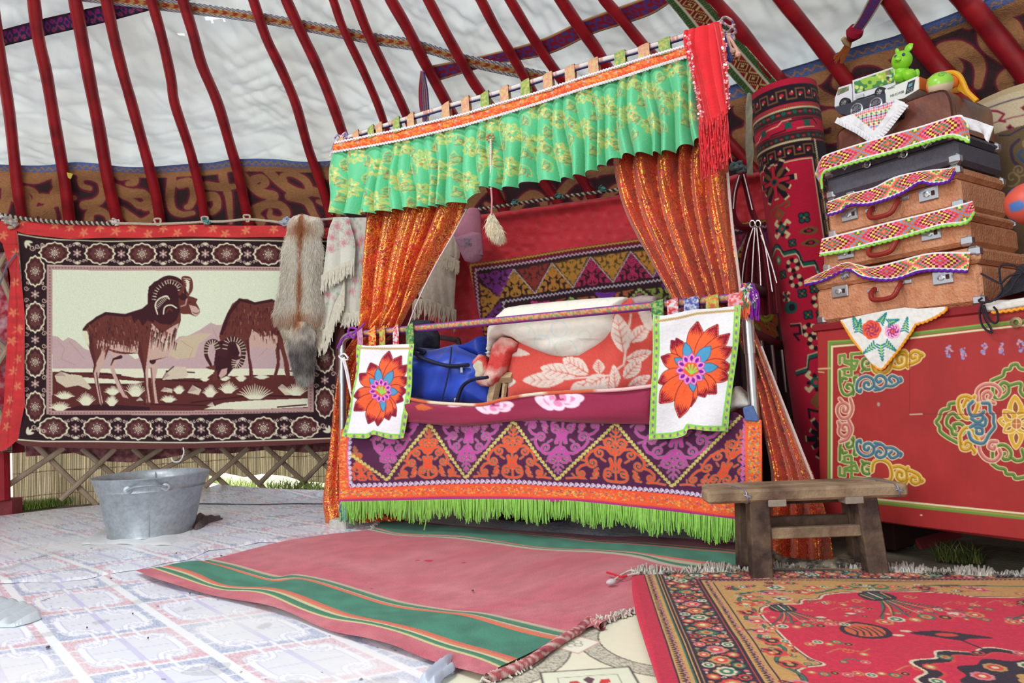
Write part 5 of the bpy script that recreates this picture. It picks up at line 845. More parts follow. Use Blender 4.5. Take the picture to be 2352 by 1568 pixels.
for i in range(9):
    u = 66+i*90; a = af(u+28, 22); b = af(u-17, 84); c = af(u+73, 84); d = af(u+118, 20); k1, k2 = cols[(i*2+1) % 7], cols[(i*2+4) % 7]
    em.poly([a, c, d], tuple(int(q*.35+20) for q in k2[0])); tri(em, a, b, c, k1[0], k1[1], 2.0); tri(em, (c[0], c[1]-4), (d[0]-6, d[1]+2), (a[0]+8, a[1]+2), k2[0], k2[1], 2.0); em.stroke(wavy([b, a], 1.3, 5), 1.3, (206, 200, 216)); em.stroke(wavy([a, c], 1.3, 5), 1.3, (206, 200, 216))
tri(em, af(56, 84), af(10, 22), af(92, 20), (112, 48, 150), (190, 60, 120), 2)
for i in range(6):
    u0, u1 = (58, 16) if i % 2 else (16, 58); v_ = 44+i*46; tri(em, af(u1, v_+40), af(u0, v_), af(u0, v_+84), cols[(i+1) % 7][0], cols[(i+3) % 7][1], 2.1)
em.stroke(wavy(aL([(64, 400), (64, 92), (760, 92)]), 2.6, 9), 2.2, (216, 212, 230))
pts = [af(70+i*62, 104 if i % 2 else 176) for i in range(12)]; pts[0] = af(76, 104); pts = [af(76, 106), af(150, 176), af(222, 104), af(300, 176), af(376, 104), af(450, 176), af(522, 104), af(600, 176), af(680, 104)]
for a, b in zip(pts[:-1], pts[1:]): curlchain(em, [a, b], 8, 3.6, 1.5, (170, 212, 110))
for i, (a, b, c, d) in enumerate(zip(pts[::2], pts[1::2], pts[2::2], [(0, 0)]*4)):
    tri(em, (b[0], b[1]-8), (c[0]-12, c[1]+2), (a[0]+14, a[1]+2), [(190, 70, 50), (196, 96, 50), (140, 160, 70), (190, 70, 50)][i], (90, 100, 60), 2.8)
    m_ = af(70+80+i*150, 104)
    for k in (-2, -1, 0, 1, 2): em.ell(m_[0]+8*k, m_[1]+8-2*abs(k), 5, 8, [(206, 62, 140), (112, 48, 160), (110, 40, 130), (206, 62, 140)][i], k*.5)
for b in pts[2::2]: tri(em, (b[0], b[1]+6), (b[0]-66, b[1]+74), (b[0]+66, b[1]+66), (176, 70, 120), (120, 150, 80), 2.8)
for k in range(3): tri(em, (pts[0][0]+4+k*10, pts[0][1]+24+k*40), (pts[0][0]-2, pts[0][1]+90+k*40), (pts[0][0]+60, pts[0][1]+80+k*40), (200, 60, 60), (150, 170, 70), 2.4)
for q in (((1728, 700), (1740, 790), (1792, 770)), ((1745, 700), (1790, 700), (1780, 780))): tri(em, *q, (206, 84, 54), (150, 190, 80), 3)
em.stroke(cr([(1735, 745), (1750, 765), (1780, 785), (1800, 800)], 5), 4, (150, 200, 90)); em.stroke(spir(1757, 722, 16, 0, 1, 1.4), 6, (170, 190, 60)); em.stroke(spir(1795, 715, 12, 2, 1, 1.4), 4, (70, 80, 190))
o = sheet('embroidered_hanging', aL([(-5, -3), (120, -3), (300, -3), (470, -3), (760, -3), (770, 380), (40, 380), (14, 160)]), BP(-.9), 1.8, M_emb, em, lambda x, y: .012*np.sin(x/50.)); tag(o, 'black embroidered hanging with rows of coloured triangles on the red quilt behind the bed', 'wall hanging')
# ================================================================ CANOPY, CURTAINS AND HANGINGS
M_gold = brocade('orange_gold_brocade', (196, 42, 36), (244, 172, 64), 40, (160, 24, 34), .60)
def pleats(n, amp, sharp=1.6, seed=0, var=.35):
    rs = np.random.default_rng(seed); c = np.cumsum(rs.uniform(1-var, 1+var, n)); c = np.r_[0, c/c[-1]]; am = rs.uniform(.6, 1.3, n+1)
    def f(U):
        ph = np.interp(U, c, np.arange(n+1)); a = np.interp(U, c, am); fr = ph-np.floor(ph); return amp*a*(np.sin(math.pi*np.clip(fr, 0, 1))**sharp)
    return f
# ---- green valance
vt = [(769, 328), (851, 311), (920, 297), (986, 281), (1066, 262), (1148, 237), (1240, 211), (1340, 177), (1420, 152), (1500, 127), (1590, 101)]
vb = [(765, 349), (851, 335), (920, 322), (986, 307), (1066, 288), (1148, 264), (1240, 236), (1340, 203), (1420, 180), (1500, 154), (1594, 125)]
hem_ = [(761, 492), (800, 497), (857, 494), (920, 485), (975, 478), (1044, 471), (1089, 462), (1118, 437), (1175, 440), (1241, 420), (1285, 418), (1358, 400), (1423, 368), (1500, 361), (1551, 354), (1620, 322)]
gv = Cv(740, 80, 1650, 520, 1.3, (84, 192, 138)); gx, gy = gv.grid(); gv.a *= (.96+.07*vnoise(gx/7, gy/60, 1, 3))[..., None]
GO, GD = (204, 196, 104), (150, 112, 62); rs = random.Random(12)
def leaf(cvx, x, y, a, l, w_, c, d):
    q = [(x+l*t*math.cos(a)-w_*math.sin(math.pi*t)*s_*math.sin(a), y+l*t*math.sin(a)+w_*math.sin(math.pi*t)*s_*math.cos(a)) for s_, T_ in ((1, np.linspace(0, 1, 9)), (-1, np.linspace(1, 0, 9))) for t in T_]; cvx.stroke(q+[q[0]], 1.5, c)
    for t in (.2, .4, .6, .8): cvx.stroke([(x+l*t*math.cos(a), y+l*t*math.sin(a)), (x+l*(t+.12)*math.cos(a)-w_*.7*math.sin(a), y+l*(t+.12)*math.sin(a)+w_*.7*math.cos(a))], 1.8, d)
def rose(cvx, x, y, r, c, d, hl):
    for k in range(9): a = k*.7; leaf(cvx, x+r*.45*math.cos(a), y+r*.5*math.sin(a), a, r*.6, r*.2, c, c)
    for k in range(26): a = rs.uniform(0, 6.28); q = rs.uniform(0, r*.75); cvx.stroke(spir(x+q*math.cos(a), y+q*math.sin(a), rs.uniform(1.5, 3.4), a, 1, .7, 6), 1.4, rs.choice([c, c, hl, d]))
for i in range(34):
    for j in range(4):
        x = 770+i*26+rs.uniform(-4, 4); yb = np.interp(x, [p[0] for p in vb], [p[1] for p in vb]); y = yb+18+j*40+(i % 2)*20
        if i % 2 == 0 and (i//2+j) % 2: rose(gv, x, y, 21, GO, GD, (230, 222, 140))
        elif i % 2: leaf(gv, x-4, y-16, 1.2+rs.uniform(-.5, .5), 32, 9, GO, GD); leaf(gv, x+8, y-6, 2.3, 20, 6, GD, GO)
val = thing('canopy_valance', 'pleated green valance with gold flowers, orange top band and looped tabs above the bed', 'valance', pb(1180, 430))
pf = pleats(27, .05, .7, 5, .35)
def vd(U, V): s = V**.6; return pf(U+.006*np.sin(V*5+U*30))*(.25+1.15*s)+.016*np.sin(U*17)*V
loft('pleated_skirt', [vb, [((a[0]+b[0])/2, (a[1]+b[1])/2) for a, b in zip(resamp(vb, 24), resamp(hem_, 24))], hem_], BP(.05), 760, 110, mat('green_gold_satin', None, .5, noise=(200, .06), bump=(160, .25), sheen=.3, spec=.5), gv, vd, val)
ob = Cv(750, 80, 1640, 370, 1.1, (232, 84, 48)); vT = np.array(resamp(vt, 90)); vB = np.array(resamp(vb, 90))
for i in range(1500):
    t = rs.random()*88; k = int(t); u = rs.uniform(.2, .85); x, y = (vT[k]+(vT[k+1]-vT[k])*(t-k))*(1-u)+(vB[k]+(vB[k+1]-vB[k])*(t-k))*u; a = rs.uniform(0, 6.28); ob.stroke([(x, y), (x+4*math.cos(a), y+3*math.sin(a))], 1.5, rs.choice([(240, 160, 60), (244, 190, 90), (226, 120, 50), (210, 60, 50)]))
for i in range(2, 88, 4): ob.ell(*(vT[i]*.5+vB[i]*.5), 2.6, 2.6, (160, 176, 180))
loft('top_band', [vt, vb], BP(.075), 400, 12, mat('orange_brocade_band', None, .6, noise=(150, .08), bump=(200, .3)), ob, lambda U, V: .01*np.sin(V*math.pi)+.003*np.sin(U*60), val)
M_whb = mat('white_rickrack', (230, 222, 230), .9)
for rw in (vt, vb):
    q = wavy(resamp(rw, 300), 1.8, 7, 520); MB().tube([pb(x, y, .088) for x, y in q], .0055, 5).out('rickrack', M_whb, val)
lx = [240/K1+700, 340/K1+700, 440/K1+700, 495/K1+700, 610/K1+700, 705/K1+700, 940/K1+700, 1070/K1+700, 1200/K1+700, 1330/K1+700, 1470/K1+700, 1620/K1+700, 1768/K1+700, 1925/K1+700, 2102/K1+700, 2262/K1+700, 1526]
M_tabs = [mat('green_gold_tab', (112, 158, 96), .7, c2=(190, 176, 90), big=90), mat('pink_gold_tab', (206, 140, 130), .7, c2=(196, 180, 110), big=90)]
svx = [(778, 326), (800, 316), (900, 284), (985, 258), (1066, 234), (1148, 212), (1240, 183), (1340, 151), (1430, 126), (1500, 106), (1570, 84), (1660, 52)]
for i, x in enumerate(lx):
    y0 = np.interp(x, [p[0] for p in svx], [p[1] for p in svx]); y1 = np.interp(x, [p[0] for p in vt], [p[1] for p in vt]); w_ = .020+.006*(x-780)/800
    t = .5+.3*math.sin(i*2.3); P = [pb(x+1, y1+5, .085), pb(x, (y0+y1)/2, .085), pb(x-1, y0-5, .078), pb(x-1, y0-9, .05), pb(x+3, y0-3, .028), pb(x+7, y1+4, .06)]
    MB().tube(cr(P, 6), .02+.005*(x-780)/800, 8, flat=.12, up=tuple(-BN)).out('tab', M_tabs[i % 2 if i % 3 else 1], val)
def svp(S_, T_):
    C = np.zeros(S_.shape+(3,)); C[:] = (214, 208, 206); s = np.mod(S_*9, 1); C[(s < .5) & (np.abs(np.cos(T_)) < .8)] = (206, 150, 132); C[(np.mod(S_*60, 1) < .25)] = (216, 212, 216); C[np.abs(np.cos(T_)) > .85] = (70, 70, 140); return C
o = ctube('canopy_strap', resamp(cr([pb(*q, .055) for q in svx], 8), 420), .0135, 12, M_weave, svp); tag(o, 'white, pink and blue woven strap that the green valance hangs from', 'woven strap')
m = MB(); SR = rooft(.13)
kn = lambda x, y, o_=.06: pb(x, y, o_)
for L in ([(1650, 58), (1664, 40), (1684, 52), (1672, 74), (1654, 66)], [(1656, 48), (1676, 62), (1690, 58)], [(1652, 74), (1670, 84), (1690, 74), (1682, 62)], [(1664, 70), (1660, 92), (1678, 100), (1684, 84), (1668, 76)]): m.tube([kn(*v) for v in cr(L, 5)], .0105, 7, flat=.5)
kt = thing('strap_knot', 'knotted strap end with braided tassels on the thick roof pole at the right canopy corner', 'knot', kn(1670, 60)); m.out('knot', mat('patterned_braid', (206, 176, 166), .85, c2=(70, 74, 140), big=70), kt)
for L, c in (([(1670, 82), (1676, 104), (1684, 122)], (226, 190, 176)), ([(1666, 84), (1672, 112), (1678, 142)], (70, 84, 160)), ([(1674, 84), (1690, 110), (1696, 130)], (232, 180, 160)), ([(1664, 84), (1664, 112), (1660, 136)], (216, 210, 190))): MB().tube([kn(*v, .07) for v in cr(L, 5)], [.006]*8+[.011, .013, .006][:len(cr(L, 5))-8], 7).out('tassel', mat('tassel_yarn', c, .9), kt)
m = MB()
for L in ([(768, 318), (776, 310), (786, 316), (792, 326), (780, 330)], [(786, 316), (797, 308), (792, 322)], [(772, 320), (764, 340), (758, 360)], [(776, 318), (768, 338), (764, 352)], [(784, 312), (794, 304), (796, 318)]): m.tube([pb(*v, .07) for v in cr(L, 5)], .005, 6)
tag(m.out('strap_knot', mat('blue_white_braid', (110, 104, 170), .85, c2=(220, 200, 206), big=60)), 'strap end knotted round the roof pole at the left canopy corner', 'knot')
bt = thing('cord_bundle', 'bundle of blue, red and ochre cords hanging from the wide red and blue strap', 'tassel', pt(rooft(.12), 975, 275)); s2 = rooft(.12)
for nm, c in (('blue_cords', (84, 84, 170)), ('red_cords', (200, 44, 76)), ('ochre_cords', (206, 170, 110))):
    m = MB(); rq = random.Random(c[0])
    for i in range(9): a = rq.uniform(-9, 9); m.tube([pt(s2, v[0], v[1]) for v in cr([(970+a*.3, 164), (972+a, 205), (974+a*1.1, 240), (977+a*.9, 262+rq.uniform(-4, 20))], 4)], .006, 5)
    m.out(nm, mat(nm, c, .9), bt, label=nm.replace('_', ' '))
tp_ = thing('bead_tassel', 'string of white beads with a pale fur tuft hanging before the green valance', 'tassel', pb(1140, 550)); m = MB()
for y in np.arange(322, 436, 4.6): m.lathe(pb(1127+.01*(y-320), y, .12), [(0, -.006), (.0055, -.003), (.0055, .003), (0, .006)], 8)
m.out('beads', mat('pearl_beads', (226, 214, 206), .35), tp_); m = MB()
for k in range(7): a = k*.9; m.lathe(pb(1126+7*math.cos(a), 316+7*math.sin(a), .115), [(0, -.008), (.008, -.004), (.008, .004), (0, .008)], 8)
m.out('beads', mat('amber_beads', (176, 140, 90), .4), tp_); m = MB().tube([pb(1128, 432, .12), pb(1130, 458, .12), pb(1129, 492, .11)], .0045, 8); m.out('cord', mat('pink_cord', (206, 130, 140), .8), tp_)
def tuc(X, Y, rs): k = np.clip((Y-525)/20, 0, 1)[:, None]; return np.array([226, 214, 190])*(1-.12*k)*(.85+.3*vnoise(X/4, Y/6, 1, 2)[:, None])
fur_sheet('fur_tuft', [(1126, 490), (1133, 490), (1142, 506), (1152, 524), (1158, 540), (1152, 551), (1140, 549), (1126, 536), (1117, 518), (1120, 500)], BP(.1), .02, 2.6, .026, tuc, tp_, (.35, 0, -1), 9)
# ---- curtains
def curtain(parent, name, rows, surf, nf, amp, seed, nu=260, nv=110, sl=None, sharp=1.0, m=M_gold, slant=0.0):
    f = pleats(nf, amp, sharp, seed, .45); f2 = pleats(nf*2+1, amp*.14, 1.0, seed+3, .5)
    return loft(name, rows, surf, nu, nv, m, None, lambda U, V: f(np.clip(U+slant*(V-.5)+.02*np.sin(V*4), 0, 1))+f2(np.clip(U+.03*np.sin(V*7), 0, 1)), parent)
lc = thing('bed_curtain', 'orange and gold brocade curtain gathered to the left post of the bed', 'curtain', pb(790, 1200), 'brocade bed curtains')
curtain(lc, 'upper_drape', [[(866, 455), (960, 440), (1088, 420)], [(858, 520), (940, 520), (1050, 520)], [(846, 610), (915, 618), (998, 612)], [(836, 700), (890, 705), (962, 688)], [(828, 752), (870, 757), (934, 757)]], BP(-.07), 5, .075, 2, slant=-.12)
curtain(lc, 'lower_drape', [[(826, 752), (930, 758)], [(790, 820), (862, 822)], [(776, 900), (838, 900)], [(762, 1030), (850, 1030)], [(746, 1141), (870, 1141)], [(752, 1203), (930, 1192)]], BP(-.10), 5, .04, 4, 160, 120, slant=.1)
q = np.array([pb(x, y, -.03) for x, y in cr([(1072, 480), (1039, 541), (998, 612), (960, 690), (934, 757)], 6)]); MB().tube(q, .0045, 5).out('lining_edge', mat('pale_lining', (206, 190, 190), .8), lc)
rc_ = thing('bed_curtain', 'orange and gold brocade curtain drawn to the right post of the bed', 'curtain', pb(1830, 1280), 'brocade bed curtains')
curtain(rc_, 'upper_drape', [[(1408, 340), (1530, 325), (1672, 300)], [(1414, 400), (1540, 400), (1674, 396)], [(1441, 494), (1560, 500), (1682, 518)], [(1499, 604), (1600, 606), (1692, 600)], [(1548, 690), (1630, 692), (1703, 688)]], BP(-.06), 6, .085, 7, slant=.06)
curtain(rc_, 'lower_drape', [[(1620, 680), (1706, 690)], [(1690, 770), (1750, 795)], [(1732, 880), (1790, 900)], [(1756, 1000), (1834, 1010)], [(1772, 1100), (1872, 1100)], [(1762, 1200), (1900, 1190)], [(1756, 1272), (1915, 1288)]], BP(-.06), 3, .055, 9, 160, 150, slant=.1)
for L in ([(1671, 397), (1682, 518), (1694, 610), (1703, 688)], [(1748, 795), (1788, 900), (1832, 1012), (1866, 1100)]):
    q = np.array([pb(x, y, -.035) for x, y in cr(L, 6)]); MB().tube(q, .006, 6).out('lining_edge', mat('pale_lining', (206, 190, 190), .8), rc_)
# ---- red scarf
rsf = thing('red_scarf', 'bright red sequinned scarf with long fringe draped over the right end of the canopy strap', 'scarf', pb(1650, 330)); M_scarf = mat('red_chiffon', (222, 26, 42), .75, bump=(160, .3), sheen=.4, noise=(20, .1))
fs = pleats(4, .022, .8, 3, .6)
loft('cloth', [[(1570, 72), (1610, 62), (1652, 50)], [(1573, 110), (1610, 112), (1662, 110)], [(1592, 180), (1630, 190), (1668, 200)], [(1603, 240), (1640, 262), (1670, 235)], [(1608, 288), (1640, 292), (1674, 262)]], BP(.11), 90, 70, M_scarf, None, lambda U, V: fs(np.clip(U+.06*np.sin(V*5), 0, 1))*(.5+V*.6), rsf)
loft('cloth', [[(1640, 56), (1650, 54), (1658, 58)], [(1650, 110), (1660, 110), (1668, 112)], [(1662, 190), (1668, 190), (1674, 194)], [(1668, 250), (1673, 250), (1676, 252)]], BP(.14), 20, 50, M_scarf, None, lambda U, V: .01*np.sin(U*9), rsf)
m = MB(); rq = random.Random(5)
for i in range(120):
    t = rq.random(); x0, y0 = (1606+66*t, 285-28*t+rq.uniform(-8, 8)); L = rq.uniform(90, 135)-20*abs(t-.4); m.tube([pb(v[0], v[1], .12+rq.uniform(-.02, .03)) for v in cr([(x0, y0), (x0+3+rq.uniform(-3, 3), y0+L*.5), (x0+8+rq.uniform(-5, 5), y0+L)], 3)], .0022, 4)
m.out('fringe', M_scarf, rsf); m = MB(); v0 = -BN
for i in range(150):
    t = rq.random(); c = rq.choice([(1574+34*t, 80+200*t), (1576+34*t, 84+190*t), (1658+14*t, 66+180*t)]); x, y = c[0]+rq.uniform(-4, 8), c[1]+rq.uniform(-6, 6); q = pb(x, y, .165); d = np.array([rq.uniform(-.4, .4), 0, rq.uniform(-.4, .4)]); a1 = np.cross(v0+d, ZU); a1 /= np.linalg.norm(a1); a2 = np.cross(a1, v0+d); a2 /= np.linalg.norm(a2); m.add([q+(a1*math.cos(k*1.047)+a2*math.sin(k*1.047))*.0042 for k in range(6)], [tuple(range(6))])
m.out('sequins', mat('red_silver_sequins', (236, 150, 156), .15, metal=.8, noise=(0, 0), bump=(0, 0)), rsf, smooth=False)['kind'] = 'stuff'
# ---- shawls
sh = Cv(715, 480, 880, 850, 1.2, (220, 220, 210)); rs = random.Random(8)
def rosy(cvx, x, y, r, c=(222, 160, 168)):
    for k in range(6): a = k*1.05; cvx.stroke(spir(x+r*.55*math.cos(a), y+r*.5*math.sin(a), r*.42, a, 1, .8, 9), 1.5, c)
    cvx.stroke(spir(x, y, r*.4, 0, 1, 1.2, 10), 1.7, (214, 130, 144))
for i in range(13):
    for j in range(22):
        x, y = 725+i*13+rs.uniform(-4, 4), 490+j*12+rs.uniform(-4, 4); sh.stroke(spir(x, y, 4.5, rs.uniform(0, 6), 1, .8, 7), 1.8, rs.choice([(150, 184, 164), (176, 198, 178), (206, 180, 184), (184, 202, 190)]))
for x, y, r in ((790, 600, 12), (800, 620, 9), (822, 560, 11), (800, 536, 10), (846, 630, 10), (764, 546, 9), (775, 520, 13), (760, 572, 12), (790, 558, 12), (830, 550, 9), (850, 520, 9), (756, 604, 8), (830, 600, 11), (818, 645, 14), (840, 668, 10), (808, 668, 10), (848, 580, 9), (800, 510, 8), (752, 676, 10), (812, 530, 8)): rosy(sh, x, y, r)
sh.poly([(745, 590), (800, 565), (822, 575), (816, 600), (742, 640)], (226, 226, 216)); sh.poly([(785, 680), (850, 685), (850, 740), (780, 735)], (222, 220, 208)); sh.poly([(740, 745), (752, 700), (770, 700), (750, 780)], (226, 224, 212))
M_shawl = mat('printed_wool_shawl', None, .95, noise=(90, .06), bump=(120, .25), sheen=.2); SP = lambda o_: plane(TP0+np.array([0, -.03-o_, 0]), TN)
shw = thing('floral_shawl', 'white fringed shawl printed with faded pink roses, left of the left bed curtain', 'shawl', pt(SP(0), 790, 820))
def lay(parent, rows, off, nf, amp, seed, fringe=None, m=M_shawl, cvx=sh, fl=34, surf=None, fm=None):
    sf = (surf or SP)(off); f = pleats(nf, amp, 1, seed); loft('cloth', rows, sf, 60, 50, m, cvx, lambda U, V: f(np.clip(U+.04*np.sin(V*5), 0, 1))*(.2+V), parent)
    if fringe:
        mm = MB(); rq = random.Random(seed); P = resamp(cr(fringe, 5), int(len(fringe)*16))
        for i, (x, y) in enumerate(P): L = fl*rq.uniform(.7, 1.15); g_ = 2.5*math.sin(i*.9); mm.tube([pt(sf, v[0], v[1])+np.array([0, -.02, 0]) for v in cr([(x, y-3), (x-1+g_, y+L*.5), (x-3+g_*1.6+rq.uniform(-3, 3), y+L)], 3)], [.004]*6+[.0025], 5)
        mm.out('fringe', fm or M_fr, parent)
M_fr = mat('cream_fringe', (226, 222, 206), .9)
lay(shw, [[(790, 500), (862, 499)], [(794, 560), (858, 560)], [(790, 640), (848, 640)], [(785, 700), (838, 712)], [(788, 722), (836, 716)]], 0, 3, .02, 1, [(786, 720), (812, 722), (836, 714)], fl=30)
lay(shw, [[(742, 640), (790, 620)], [(742, 680), (784, 665)], [(738, 720), (770, 700)], [(732, 760), (755, 756)]], .04, 2, .02, 3, [(792, 640), (786, 672), (770, 705), (758, 745), (742, 762), (732, 760)], fl=52)
lay(shw, [[(766, 499), (800, 498)], [(755, 530), (806, 520)], [(748, 580), (816, 560)], [(741, 636), (815, 600)]], .07, 2, .02, 2, [(741, 636), (765, 622), (790, 608), (815, 598)], fl=36)
sh2 = thing('cream_shawl', 'plain cream fringed shawl hanging below the pink cap, right of the left bed curtain', 'shawl', pb(1010, 740, -.86)); SB2 = lambda o_: BP(-.88+o_); M_sh2 = mat('cream_wool', (190, 176, 162), .95, noise=(40, .15), bump=(120, .3))
lay(sh2, [[(955, 520), (1046, 500)], [(955, 600), (1048, 600)], [(958, 660), (1046, 660)], [(962, 680), (1046, 715)]], 0, 4, .03, 5, [(950, 690), (985, 690), (1010, 700), (1048, 715)], m=M_sh2, cvx=None, fl=42, surf=SB2, fm=mat('tan_fringe', (196, 182, 164), .9))
lay(sh2, [[(1030, 500), (1050, 495)], [(1032, 560), (1056, 580)], [(1030, 580), (1054, 600)]], .04, 2, .02, 6, [(1018, 590), (1034, 592), (1056, 604)], m=M_sh2, cvx=None, fl=28, surf=SB2, fm=mat('tan_fringe', (196, 182, 164), .9))
# ---- cap
cap = thing('pink_cap', 'dusty pink baseball cap with rhinestone lettering hanging beside the left curtain', 'cap', pb(1080, 600, -.7)); M_cap = mat('pink_cotton', (206, 140, 168), .85, noise=(60, .06), bump=(200, .2)); M_cap2 = mat('pink_brim_cotton', (200, 148, 176), .85, bump=(200, .2))
puff('crown', [(1066, 505), (1074, 484), (1085, 476), (1096, 478), (1101, 492), (1103, 525), (1104, 548), (1090, 560), (1068, 566), (1052, 556), (1044, 540), (1046, 520)], BP(-.72), .075, 26, 2.4, M_cap, None, None, cap, back=.02)
puff('brim', [(1044, 545), (1060, 540), (1085, 532), (1104, 535), (1107, 570), (1108, 588), (1100, 599), (1084, 603), (1068, 600), (1060, 585), (1052, 566)], BP(-.65), .02, 12, 2.2, M_cap2, None, lambda x, y: .0004*(x-1075)**2*.1, cap, back=.012)
m = MB(); sq = []
for L in ([(1062, 552), (1050, 548), (1048, 556), (1058, 564), (1068, 562), (1066, 550)], [(1064, 548), (1076, 550), (1074, 562), (1066, 566)], [(1078, 562), (1074, 552), (1086, 548), (1090, 556), (1080, 564)], [(1068, 556), (1086, 560)], [(1090, 550), (1094, 562)]): sq += list(resamp(cr(L, 5), 16))
for x, y in sq: m.lathe(pb(x, y, -.622), [(.0028, -.001), (.0028, .001), (0, .003)], 6, ax=BE, ay=ZU, az=-BN)
m.out('rhinestones', mat('blue_rhinestones', (150, 170, 190), .15, metal=.6, noise=(0, 0), bump=(0, 0)), cap, smooth=False)
m = MB()
for L in ([(1084, 575), (1090, 566), (1088, 578)], [(1090, 578), (1098, 568)], [(1090, 568), (1098, 580)], [(1078, 590), (1088, 594), (1098, 586), (1103, 572)]): m.tube([pb(*v, -.626) for v in L], .0012, 4)
m.out('stitching', mat('mauve_thread', (150, 96, 130), .8), cap)
# ---- embroidered flower panels hung over the rail
def tabs(parent, L, y0, y1, off=.05):
    for i, (x, w_, mm) in enumerate(L):
        ya = y0(x); yb_ = y1(x); r_ = w_*.5*2.9/FPX; P = [pb(x, yb_+5, off), pb(x, ya+8, off+.004), pb(x-1, ya-7, off-.01), pb(x, ya-10, off-.04), pb(x+1, ya+4, off-.075), pb(x+2, yb_, off-.03)]; MB().tube(cr(P, 5), r_*1.25, 8, flat=.1, up=tuple(-BN)).out('tab', mm, parent)
T_ = {k: mat('tab_'+k, c, .75, c2=c2, big=70) for k, c, c2 in (('mauve', (200, 130, 180), (150, 120, 110)), ('red_gold', (214, 50, 44), (226, 190, 90)), ('green_red', (206, 90, 60), (150, 200, 90)), ('red_silver', (206, 50, 56), (206, 206, 210)), ('emerald', (40, 120, 76), (150, 170, 90)), ('blue_silver', (70, 84, 160), (200, 200, 216)), ('pink_silver', (214, 80, 80), (220, 180, 190)))}
OF, OD, BF, PF, VF = (240, 100, 54), (130, 18, 50), (76, 154, 200), (238, 150, 206), (126, 22, 160)
def flowerpanel(cv, c, petals, blues, R):
    c = np.array(c, float)
    def petal(tip, wd, col, edge, tips=True, base=.12):
        t = np.array(tip, float); d = t-c; n = np.array([-d[1], d[0]])/np.linalg.norm(d); L = np.linalg.norm(d); prof = [(base, .25), (.4, .85), (.62, 1.0), (.8, .8), (.92, .38), (1.0, .0)]
        P = [c+d*a+n*wd*b for a, b in prof]+[c+d*a-n*wd*b for a, b in prof[::-1][1:]]; q = cr(P, 3); cv.poly(q, col); cv.stroke(q, 1.2, edge)
        if tips:
            for k in range(-3, 4): a = c+d*(.97-.045*abs(k))+n*wd*k*.16; b = c+d*(.72+.02*(k % 2))+n*wd*k*.22; cv.stroke([a, b], [3.6, .6], OD)
            cv.stroke([c+d*.2, c+d*.5+n*wd*.2], 1, (196, 70, 40))
    for i, (x, y, w_) in enumerate(petals): petal((x, y), w_, OF, (90, 20, 40))
    for x, y, w_ in blues: petal((x, y), w_, BF, (40, 80, 130), False)
    for k in range(11):
        a = k*2*math.pi/11+.2; t = c+np.array([R*math.cos(a), R*1.05*math.sin(a)]); petal(t, R*.26, PF, (180, 80, 150), False, .3); m_ = c+(t-c)*.68; cv.ell(m_[0], m_[1], R*.17, R*.105, VF, a)
    cv.poly(cr([c+np.array([R*.5*math.cos(a), R*.46*math.sin(a)])*(1+.12*math.sin(5*a)) for a in np.linspace(0, 6.28, 14)[:-1]], 3, True), (236, 92, 50))
    for a in (-2.6, -1.9, -1.3, -.6, -.1): petal_t = c+np.array([R*.4*math.cos(a), R*.42*math.sin(a)+R*.12]); cv.stroke([c+np.array([0, R*.3]), petal_t], [3, 4.5][::1], (150, 210, 90)); cv.ell(petal_t[0], petal_t[1], 2.2, 2.2, (160, 216, 96))
def border(cv, L, w_, seed):
    rq = random.Random(seed)
    for P in L:
        q = resamp(P, int(np.linalg.norm(np.diff(np.array(P), axis=0), axis=1).sum()/9)+2); cv.stroke(P, w_, (128, 206, 84)); cv.stroke(P, w_*.55, (158, 206, 84))
        for i, (x, y) in enumerate(q):
            if i % 2: cv.poly([(x, y-5), (x+3, y), (x, y+5), (x-3, y)], (40, 140, 150)); cv.ell(x, y, 2.2, 2.4, (190, 80, 170))
            else:
                for k in range(4): cv.ell(x+rq.uniform(-3, 3), y+rq.uniform(-3, 3), 1.1, 1.1, (224, 214, 110))
M_cot = mat('embroidered_cotton', None, .9, noise=(60, .04), bump=(70, .3), sheen=.1)
fp1 = Cv(775, 770, 965, 1025, 1.1, (232, 233, 240)); flowerpanel(fp1, (874, 897), [(893, 806, 17), (923, 817, 17), (937, 838, 14), (850, 833, 16), (826, 858, 15), (816, 910, 16), (815, 943, 15), (940, 868, 14), (934, 898, 15), (927, 920, 15), (912, 956, 14), (897, 964, 17), (868, 978, 16), (844, 973, 16)], [(866, 845, 9), (905, 852, 10), (915, 900, 9), (880, 945, 8), (849, 868, 7)], 27)
border(fp1, [[(826, 792), (818, 850), (806, 930), (794, 998)], [(945, 788), (941, 860), (934, 940), (922, 1000)], [(790, 1000), (840, 1002), (857, 994), (900, 1002), (925, 1003)]], 12, 1); fp1.stroke([(826, 799), (880, 801), (944, 800)], 5, (206, 184, 140)); fp1.stroke(wavy([(826, 799), (944, 800)], 1.8, 5), 1.2, (170, 140, 90))
p1 = thing('flower_panel', 'smaller white panel with a big orange flower, over the left end of the rail', 'embroidered panel', pb(860, 1005), 'white flower panels on the bed rail')
loft('cloth', [[(820, 791), (850, 794), (885, 792), (950, 789)], [(818, 850), (880, 850), (946, 850)], [(806, 930), (870, 930), (940, 930)], [(787, 1001), (838, 1007), (857, 998), (900, 1008), (924, 1006)]], BP(.085), 130, 180, M_cot, fp1, lambda U, V: .008*np.sin(U*9+1)*(.3+V)+.004*np.sin(V*13+U*5), p1)
tabs(p1, [(827, 16, T_['mauve']), (855, 20, T_['red_gold']), (878, 16, T_['green_red']), (909, 16, T_['red_silver']), (941, 20, T_['emerald'])], lambda x: 768-.095*(x-812), lambda x: 792)
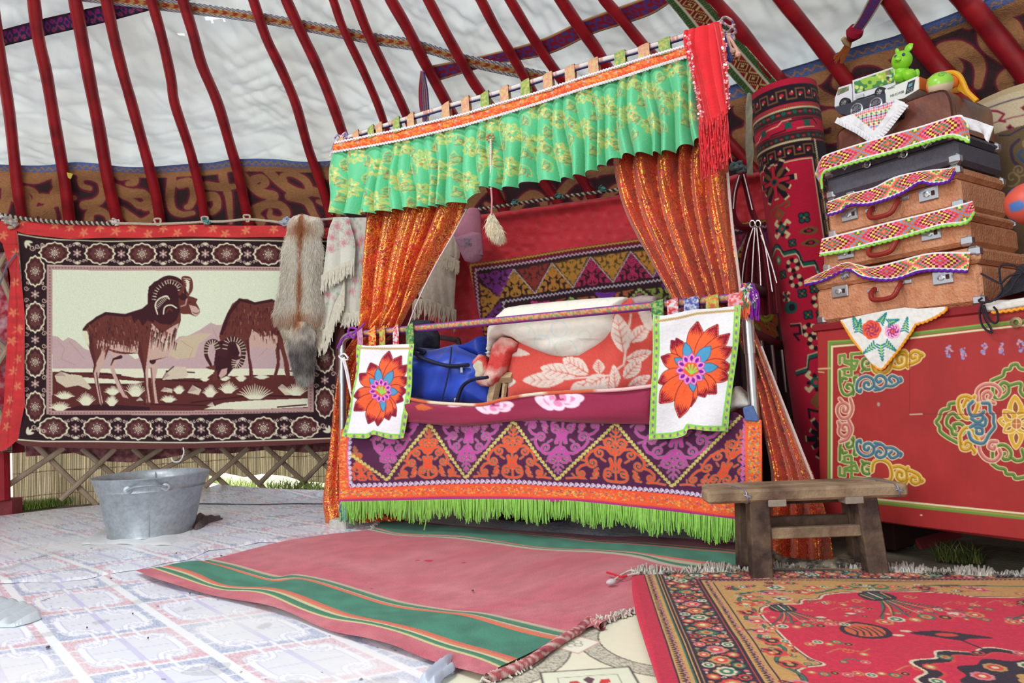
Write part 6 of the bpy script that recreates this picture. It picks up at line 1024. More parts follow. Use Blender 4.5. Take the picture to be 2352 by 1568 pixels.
fp2 = Cv(1480, 685, 1715, 1025, 1.1, (230, 230, 236)); flowerpanel(fp2, (1587, 848), [(1602, 738, 20), (1649, 745, 20), (1677, 766, 17), (1541, 781, 17), (1552, 776, 14), (1518, 819, 18), (1684, 798, 18), (1682, 841, 20), (1678, 868, 18), (1513, 879, 20), (1516, 926, 22), (1646, 904, 20), (1620, 912, 20), (1586, 934, 16), (1558, 960, 20)], [(1573, 786, 11), (1634, 795, 14), (1650, 842, 11), (1592, 900, 9), (1548, 822, 9), (1618, 868, 8)], 36)
border(fp2, [[(1509, 702), (1508, 800), (1504, 900), (1499, 1003)], [(1693, 702), (1690, 790), (1676, 890), (1664, 985)], [(1495, 1003), (1545, 1000), (1572, 992), (1580, 980), (1620, 984), (1668, 985)]], 14, 2); fp2.stroke([(1510, 738), (1560, 730), (1600, 720), (1690, 712)], 6, (206, 184, 140)); fp2.stroke(wavy([(1510, 738), (1560, 730), (1600, 720), (1690, 712)], 2, 6), 1.3, (170, 140, 90))
p2 = thing('flower_panel', 'larger white panel with a big orange flower, over the right end of the rail', 'embroidered panel', pb(1590, 1005), 'white flower panels on the bed rail')
loft('cloth', [[(1501, 722), (1530, 724), (1585, 712), (1640, 708), (1701, 700)], [(1500, 790), (1600, 790), (1697, 780)], [(1497, 900), (1580, 900), (1682, 890)], [(1491, 1009), (1545, 1007), (1574, 998), (1584, 985), (1630, 989), (1671, 991)]], BP(.085), 160, 230, M_cot, fp2, lambda U, V: .01*np.sin(U*8+2)*(.3+V)+.005*np.sin(V*11+U*5), p2)
tabs(p2, [(1510, 22, T_['emerald']), (1545, 20, T_['red_silver']), (1588, 26, T_['blue_silver']), (1636, 22, T_['green_red']), (1690, 26, T_['pink_silver'])], lambda x: 702-.095*(x-1500), lambda x: 724-.11*(x-1500))
# ---- burgundy velvet bag and the ribbon
vbg = thing('velvet_bag', 'burgundy velvet garment with silver stripes gathered by rings, hanging right of the right curtain', 'garment', pb(1745, 700, -.35)); M_vel = mat('burgundy_velvet', (112, 12, 32), .6, noise=(15, .2), bump=(60, .2), sheen=.05); BV = lambda o_=0: BP(-.42+o_); fv = pleats(6, .05, 1, 8)
loft('skirt', [[(1724, 512), (1735, 508), (1746, 512)], [(1706, 570), (1740, 574), (1768, 570)], [(1694, 640), (1745, 645), (1786, 640)], [(1690, 720), (1745, 726), (1796, 720)]], BV(), 60, 60, M_vel, None, lambda U, V: fv(U)*(.3+V), vbg)
for L in ([(1702, 398), (1688, 440), (1684, 490), (1700, 520), (1728, 522)], [(1706, 398), (1716, 440), (1726, 480), (1738, 512)]): MB().tube([pb(*v, -.40) for v in cr(L, 6)], .022, 8, flat=.5).out('strap', M_vel, vbg)
m = MB()
for L in ([(1708, 400), (1718, 440), (1728, 482)], [(1698, 402), (1688, 440), (1684, 480)], [(1730, 522), (1718, 560), (1708, 610), (1704, 655)], [(1734, 522), (1730, 580), (1726, 660)], [(1738, 524), (1744, 590), (1748, 665)], [(1744, 520), (1756, 560), (1766, 620), (1774, 670)], [(1748, 540), (1770, 600), (1784, 650)]): m.tube([pb(*v, -.355) for v in cr(L, 6)], .0035, 5)
m.out('silver_trim', mat('silver_braid', (206, 196, 196), .3, metal=.7), vbg); m = MB()
for x in (1728, 1741): m.tube([pb(x+6*math.cos(a), 514+8*math.sin(a), -.35) for a in np.linspace(0, 6.28, 16)], .0035, 6)
m.out('ring', M_steel, vbg)
o = loft('ribbon', [[(1716, 215), (1726, 215)], [(1712, 280), (1728, 282)], [(1713, 350), (1730, 350)], [(1716, 402), (1729, 402)]], BP(-.38), 8, 60, mat('grey_linen', (160, 156, 138), .95, bump=(90, .4)), None, lambda U, V: .01*np.sin(V*14+U*3)); solid(o, .003); tag(o, 'grey frayed linen ribbon hanging left of the rolled carpet', 'ribbon')
knot('cloth_tie', 'grey blue rag knotted on the rope left of the rolled carpet', 1695, 385, mat('grey_blue_rag', (120, 140, 146), .9), BP(-.45), sz=14, r=.009)
# ================================================================ CHEST, SUITCASES, TOYS, ROLLED CARPET
C0 = np.array([1.25, 2.79, 0]); CE_ = np.array([.535, -.845, 0]); CNB = np.array([.845, .535, 0]); CE_ /= np.linalg.norm(CE_); CNB /= np.linalg.norm(CNB)
CH = lambda off=0.0: plane(C0-CNB*off, CNB)
pc = lambda x, y, off=0.0: pt(CH(off), x, y)
K4 = 4.127; c1 = lambda L: S(L, K4, 1800, 80); c2_ = lambda L: S(L, K4, 1800, 440); c3 = lambda L: S(L, 2.528, 1750, 700)
sOf = lambda p: float((p-C0)@CE_)
chest = thing('painted_chest', 'large red wooden chest painted with scroll ornaments, carrying the suitcases', 'chest', C0+CE_*.6+CNB*.3)
M_chr = mat('red_chest_wood', (146, 40, 40), .55, noise=(14, .1), bump=(40, .12), c2=(160, 40, 44), big=3)
def cbox(name, s0, s1, z0, z1, d0, d1, m, parent, bev=.006, **k):
    return MB().box(C0+CE_*(s0+s1)/2+CNB*(d0+d1)/2+ZU*(z0+z1)/2, CE_, CNB, ZU, (s1-s0)/2, (d1-d0)/2, (z1-z0)/2, bev).out(name, m, parent, smooth=False, **k)
cbox('body', 0, 1.3, .125, .875, .012, .55, M_chr, chest); cbox('lid', -.015, 1.32, .868, .9, -.012, .57, mat('dark_red_lid', (134, 26, 34), .6, noise=(14, .15)), chest)
ch = Cv(1860, 660, 2440, 1270, 1.15, (162, 44, 44)); gx, gy = ch.grid(); ch.a *= (.95+.09*vnoise(gx/60, gy/60, 1, 3)+.03*vnoise(gx/5, gy/30, 1, 4))[..., None]
CG, CC, CB_, CY, CPK = (108, 142, 62), (226, 220, 176), (84, 126, 148), (214, 164, 44), (214, 128, 122)
ch.stroke(c3([(393, 1105), (397, 222), (560, 210), (870, 172), (1290, 122), (1800, 66)]), 8, CG); ch.stroke(c3([(384, 1100), (386, 212), (560, 202), (870, 162), (1290, 112), (1800, 56)]), 3, (140, 170, 80)); ch.stroke(c3([(404, 1100), (407, 242), (560, 229), (870, 192), (1290, 143), (1800, 88)]), 4.6, CC)
ch.stroke(c3([(404, 1098), (700, 1131), (1522, 1212), (1700, 1230)]), 4.6, CC); ch.stroke(c3([(390, 1110), (700, 1144), (1522, 1228), (1700, 1246)]), 5, (140, 160, 70)); ch.stroke(c3([(390, 1118), (700, 1153), (1522, 1241), (1700, 1258)]), 5, CG)
def orn(L, c, w=8): draws(ch, [c3(cr(p, 7)) for p in L], w, c, CC, 1.7); [ch.stroke(np.array(c3(cr(p, 7)))+np.array([0, w*.2]), w*.25, tuple(q*.72 for q in c)) for p in L]
def angn(L, c, w=6.5): draws(ch, [c3(p) for p in L], w, c, CC, 1.7)
def mirror(L, ym=642): return [[(x+.0*(ym-y), 2*ym-y+.055*(x-450)) for x, y in p] for p in L]
knotL = [[(452, 340), (452, 296), (480, 292), (480, 335), (545, 358), (556, 325), (490, 325)], [(520, 330), (520, 286), (600, 280), (625, 288)], [(480, 372), (480, 410), (520, 410), (520, 335)], [(452, 380), (492, 372), (540, 372)]]
curlG = [[(452, 385), (455, 460), (470, 510), (500, 524), (530, 500), (525, 470), (500, 460), (492, 478), (505, 486)], [(492, 430), (470, 425), (465, 445)], [(530, 520), (540, 470), (535, 425), (548, 418)], [(640, 370), (600, 375), (582, 350), (590, 318), (620, 312), (625, 335), (608, 342)], [(580, 385), (598, 366)]]
curlY = [[(640, 330), (650, 380), (690, 398), (735, 380), (755, 330), (745, 285), (700, 275)], [(765, 360), (800, 365), (835, 345), (840, 300), (815, 282), (785, 300), (790, 335), (812, 330), (812, 312)], [(820, 290), (800, 275), (830, 270), (848, 300)], [(835, 345), (870, 340), (912, 318), (918, 285), (890, 270), (866, 285), (872, 310), (892, 305)], [(915, 300), (935, 292), (925, 282)], [(838, 350), (848, 362)]]
curlB = [[(565, 505), (550, 485), (560, 440), (600, 415), (640, 430), (650, 465), (625, 490), (595, 480), (595, 455), (615, 450), (620, 465)], [(552, 495), (570, 505), (575, 490)], [(650, 470), (690, 488), (720, 460), (715, 425), (685, 410), (662, 425), (675, 450), (692, 440)], [(720, 470), (760, 470), (790, 450), (785, 425), (755, 412), (738, 430), (755, 450)], [(790, 450), (810, 440), (803, 424)], [(690, 490), (655, 495)]]
for L, c in ((knotL, CG), ): angn(L, c); angn(mirror(L), c)
for L, c, w in ((curlG, CG, 7), (curlY, CY, 8), (curlB, CB_, 7)): orn(L, c, w); orn(mirror(L), c, w)
orn([[(512, 545), (525, 600), (505, 650), (465, 660), (440, 625), (445, 585), (475, 570), (500, 590), (492, 620), (472, 615), (474, 600)], [(465, 560), (452, 545)], [(500, 665), (522, 720), (500, 775), (470, 790), (455, 795)], [(455, 690), (448, 740), (480, 765), (505, 740), (500, 700), (475, 695), (468, 715), (482, 722)], [(452, 700), (444, 680)]], CPK, 7)
# large central medallion
medG = [[(1135, 800), (1080, 770), (1035, 735), (1030, 705), (1012, 680), (1030, 655), (1045, 615), (1085, 600), (1090, 575), (1130, 570), (1150, 590), (1160, 640), (1140, 655), (1110, 630), (1080, 650), (1072, 690), (1100, 720), (1110, 750), (1160, 750), (1178, 715), (1150, 690), (1115, 695), (1125, 720)], [(1335, 440), (1370, 425), (1400, 410), (1410, 380), (1440, 372), (1450, 352), (1480, 345), (1500, 370), (1560, 380)], [(1340, 470), (1345, 530), (1390, 540), (1430, 510), (1430, 465), (1400, 452), (1380, 475), (1400, 490)], [(1430, 470), (1500, 455), (1500, 500), (1520, 530)], [(1335, 920), (1370, 945), (1410, 955), (1420, 980), (1460, 985), (1470, 1005), (1500, 1005), (1560, 990)], [(1340, 890), (1340, 850), (1360, 820), (1410, 815), (1445, 850), (1440, 890), (1405, 895), (1395, 870), (1412, 862)], [(1440, 880), (1480, 905), (1520, 890), (1510, 840)]]
medP = [[(1265, 600), (1255, 560), (1250, 500), (1290, 465), (1350, 465), (1385, 500), (1375, 530)], [(1350, 570), (1300, 560), (1285, 525), (1310, 505), (1330, 520), (1322, 540)], [(1300, 760), (1262, 790), (1265, 850), (1300, 895), (1350, 905), (1385, 870), (1378, 840)], [(1365, 795), (1330, 795), (1318, 825), (1345, 838), (1352, 822)]]
medY = [[(1235, 530), (1225, 545), (1190, 530), (1150, 540), (1140, 580), (1160, 640), (1200, 660), (1240, 620), (1255, 575)], [(1170, 590), (1190, 550), (1210, 560)], [(1160, 810), (1150, 760), (1180, 715), (1220, 720), (1240, 760), (1262, 800)], [(1150, 790), (1160, 835), (1200, 838), (1215, 805), (1190, 795), (1180, 810)], [(1215, 825), (1235, 850), (1232, 860)]]
medB = [[(1225, 560), (1200, 590), (1215, 640), (1260, 640), (1290, 620)], [(1280, 570), (1320, 575), (1325, 620), (1345, 640), (1345, 680), (1350, 710), (1320, 750), (1290, 800), (1250, 800), (1215, 780), (1200, 740)], [(1215, 660), (1250, 680), (1280, 665), (1280, 640), (1255, 640)], [(1210, 710), (1250, 690), (1290, 700), (1300, 670), (1292, 655)], [(1240, 710), (1275, 715), (1278, 745), (1250, 745), (1245, 730)]]
for L, c in ((medG, CG), (medP, CPK), (medY, CY), (medB, CB_)): orn(L, c, 8)
def pet(cx, cy, tx, ty, w, c):
    a, b = np.array([cx, cy], float), np.array([tx, ty], float); d = b-a; n = np.array([-d[1], d[0]]); q = c3(cr([a, a+d*.3+n*w, a+d*.65+n*w*.9, b, a+d*.65-n*w*.9, a+d*.3-n*w], 5, True)); ch.poly(q, c); ch.stroke(list(q)+[q[0]], 2, CC)
for t in ((1468, 520), (1475, 840), (1368, 668), (1400, 610), (1400, 740), (1590, 700), (1545, 640), (1545, 740)): pet(1478, 690, *t, .28 if t[0] in (1468, 1475) else .34, CY); pet(1478+(t[0]-1478)*.35, 690+(t[1]-690)*.35, 1478+(t[0]-1478)*.78, 690+(t[1]-690)*.78, .22, (150, 84, 40))
ch.ell(*c3([(1478, 690)])[0], 13, 14, CC); ch.ell(*c3([(1478, 690)])[0], 11, 12, (196, 110, 60)); ch.stroke(c3([(1450, 690), (1508, 690)]), 1.5, CC); ch.stroke(c3([(1478, 660), (1478, 720)]), 1.5, CC)
# plank joints, chips and half rubbed off stickers
ch.stroke(c3([(858, 190), (858, 632), (1100, 636), (1600, 625)]), 1.3, (130, 34, 30)); ch.stroke(c3([(860, 636), (930, 633)]), 3, (206, 186, 150)); ch.stroke(c3([(322, 372), (395, 368)]), 4, (200, 176, 130)); ch.stroke(c3([(322, 388), (360, 392)]), 3, (200, 176, 130)); ch.stroke(c3([(322, 150), (345, 152)]), 3, (214, 196, 130)); ch.ell(*c3([(677, 577)])[0], 3.4, 5, (170, 150, 140)); ch.ell(*c3([(555, 405)])[0], 4, 3, (150, 140, 110)); ch.ell(*c3([(925, 1220)])[0], 3, 2, (220, 200, 190))
rs = random.Random(21)
for x, y in ((1085, 270), (1170, 280), (1290, 255), (1395, 255), (1502, 235)):
    for k in range(16): a, b = rs.uniform(-20, 20), rs.uniform(-32, 32); ch.ell(*c3([(x+a*(1-abs(b)/60), y+b)])[0], rs.uniform(1.4, 4), rs.uniform(1.4, 4), rs.choice([(150, 140, 196), (170, 150, 190), (120, 140, 200), (200, 150, 150)]))
edge_t = [(1877, 757), (2000, 737), (2173, 712), (2300, 693), (2440, 672)]; edge_b = [(2440, 1251), (2352, 1238), (2250, 1226), (2100, 1208), (2027, 1198), (1884, 1180)]
sheet('front_panel', edge_t+edge_b+[(1880, 960)], CH(.004), 1.3, mat('painted_chest_front', None, .5, noise=(20, .03), bump=(30, .08), spec=.4), ch, None, chest, back=.012)
for s0 in (.06, 1.1): cbox('foot', s0, s0+.12, 0, .125, .12, .5, mat('dark_foot_wood', (60, 34, 30), .9), chest)
m = MB().lathe(pc(2335, 740, .008), [(.016, 0), (.018, .004), (.008, .006), (.006, .002)], 12, ax=CE_, ay=ZU, az=-CNB); m.out('keyhole', mat('aged_brass', (150, 130, 96), .4, metal=.7), chest)
# ---- suitcases
M_case = mat('tan_embossed_leatherette', (204, 142, 106), .48, noise=(26, .08), bump=(110, .6), spec=.5, c2=(194, 126, 88), big=30)
M_blk = mat('black_leatherette', (82, 80, 94), .5, noise=(70, .2), bump=(300, .4), spec=.5); M_brl = mat('old_brown_leather', (134, 74, 52), .34, noise=(8, .25), bump=(25, .25), spec=.5, c2=(92, 48, 38), big=6)
M_nick = mat('nickel', (200, 200, 206), .22, metal=.85, noise=(0, 0), bump=(0, 0)); M_hand = mat('red_brown_handle', (140, 40, 34), .35); M_seam = mat('dark_seam', (70, 40, 34), .8)
def ply(name, px, off, th, m, parent, bev=0): P = [pc(x, y, off) for x, y in px]; return MB().prism(P, -CNB*th).out(name, m, parent, smooth=False)
def suitcase(label, bl, br, tl, tr_, depth, m, zoff, parts, lidf=.3, d0=.0, corners=True):
    B1, B2, T1, T2 = (pc(*q, zoff) for q in (bl, br, tl, tr_)); s0, s1 = (sOf(B1)+sOf(T1))/2, (sOf(B2)+sOf(T2))/2; z0, z1 = (B1[2]+B2[2])/2, (T1[2]+T2[2])/2; dd = -zoff
    t = thing('suitcase', label, 'suitcase', C0+CE_*(s0+s1)/2+CNB*(dd+depth/2)+ZU*z0); zs = z0+(z1-z0)*(1-lidf)
    cbox('case_body', s0, s1, z0+.002, zs, dd, dd+depth, m, t, .014); cbox('lid', s0-.002, s1+.002, zs+.002, z1-.001, dd-.002, dd+depth+.002, m, t, .014)
    if corners:
        for s_, a in ((s0, 1), (s1, -1)):
            for z_, b in ((z0, 1), (z1, -1)): MB().box(C0+CE_*(s_+a*.016)+CNB*(dd+.016)+ZU*(z_+b*.017), CE_, CNB, ZU, .020, .020, .019, .009).out('corner_cap', M_nick, t)
        MB().box(C0+CE_*(s1-.016)+CNB*(dd+depth-.016)+ZU*(z1-.017), CE_, CNB, ZU, .020, .020, .019, .009).out('corner_cap', M_nick, t)
    for kind, x, y in parts:
        q = pc(x, y, zoff+.004)
        if kind == 'lock':
            l = MB().box(q, CE_, CNB, ZU, .034, .004, .024, .003).out('lock', M_nick, t, smooth=False)
            MB().lathe(q-CNB*.004-CE_*.004, [(.011, 0), (.011, .005), (.006, .006), (.005, .003), (0, .003)], 14, ax=CE_, ay=ZU, az=-CNB).out('lock_button', M_nick, l); MB().box(q-CNB*.005+CE_*.018, CE_, CNB, ZU, .005, .002, .008).out('lock_slot', M_seam, l, smooth=False)
        if kind == 'handle':
            h = [q-CE_*.05+ZU*.016-CNB*.004, q-CE_*.052-CNB*.03-ZU*.004, q-CE_*.035-CNB*.042-ZU*.03, q+CE_*.03-CNB*.042-ZU*.03, q+CE_*.05-CNB*.03-ZU*.0, q+CE_*.05+ZU*.024-CNB*.004]; hd = MB().tube(cr(h, 6), .0095, 10).out('handle', M_hand, t)
            for a in (-1, 1): MB().box(q+CE_*a*.062+ZU*(.018+.006*a), CE_, CNB, ZU, .022, .003, .008, .002).out('handle_mount', M_nick, hd, smooth=False)
        if kind == 'clasp': MB().box(q+ZU*.004, CE_, CNB, ZU, .018, .006, .012, .003).tube([q-CE_*.012-CNB*.01, q-ZU*.016-CNB*.014, q+CE_*.014-CNB*.01], .003, 6).out('clasp', M_nick, t)
        if kind == 'ring': MB().box(q-CE_*.012, CE_, CNB, ZU, .012, .004, .006, .002).tube([q+(CE_*math.cos(a)+ZU*math.sin(a))*.012-CNB*.006 for a in np.linspace(0, 6.28, 14)], .0028, 6).out('handle_ring', M_nick, t)
    return t, s0, s1, z0, z1, dd
S1_ = suitcase('bottom tan suitcase of the stack, standing on the red chest', (1872, 746), (2253, 699), (1873, 627), (2251, 570), .40, M_case, -.005, [('lock', 1929, 669), ('lock', 2165, 637), ('handle', 2042, 668), ('clasp', 1942, 634)])
S2_ = suitcase('second tan suitcase from the bottom of the stack', (1886, 622), (2228, 568), (1888, 542), (2224, 492), .38, M_case, -.02, [('lock', 1942, 581), ('lock', 2138, 536), ('handle', 2036, 566)])
S3_ = suitcase('third suitcase from the bottom, tan, just under the black one', (1899, 544), (2212, 482), (1900, 460), (2197, 380), .36, M_case, -.03, [('lock', 1951, 493), ('lock', 2132, 446), ('handle', 2037, 480), ('clasp', 1954, 449), ('clasp', 2114, 405)])
S4_ = suitcase('black suitcase with nickel corners, second from the top of the stack', (1893, 452), (2204, 382), (1898, 385), (2192, 300), .34, M_blk, -.03, [('clasp', 1944, 382), ('clasp', 2128, 332), ('ring', 1994, 378), ('ring', 2078, 355)])
t5 = thing('suitcase', 'old brown leather suitcase with rounded corners on top of the stack', 'suitcase', pc(2050, 310, -.1)); s0, s1 = sOf(pc(1924, 340, -.04)), sOf(pc(2192, 300, -.04)); z0 = S4_[4]+.002; z1 = pc(2130, 214, -.04)[2]
def roundcase(name, s0, s1, z0, z1, d0, d1, m, parent, r=.05, top=True):
    prof = [(s0, z0), (s1, z0)]+[(s1-r+r*math.cos(a), z1-r+r*math.sin(a)) for a in np.linspace(0, math.pi/2, 8)]+[(s0+r-r*math.sin(a), z1-r+r*math.cos(a)) for a in np.linspace(0, math.pi/2, 8)]; mm = MB(); P = []
    for d, k in ((d0, .93), (d0+.012, 1), (d1-.012, 1), (d1, .93)): sc, zc = (s0+s1)/2, (z0+z1)/2; P += [C0+CE_*(sc+(s-sc)*(1-(1-k)*.3))+ZU*(zc+(z-zc)*k)+CNB*d for s, z in prof]
    n = len(prof); F = [(i*n+j, i*n+(j+1) % n, (i+1)*n+(j+1) % n, (i+1)*n+j) for i in range(3) for j in range(n)]+[tuple(range(n))[::-1], tuple(range(3*n, 4*n))]; return mm.add(P, F).out(name, m, parent)
zm = z0+.03; roundcase('case_body', s0, s1, z0, z1, .04, .36, M_brl, t5)
for d in (.045, .07): MB().tube([C0+CE_*s+ZU*z+CNB*(d-.004) for s, z in cr([(s0+.002, z0+.01), (s0+.002, z1-.06), (s0+.03, z1-.015), ((s0+s1)/2, z1-.004), (s1-.05, z1-.006), (s1-.008, z1-.04), (s1-.002, z0+.01)], 6)], .004, 6).out('welt', M_seam, t5)
MB().box(pc(2062, 268, -.034), CE_, CNB, ZU, .022, .006, .014, .003).out('latch', mat('black_iron', (30, 28, 34), .4, metal=.5), t5)
MB().tube(cr([pc(2072, 258, -.03), pc(2080, 246, -.02), pc(2086, 250, -.02)], 5), .003, 6).out('latch_hook', M_nick, t5)
# ---- embroidered runners hanging between the suitcases
RC = [(236, 132, 156), (238, 106, 62), (64, 140, 92), (240, 224, 104), (138, 26, 52), (122, 160, 206), (216, 60, 112)]
def checker(n, nv=7, ph=0):
    seqs = [0, 1, 2, 0, 4, 3, 4, 0, 6, 1, 5, 1, 2, 3]
    def c(X, Y, U, V):
        v = (V-.12)/.76; i = np.floor(U*n).astype(int); j = np.clip(np.floor(v*nv), 0, nv-1).astype(int); d = np.abs((i+ph) % 20-10)+np.abs(j-nv//2)*(1 if ph % 2 == 0 else -1); k = np.array(seqs)[np.mod(d, len(seqs))]; C = np.array(RC, float)[k]; C[(V < .1) | (V > .9)] = (228, 226, 230); return C
    return c
M_run = mat('counted_embroidery', None, .85, noise=(200, .08), bump=(300, .3))
def runner(label, top, bot, edge, n, off=.02, ph=0, extra=None, wav=.006):
    t = thing('embroidered_runner', label, 'runner', pc(*bot[len(bot)//2], off)); loft('cloth', [top, bot], CH(off), 420, 44, M_run, checker(n, 7, ph), lambda U, V: wav*np.sin(U*17+V*2)*V+.003*np.sin(V*6), t)
    q = resamp(cr(bot, 8), 60); P = [pc(x, y+(1.5 if i % 2 else 4), off+.003) for i, (x, y) in enumerate(q)]; MB().tube(cr(P, 3), .0048, 7).out('crochet_edge', edge, t); return t
E_g, E_p = mat('lime_crochet', (150, 216, 90), .9), mat('violet_crochet', (96, 34, 160), .9)
runner('broad embroidered runner with lime edge over the front of the black suitcase', [(1872, 398), (1884, 368), (1904, 352), (2018, 316), (2115, 289), (2197, 264), (2216, 272), (2226, 292)], [(1888, 430), (1888, 402), (1906, 387), (2018, 356), (2115, 329), (2178, 311), (2208, 316), (2227, 324)], E_g, 62, .03)
runner('violet edged runner tucked under the clasps between the black and the tan suitcase', [(1902, 462), (1930, 452), (1960, 442), (2006, 430), (2054, 406), (2110, 393), (2173, 386), (2196, 382)], [(1901, 492), (1932, 482), (1952, 468), (2001, 466), (2067, 443), (2112, 417), (2140, 420), (2178, 414), (2192, 392)], E_p, 56, .012, 3, wav=.003)
runner('lime edged runner between the second and third suitcase from the bottom', [(1888, 548), (1955, 531), (2042, 509), (2139, 486), (2234, 461)], [(1883, 584), (1950, 572), (2018, 556), (2091, 537), (2163, 517), (2218, 509), (2238, 484)], E_g, 60, .012, 6)
runner('rumpled violet edged runner over the bottom suitcase', [(1848, 643), (1907, 616), (1943, 602), (1970, 607), (2006, 612), (2067, 597), (2139, 580), (2229, 578)], [(1849, 652), (1892, 641), (1934, 620), (1955, 618), (1984, 634), (2030, 641), (2067, 636), (2127, 619), (2222, 621)], E_p, 62, .02, 9, wav=.01)
tw = thing('lace_triangle', 'white frilled triangular cloth with checkered embroidery hanging over the top suitcase under the toys', 'cloth', pc(2000, 322, 0)); M_wc = mat('white_cotton', (226, 226, 232), .9, bump=(60, .3)); tc2 = Cv(1910, 210, 2090, 340, 1, (226, 226, 232))
for i in range(-2, 26):
    for j in range(16):
        x, y = 1950+i*5.2, 225+j*6.2-i*1.35; tc2.poly([(x-3, y), (x, y-3.4), (x+3, y), (x, y+3.4)], RC[(j*2+(i % 2)) % 7])
msk = inpoly(*tc2.grid(), np.array(c1([(655, 752), (1062, 618), (1000, 720), (855, 905)]))); tc2.a[~msk] = (226, 226, 232)
sheet('cloth', c1([(505, 800), (660, 745), (1065, 610), (1150, 640), (1050, 760), (850, 985), (700, 880)]), CH(-.015), 1.5, mat('triangle_cotton', None, .9, bump=(60, .2)), tc2, lambda x, y: .004*np.sin(x/9.), tw, back=.003)
for q in (resamp(c1([(500, 800), (700, 900), (850, 1000)]), 26), resamp(c1([(850, 1000), (960, 900), (1150, 655)]), 30)):
  m = MB()
  for i in range(len(q)-1):
    a, b = q[i], q[i+1]; d = (b-a)/np.linalg.norm(b-a); n = np.array([-d[1], d[0]]); n = n if n[1] > 0 else -n; a = a-n*5; b = b-n*5; m.add([pc(*a, -.009), pc(*b, -.009), pc(*(b+n*14+d*2), -.004+.012*(i % 2)), pc(*(a+n*14), -.01+.012*((i+1) % 2))], [(0, 1, 2, 3)])
  solid(m.out('frill', M_wc, tw, smooth=False), .002)
o = loft('white_cloth', [c1([(1640, 762), (1760, 790), (1990, 868)]), c1([(1700, 800), (1790, 850), (1975, 930)]), c1([(1740, 900), (1850, 920), (1950, 1022)])], CH(-.02), 30, 20, M_wc, None, lambda U, V: .012*np.sin(U*9)*V); solid(o, .003); tag(o, 'white cloth end sticking out right of the broad runner on the black suitcase', 'cloth')
# chest cloths
fc_ = Cv(1920, 690, 2190, 860, 1.0, (228, 228, 226))
for cx, cy, r, c_, d_ in ((2003, 757, 23, (236, 92, 60), (120, 40, 120)), (2053, 760, 19, (236, 170, 206), (150, 30, 130))):
    for k in range(7): a = k*.9; fc_.ell(cx+r*.5*math.cos(a), cy+r*.5*math.sin(a), r*.52, r*.48, c_)
    for k in range(9): a = k*.75; fc_.stroke(spir(cx+r*.38*math.cos(a), cy+r*.38*math.sin(a), r*.32, a, 1, .6, 7), 1.8, d_)
    fc_.ell(cx, cy, r*.3, r*.28, (236, 100, 70)); fc_.stroke(spir(cx, cy, r*.4, 1, 1, 1.1), 1.4, d_)
for x, y, a, l in ((1970, 752, -1.9, 26), (2022, 742, -1.0, 24), (2040, 742, -.3, 24), (2080, 762, -1.4, 30), (2014, 790, 2.5, 32), (2026, 790, 1.5, 34), (2036, 786, .7, 28), (1972, 764, -1.4, 28)):
    for t in np.linspace(0, 1, 6): X_, Y_ = x+l*t*math.cos(a), y+l*t*math.sin(a); w_ = 7*(1-t)+2; fc_.stroke([(X_-w_*math.sin(a), Y_+w_*math.cos(a)), (X_+4*math.cos(a), Y_+4*math.sin(a)), (X_+w_*math.sin(a), Y_-w_*math.cos(a))], 3, (24, 130, 130))
    fc_.stroke([(x+4*math.cos(a), y+4*math.sin(a)), (x+l*.7*math.cos(a), y+l*.7*math.sin(a))], 2.2, (170, 214, 70))
tcl = thing('embroidered_cloth', 'white triangular cloth with embroidered roses and orange edge hanging over the chest front', 'cloth', pc(2025, 846, .02)); M_fc = mat('rose_embroidered_cotton', None, .9, bump=(60, .25)); O3 = [(1931, 735), (1990, 722), (2040, 712), (2079, 706), (2110, 709), (2150, 706), (2174, 704), (2173, 712), (2149, 727), (2127, 737), (2103, 744), (2094, 760), (2066, 800), (2028, 846), (2016, 846), (2003, 834), (1980, 805), (1956, 778)]
sheet('cloth', O3, CH(.022), 1.3, M_fc, fc_, lambda x, y: .006*np.sin((x+y)/26.)*np.clip((y-720)/60, 0, 1)+.004, tcl, back=.004)
q = resamp([(2174, 704), (2173, 712), (2149, 727), (2127, 737), (2103, 744), (2094, 760), (2066, 800), (2028, 846), (2016, 846), (2003, 834), (1956, 778), (1931, 735)], 70); MB().tube(cr([pc(x+(2.4 if i % 2 and x < 2016 else 0), y+(3 if i % 2 else 0), .026) for i, (x, y) in enumerate(q)], 2), .0042, 6).out('crochet_edge', mat('orange_crochet', (240, 160, 50), .9), tcl)
o = puff('white_cloth', [(2252, 702), (2280, 690), (2320, 688), (2360, 682), (2440, 672), (2440, 700), (2352, 706), (2290, 716), (2262, 716)], CH(.012), .012, 8, 2, mat('white_chest_cloth', (222, 220, 216), .9, bump=(50, .4)), back=.02); tag(o, 'white cloth under the cables on the right end of the chest lid', 'cloth')
MB().tube(cr([pc(x, y+(3 if i % 2 else 0), .03) for i, (x, y) in enumerate(resamp([(2278, 716), (2320, 712), (2352, 706), (2440, 700)], 26))], 2), .005, 6).out('crochet_edge', mat('orange_crochet_right', (240, 160, 50), .9), o)
m = MB(); M_cab = mat('black_cable', (34, 32, 44), .4)
for L in ([(2253, 628), (2275, 640), (2298, 650), (2310, 640), (2330, 630), (2400, 620)], [(2298, 650), (2296, 615), (2310, 607), (2340, 615), (2370, 640)], [(2300, 652), (2300, 670), (2280, 690), (2258, 694), (2248, 690), (2256, 684)], [(2256, 692), (2250, 720), (2258, 750), (2278, 764), (2274, 750), (2262, 730), (2256, 700)], [(2260, 700), (2270, 730), (2284, 742), (2292, 735), (2290, 715), (2282, 704)], [(2284, 690), (2320, 665), (2345, 630), (2400, 600)]): m.tube([pc(*v, .035) for v in cr(L, 6)], .0035, 6)
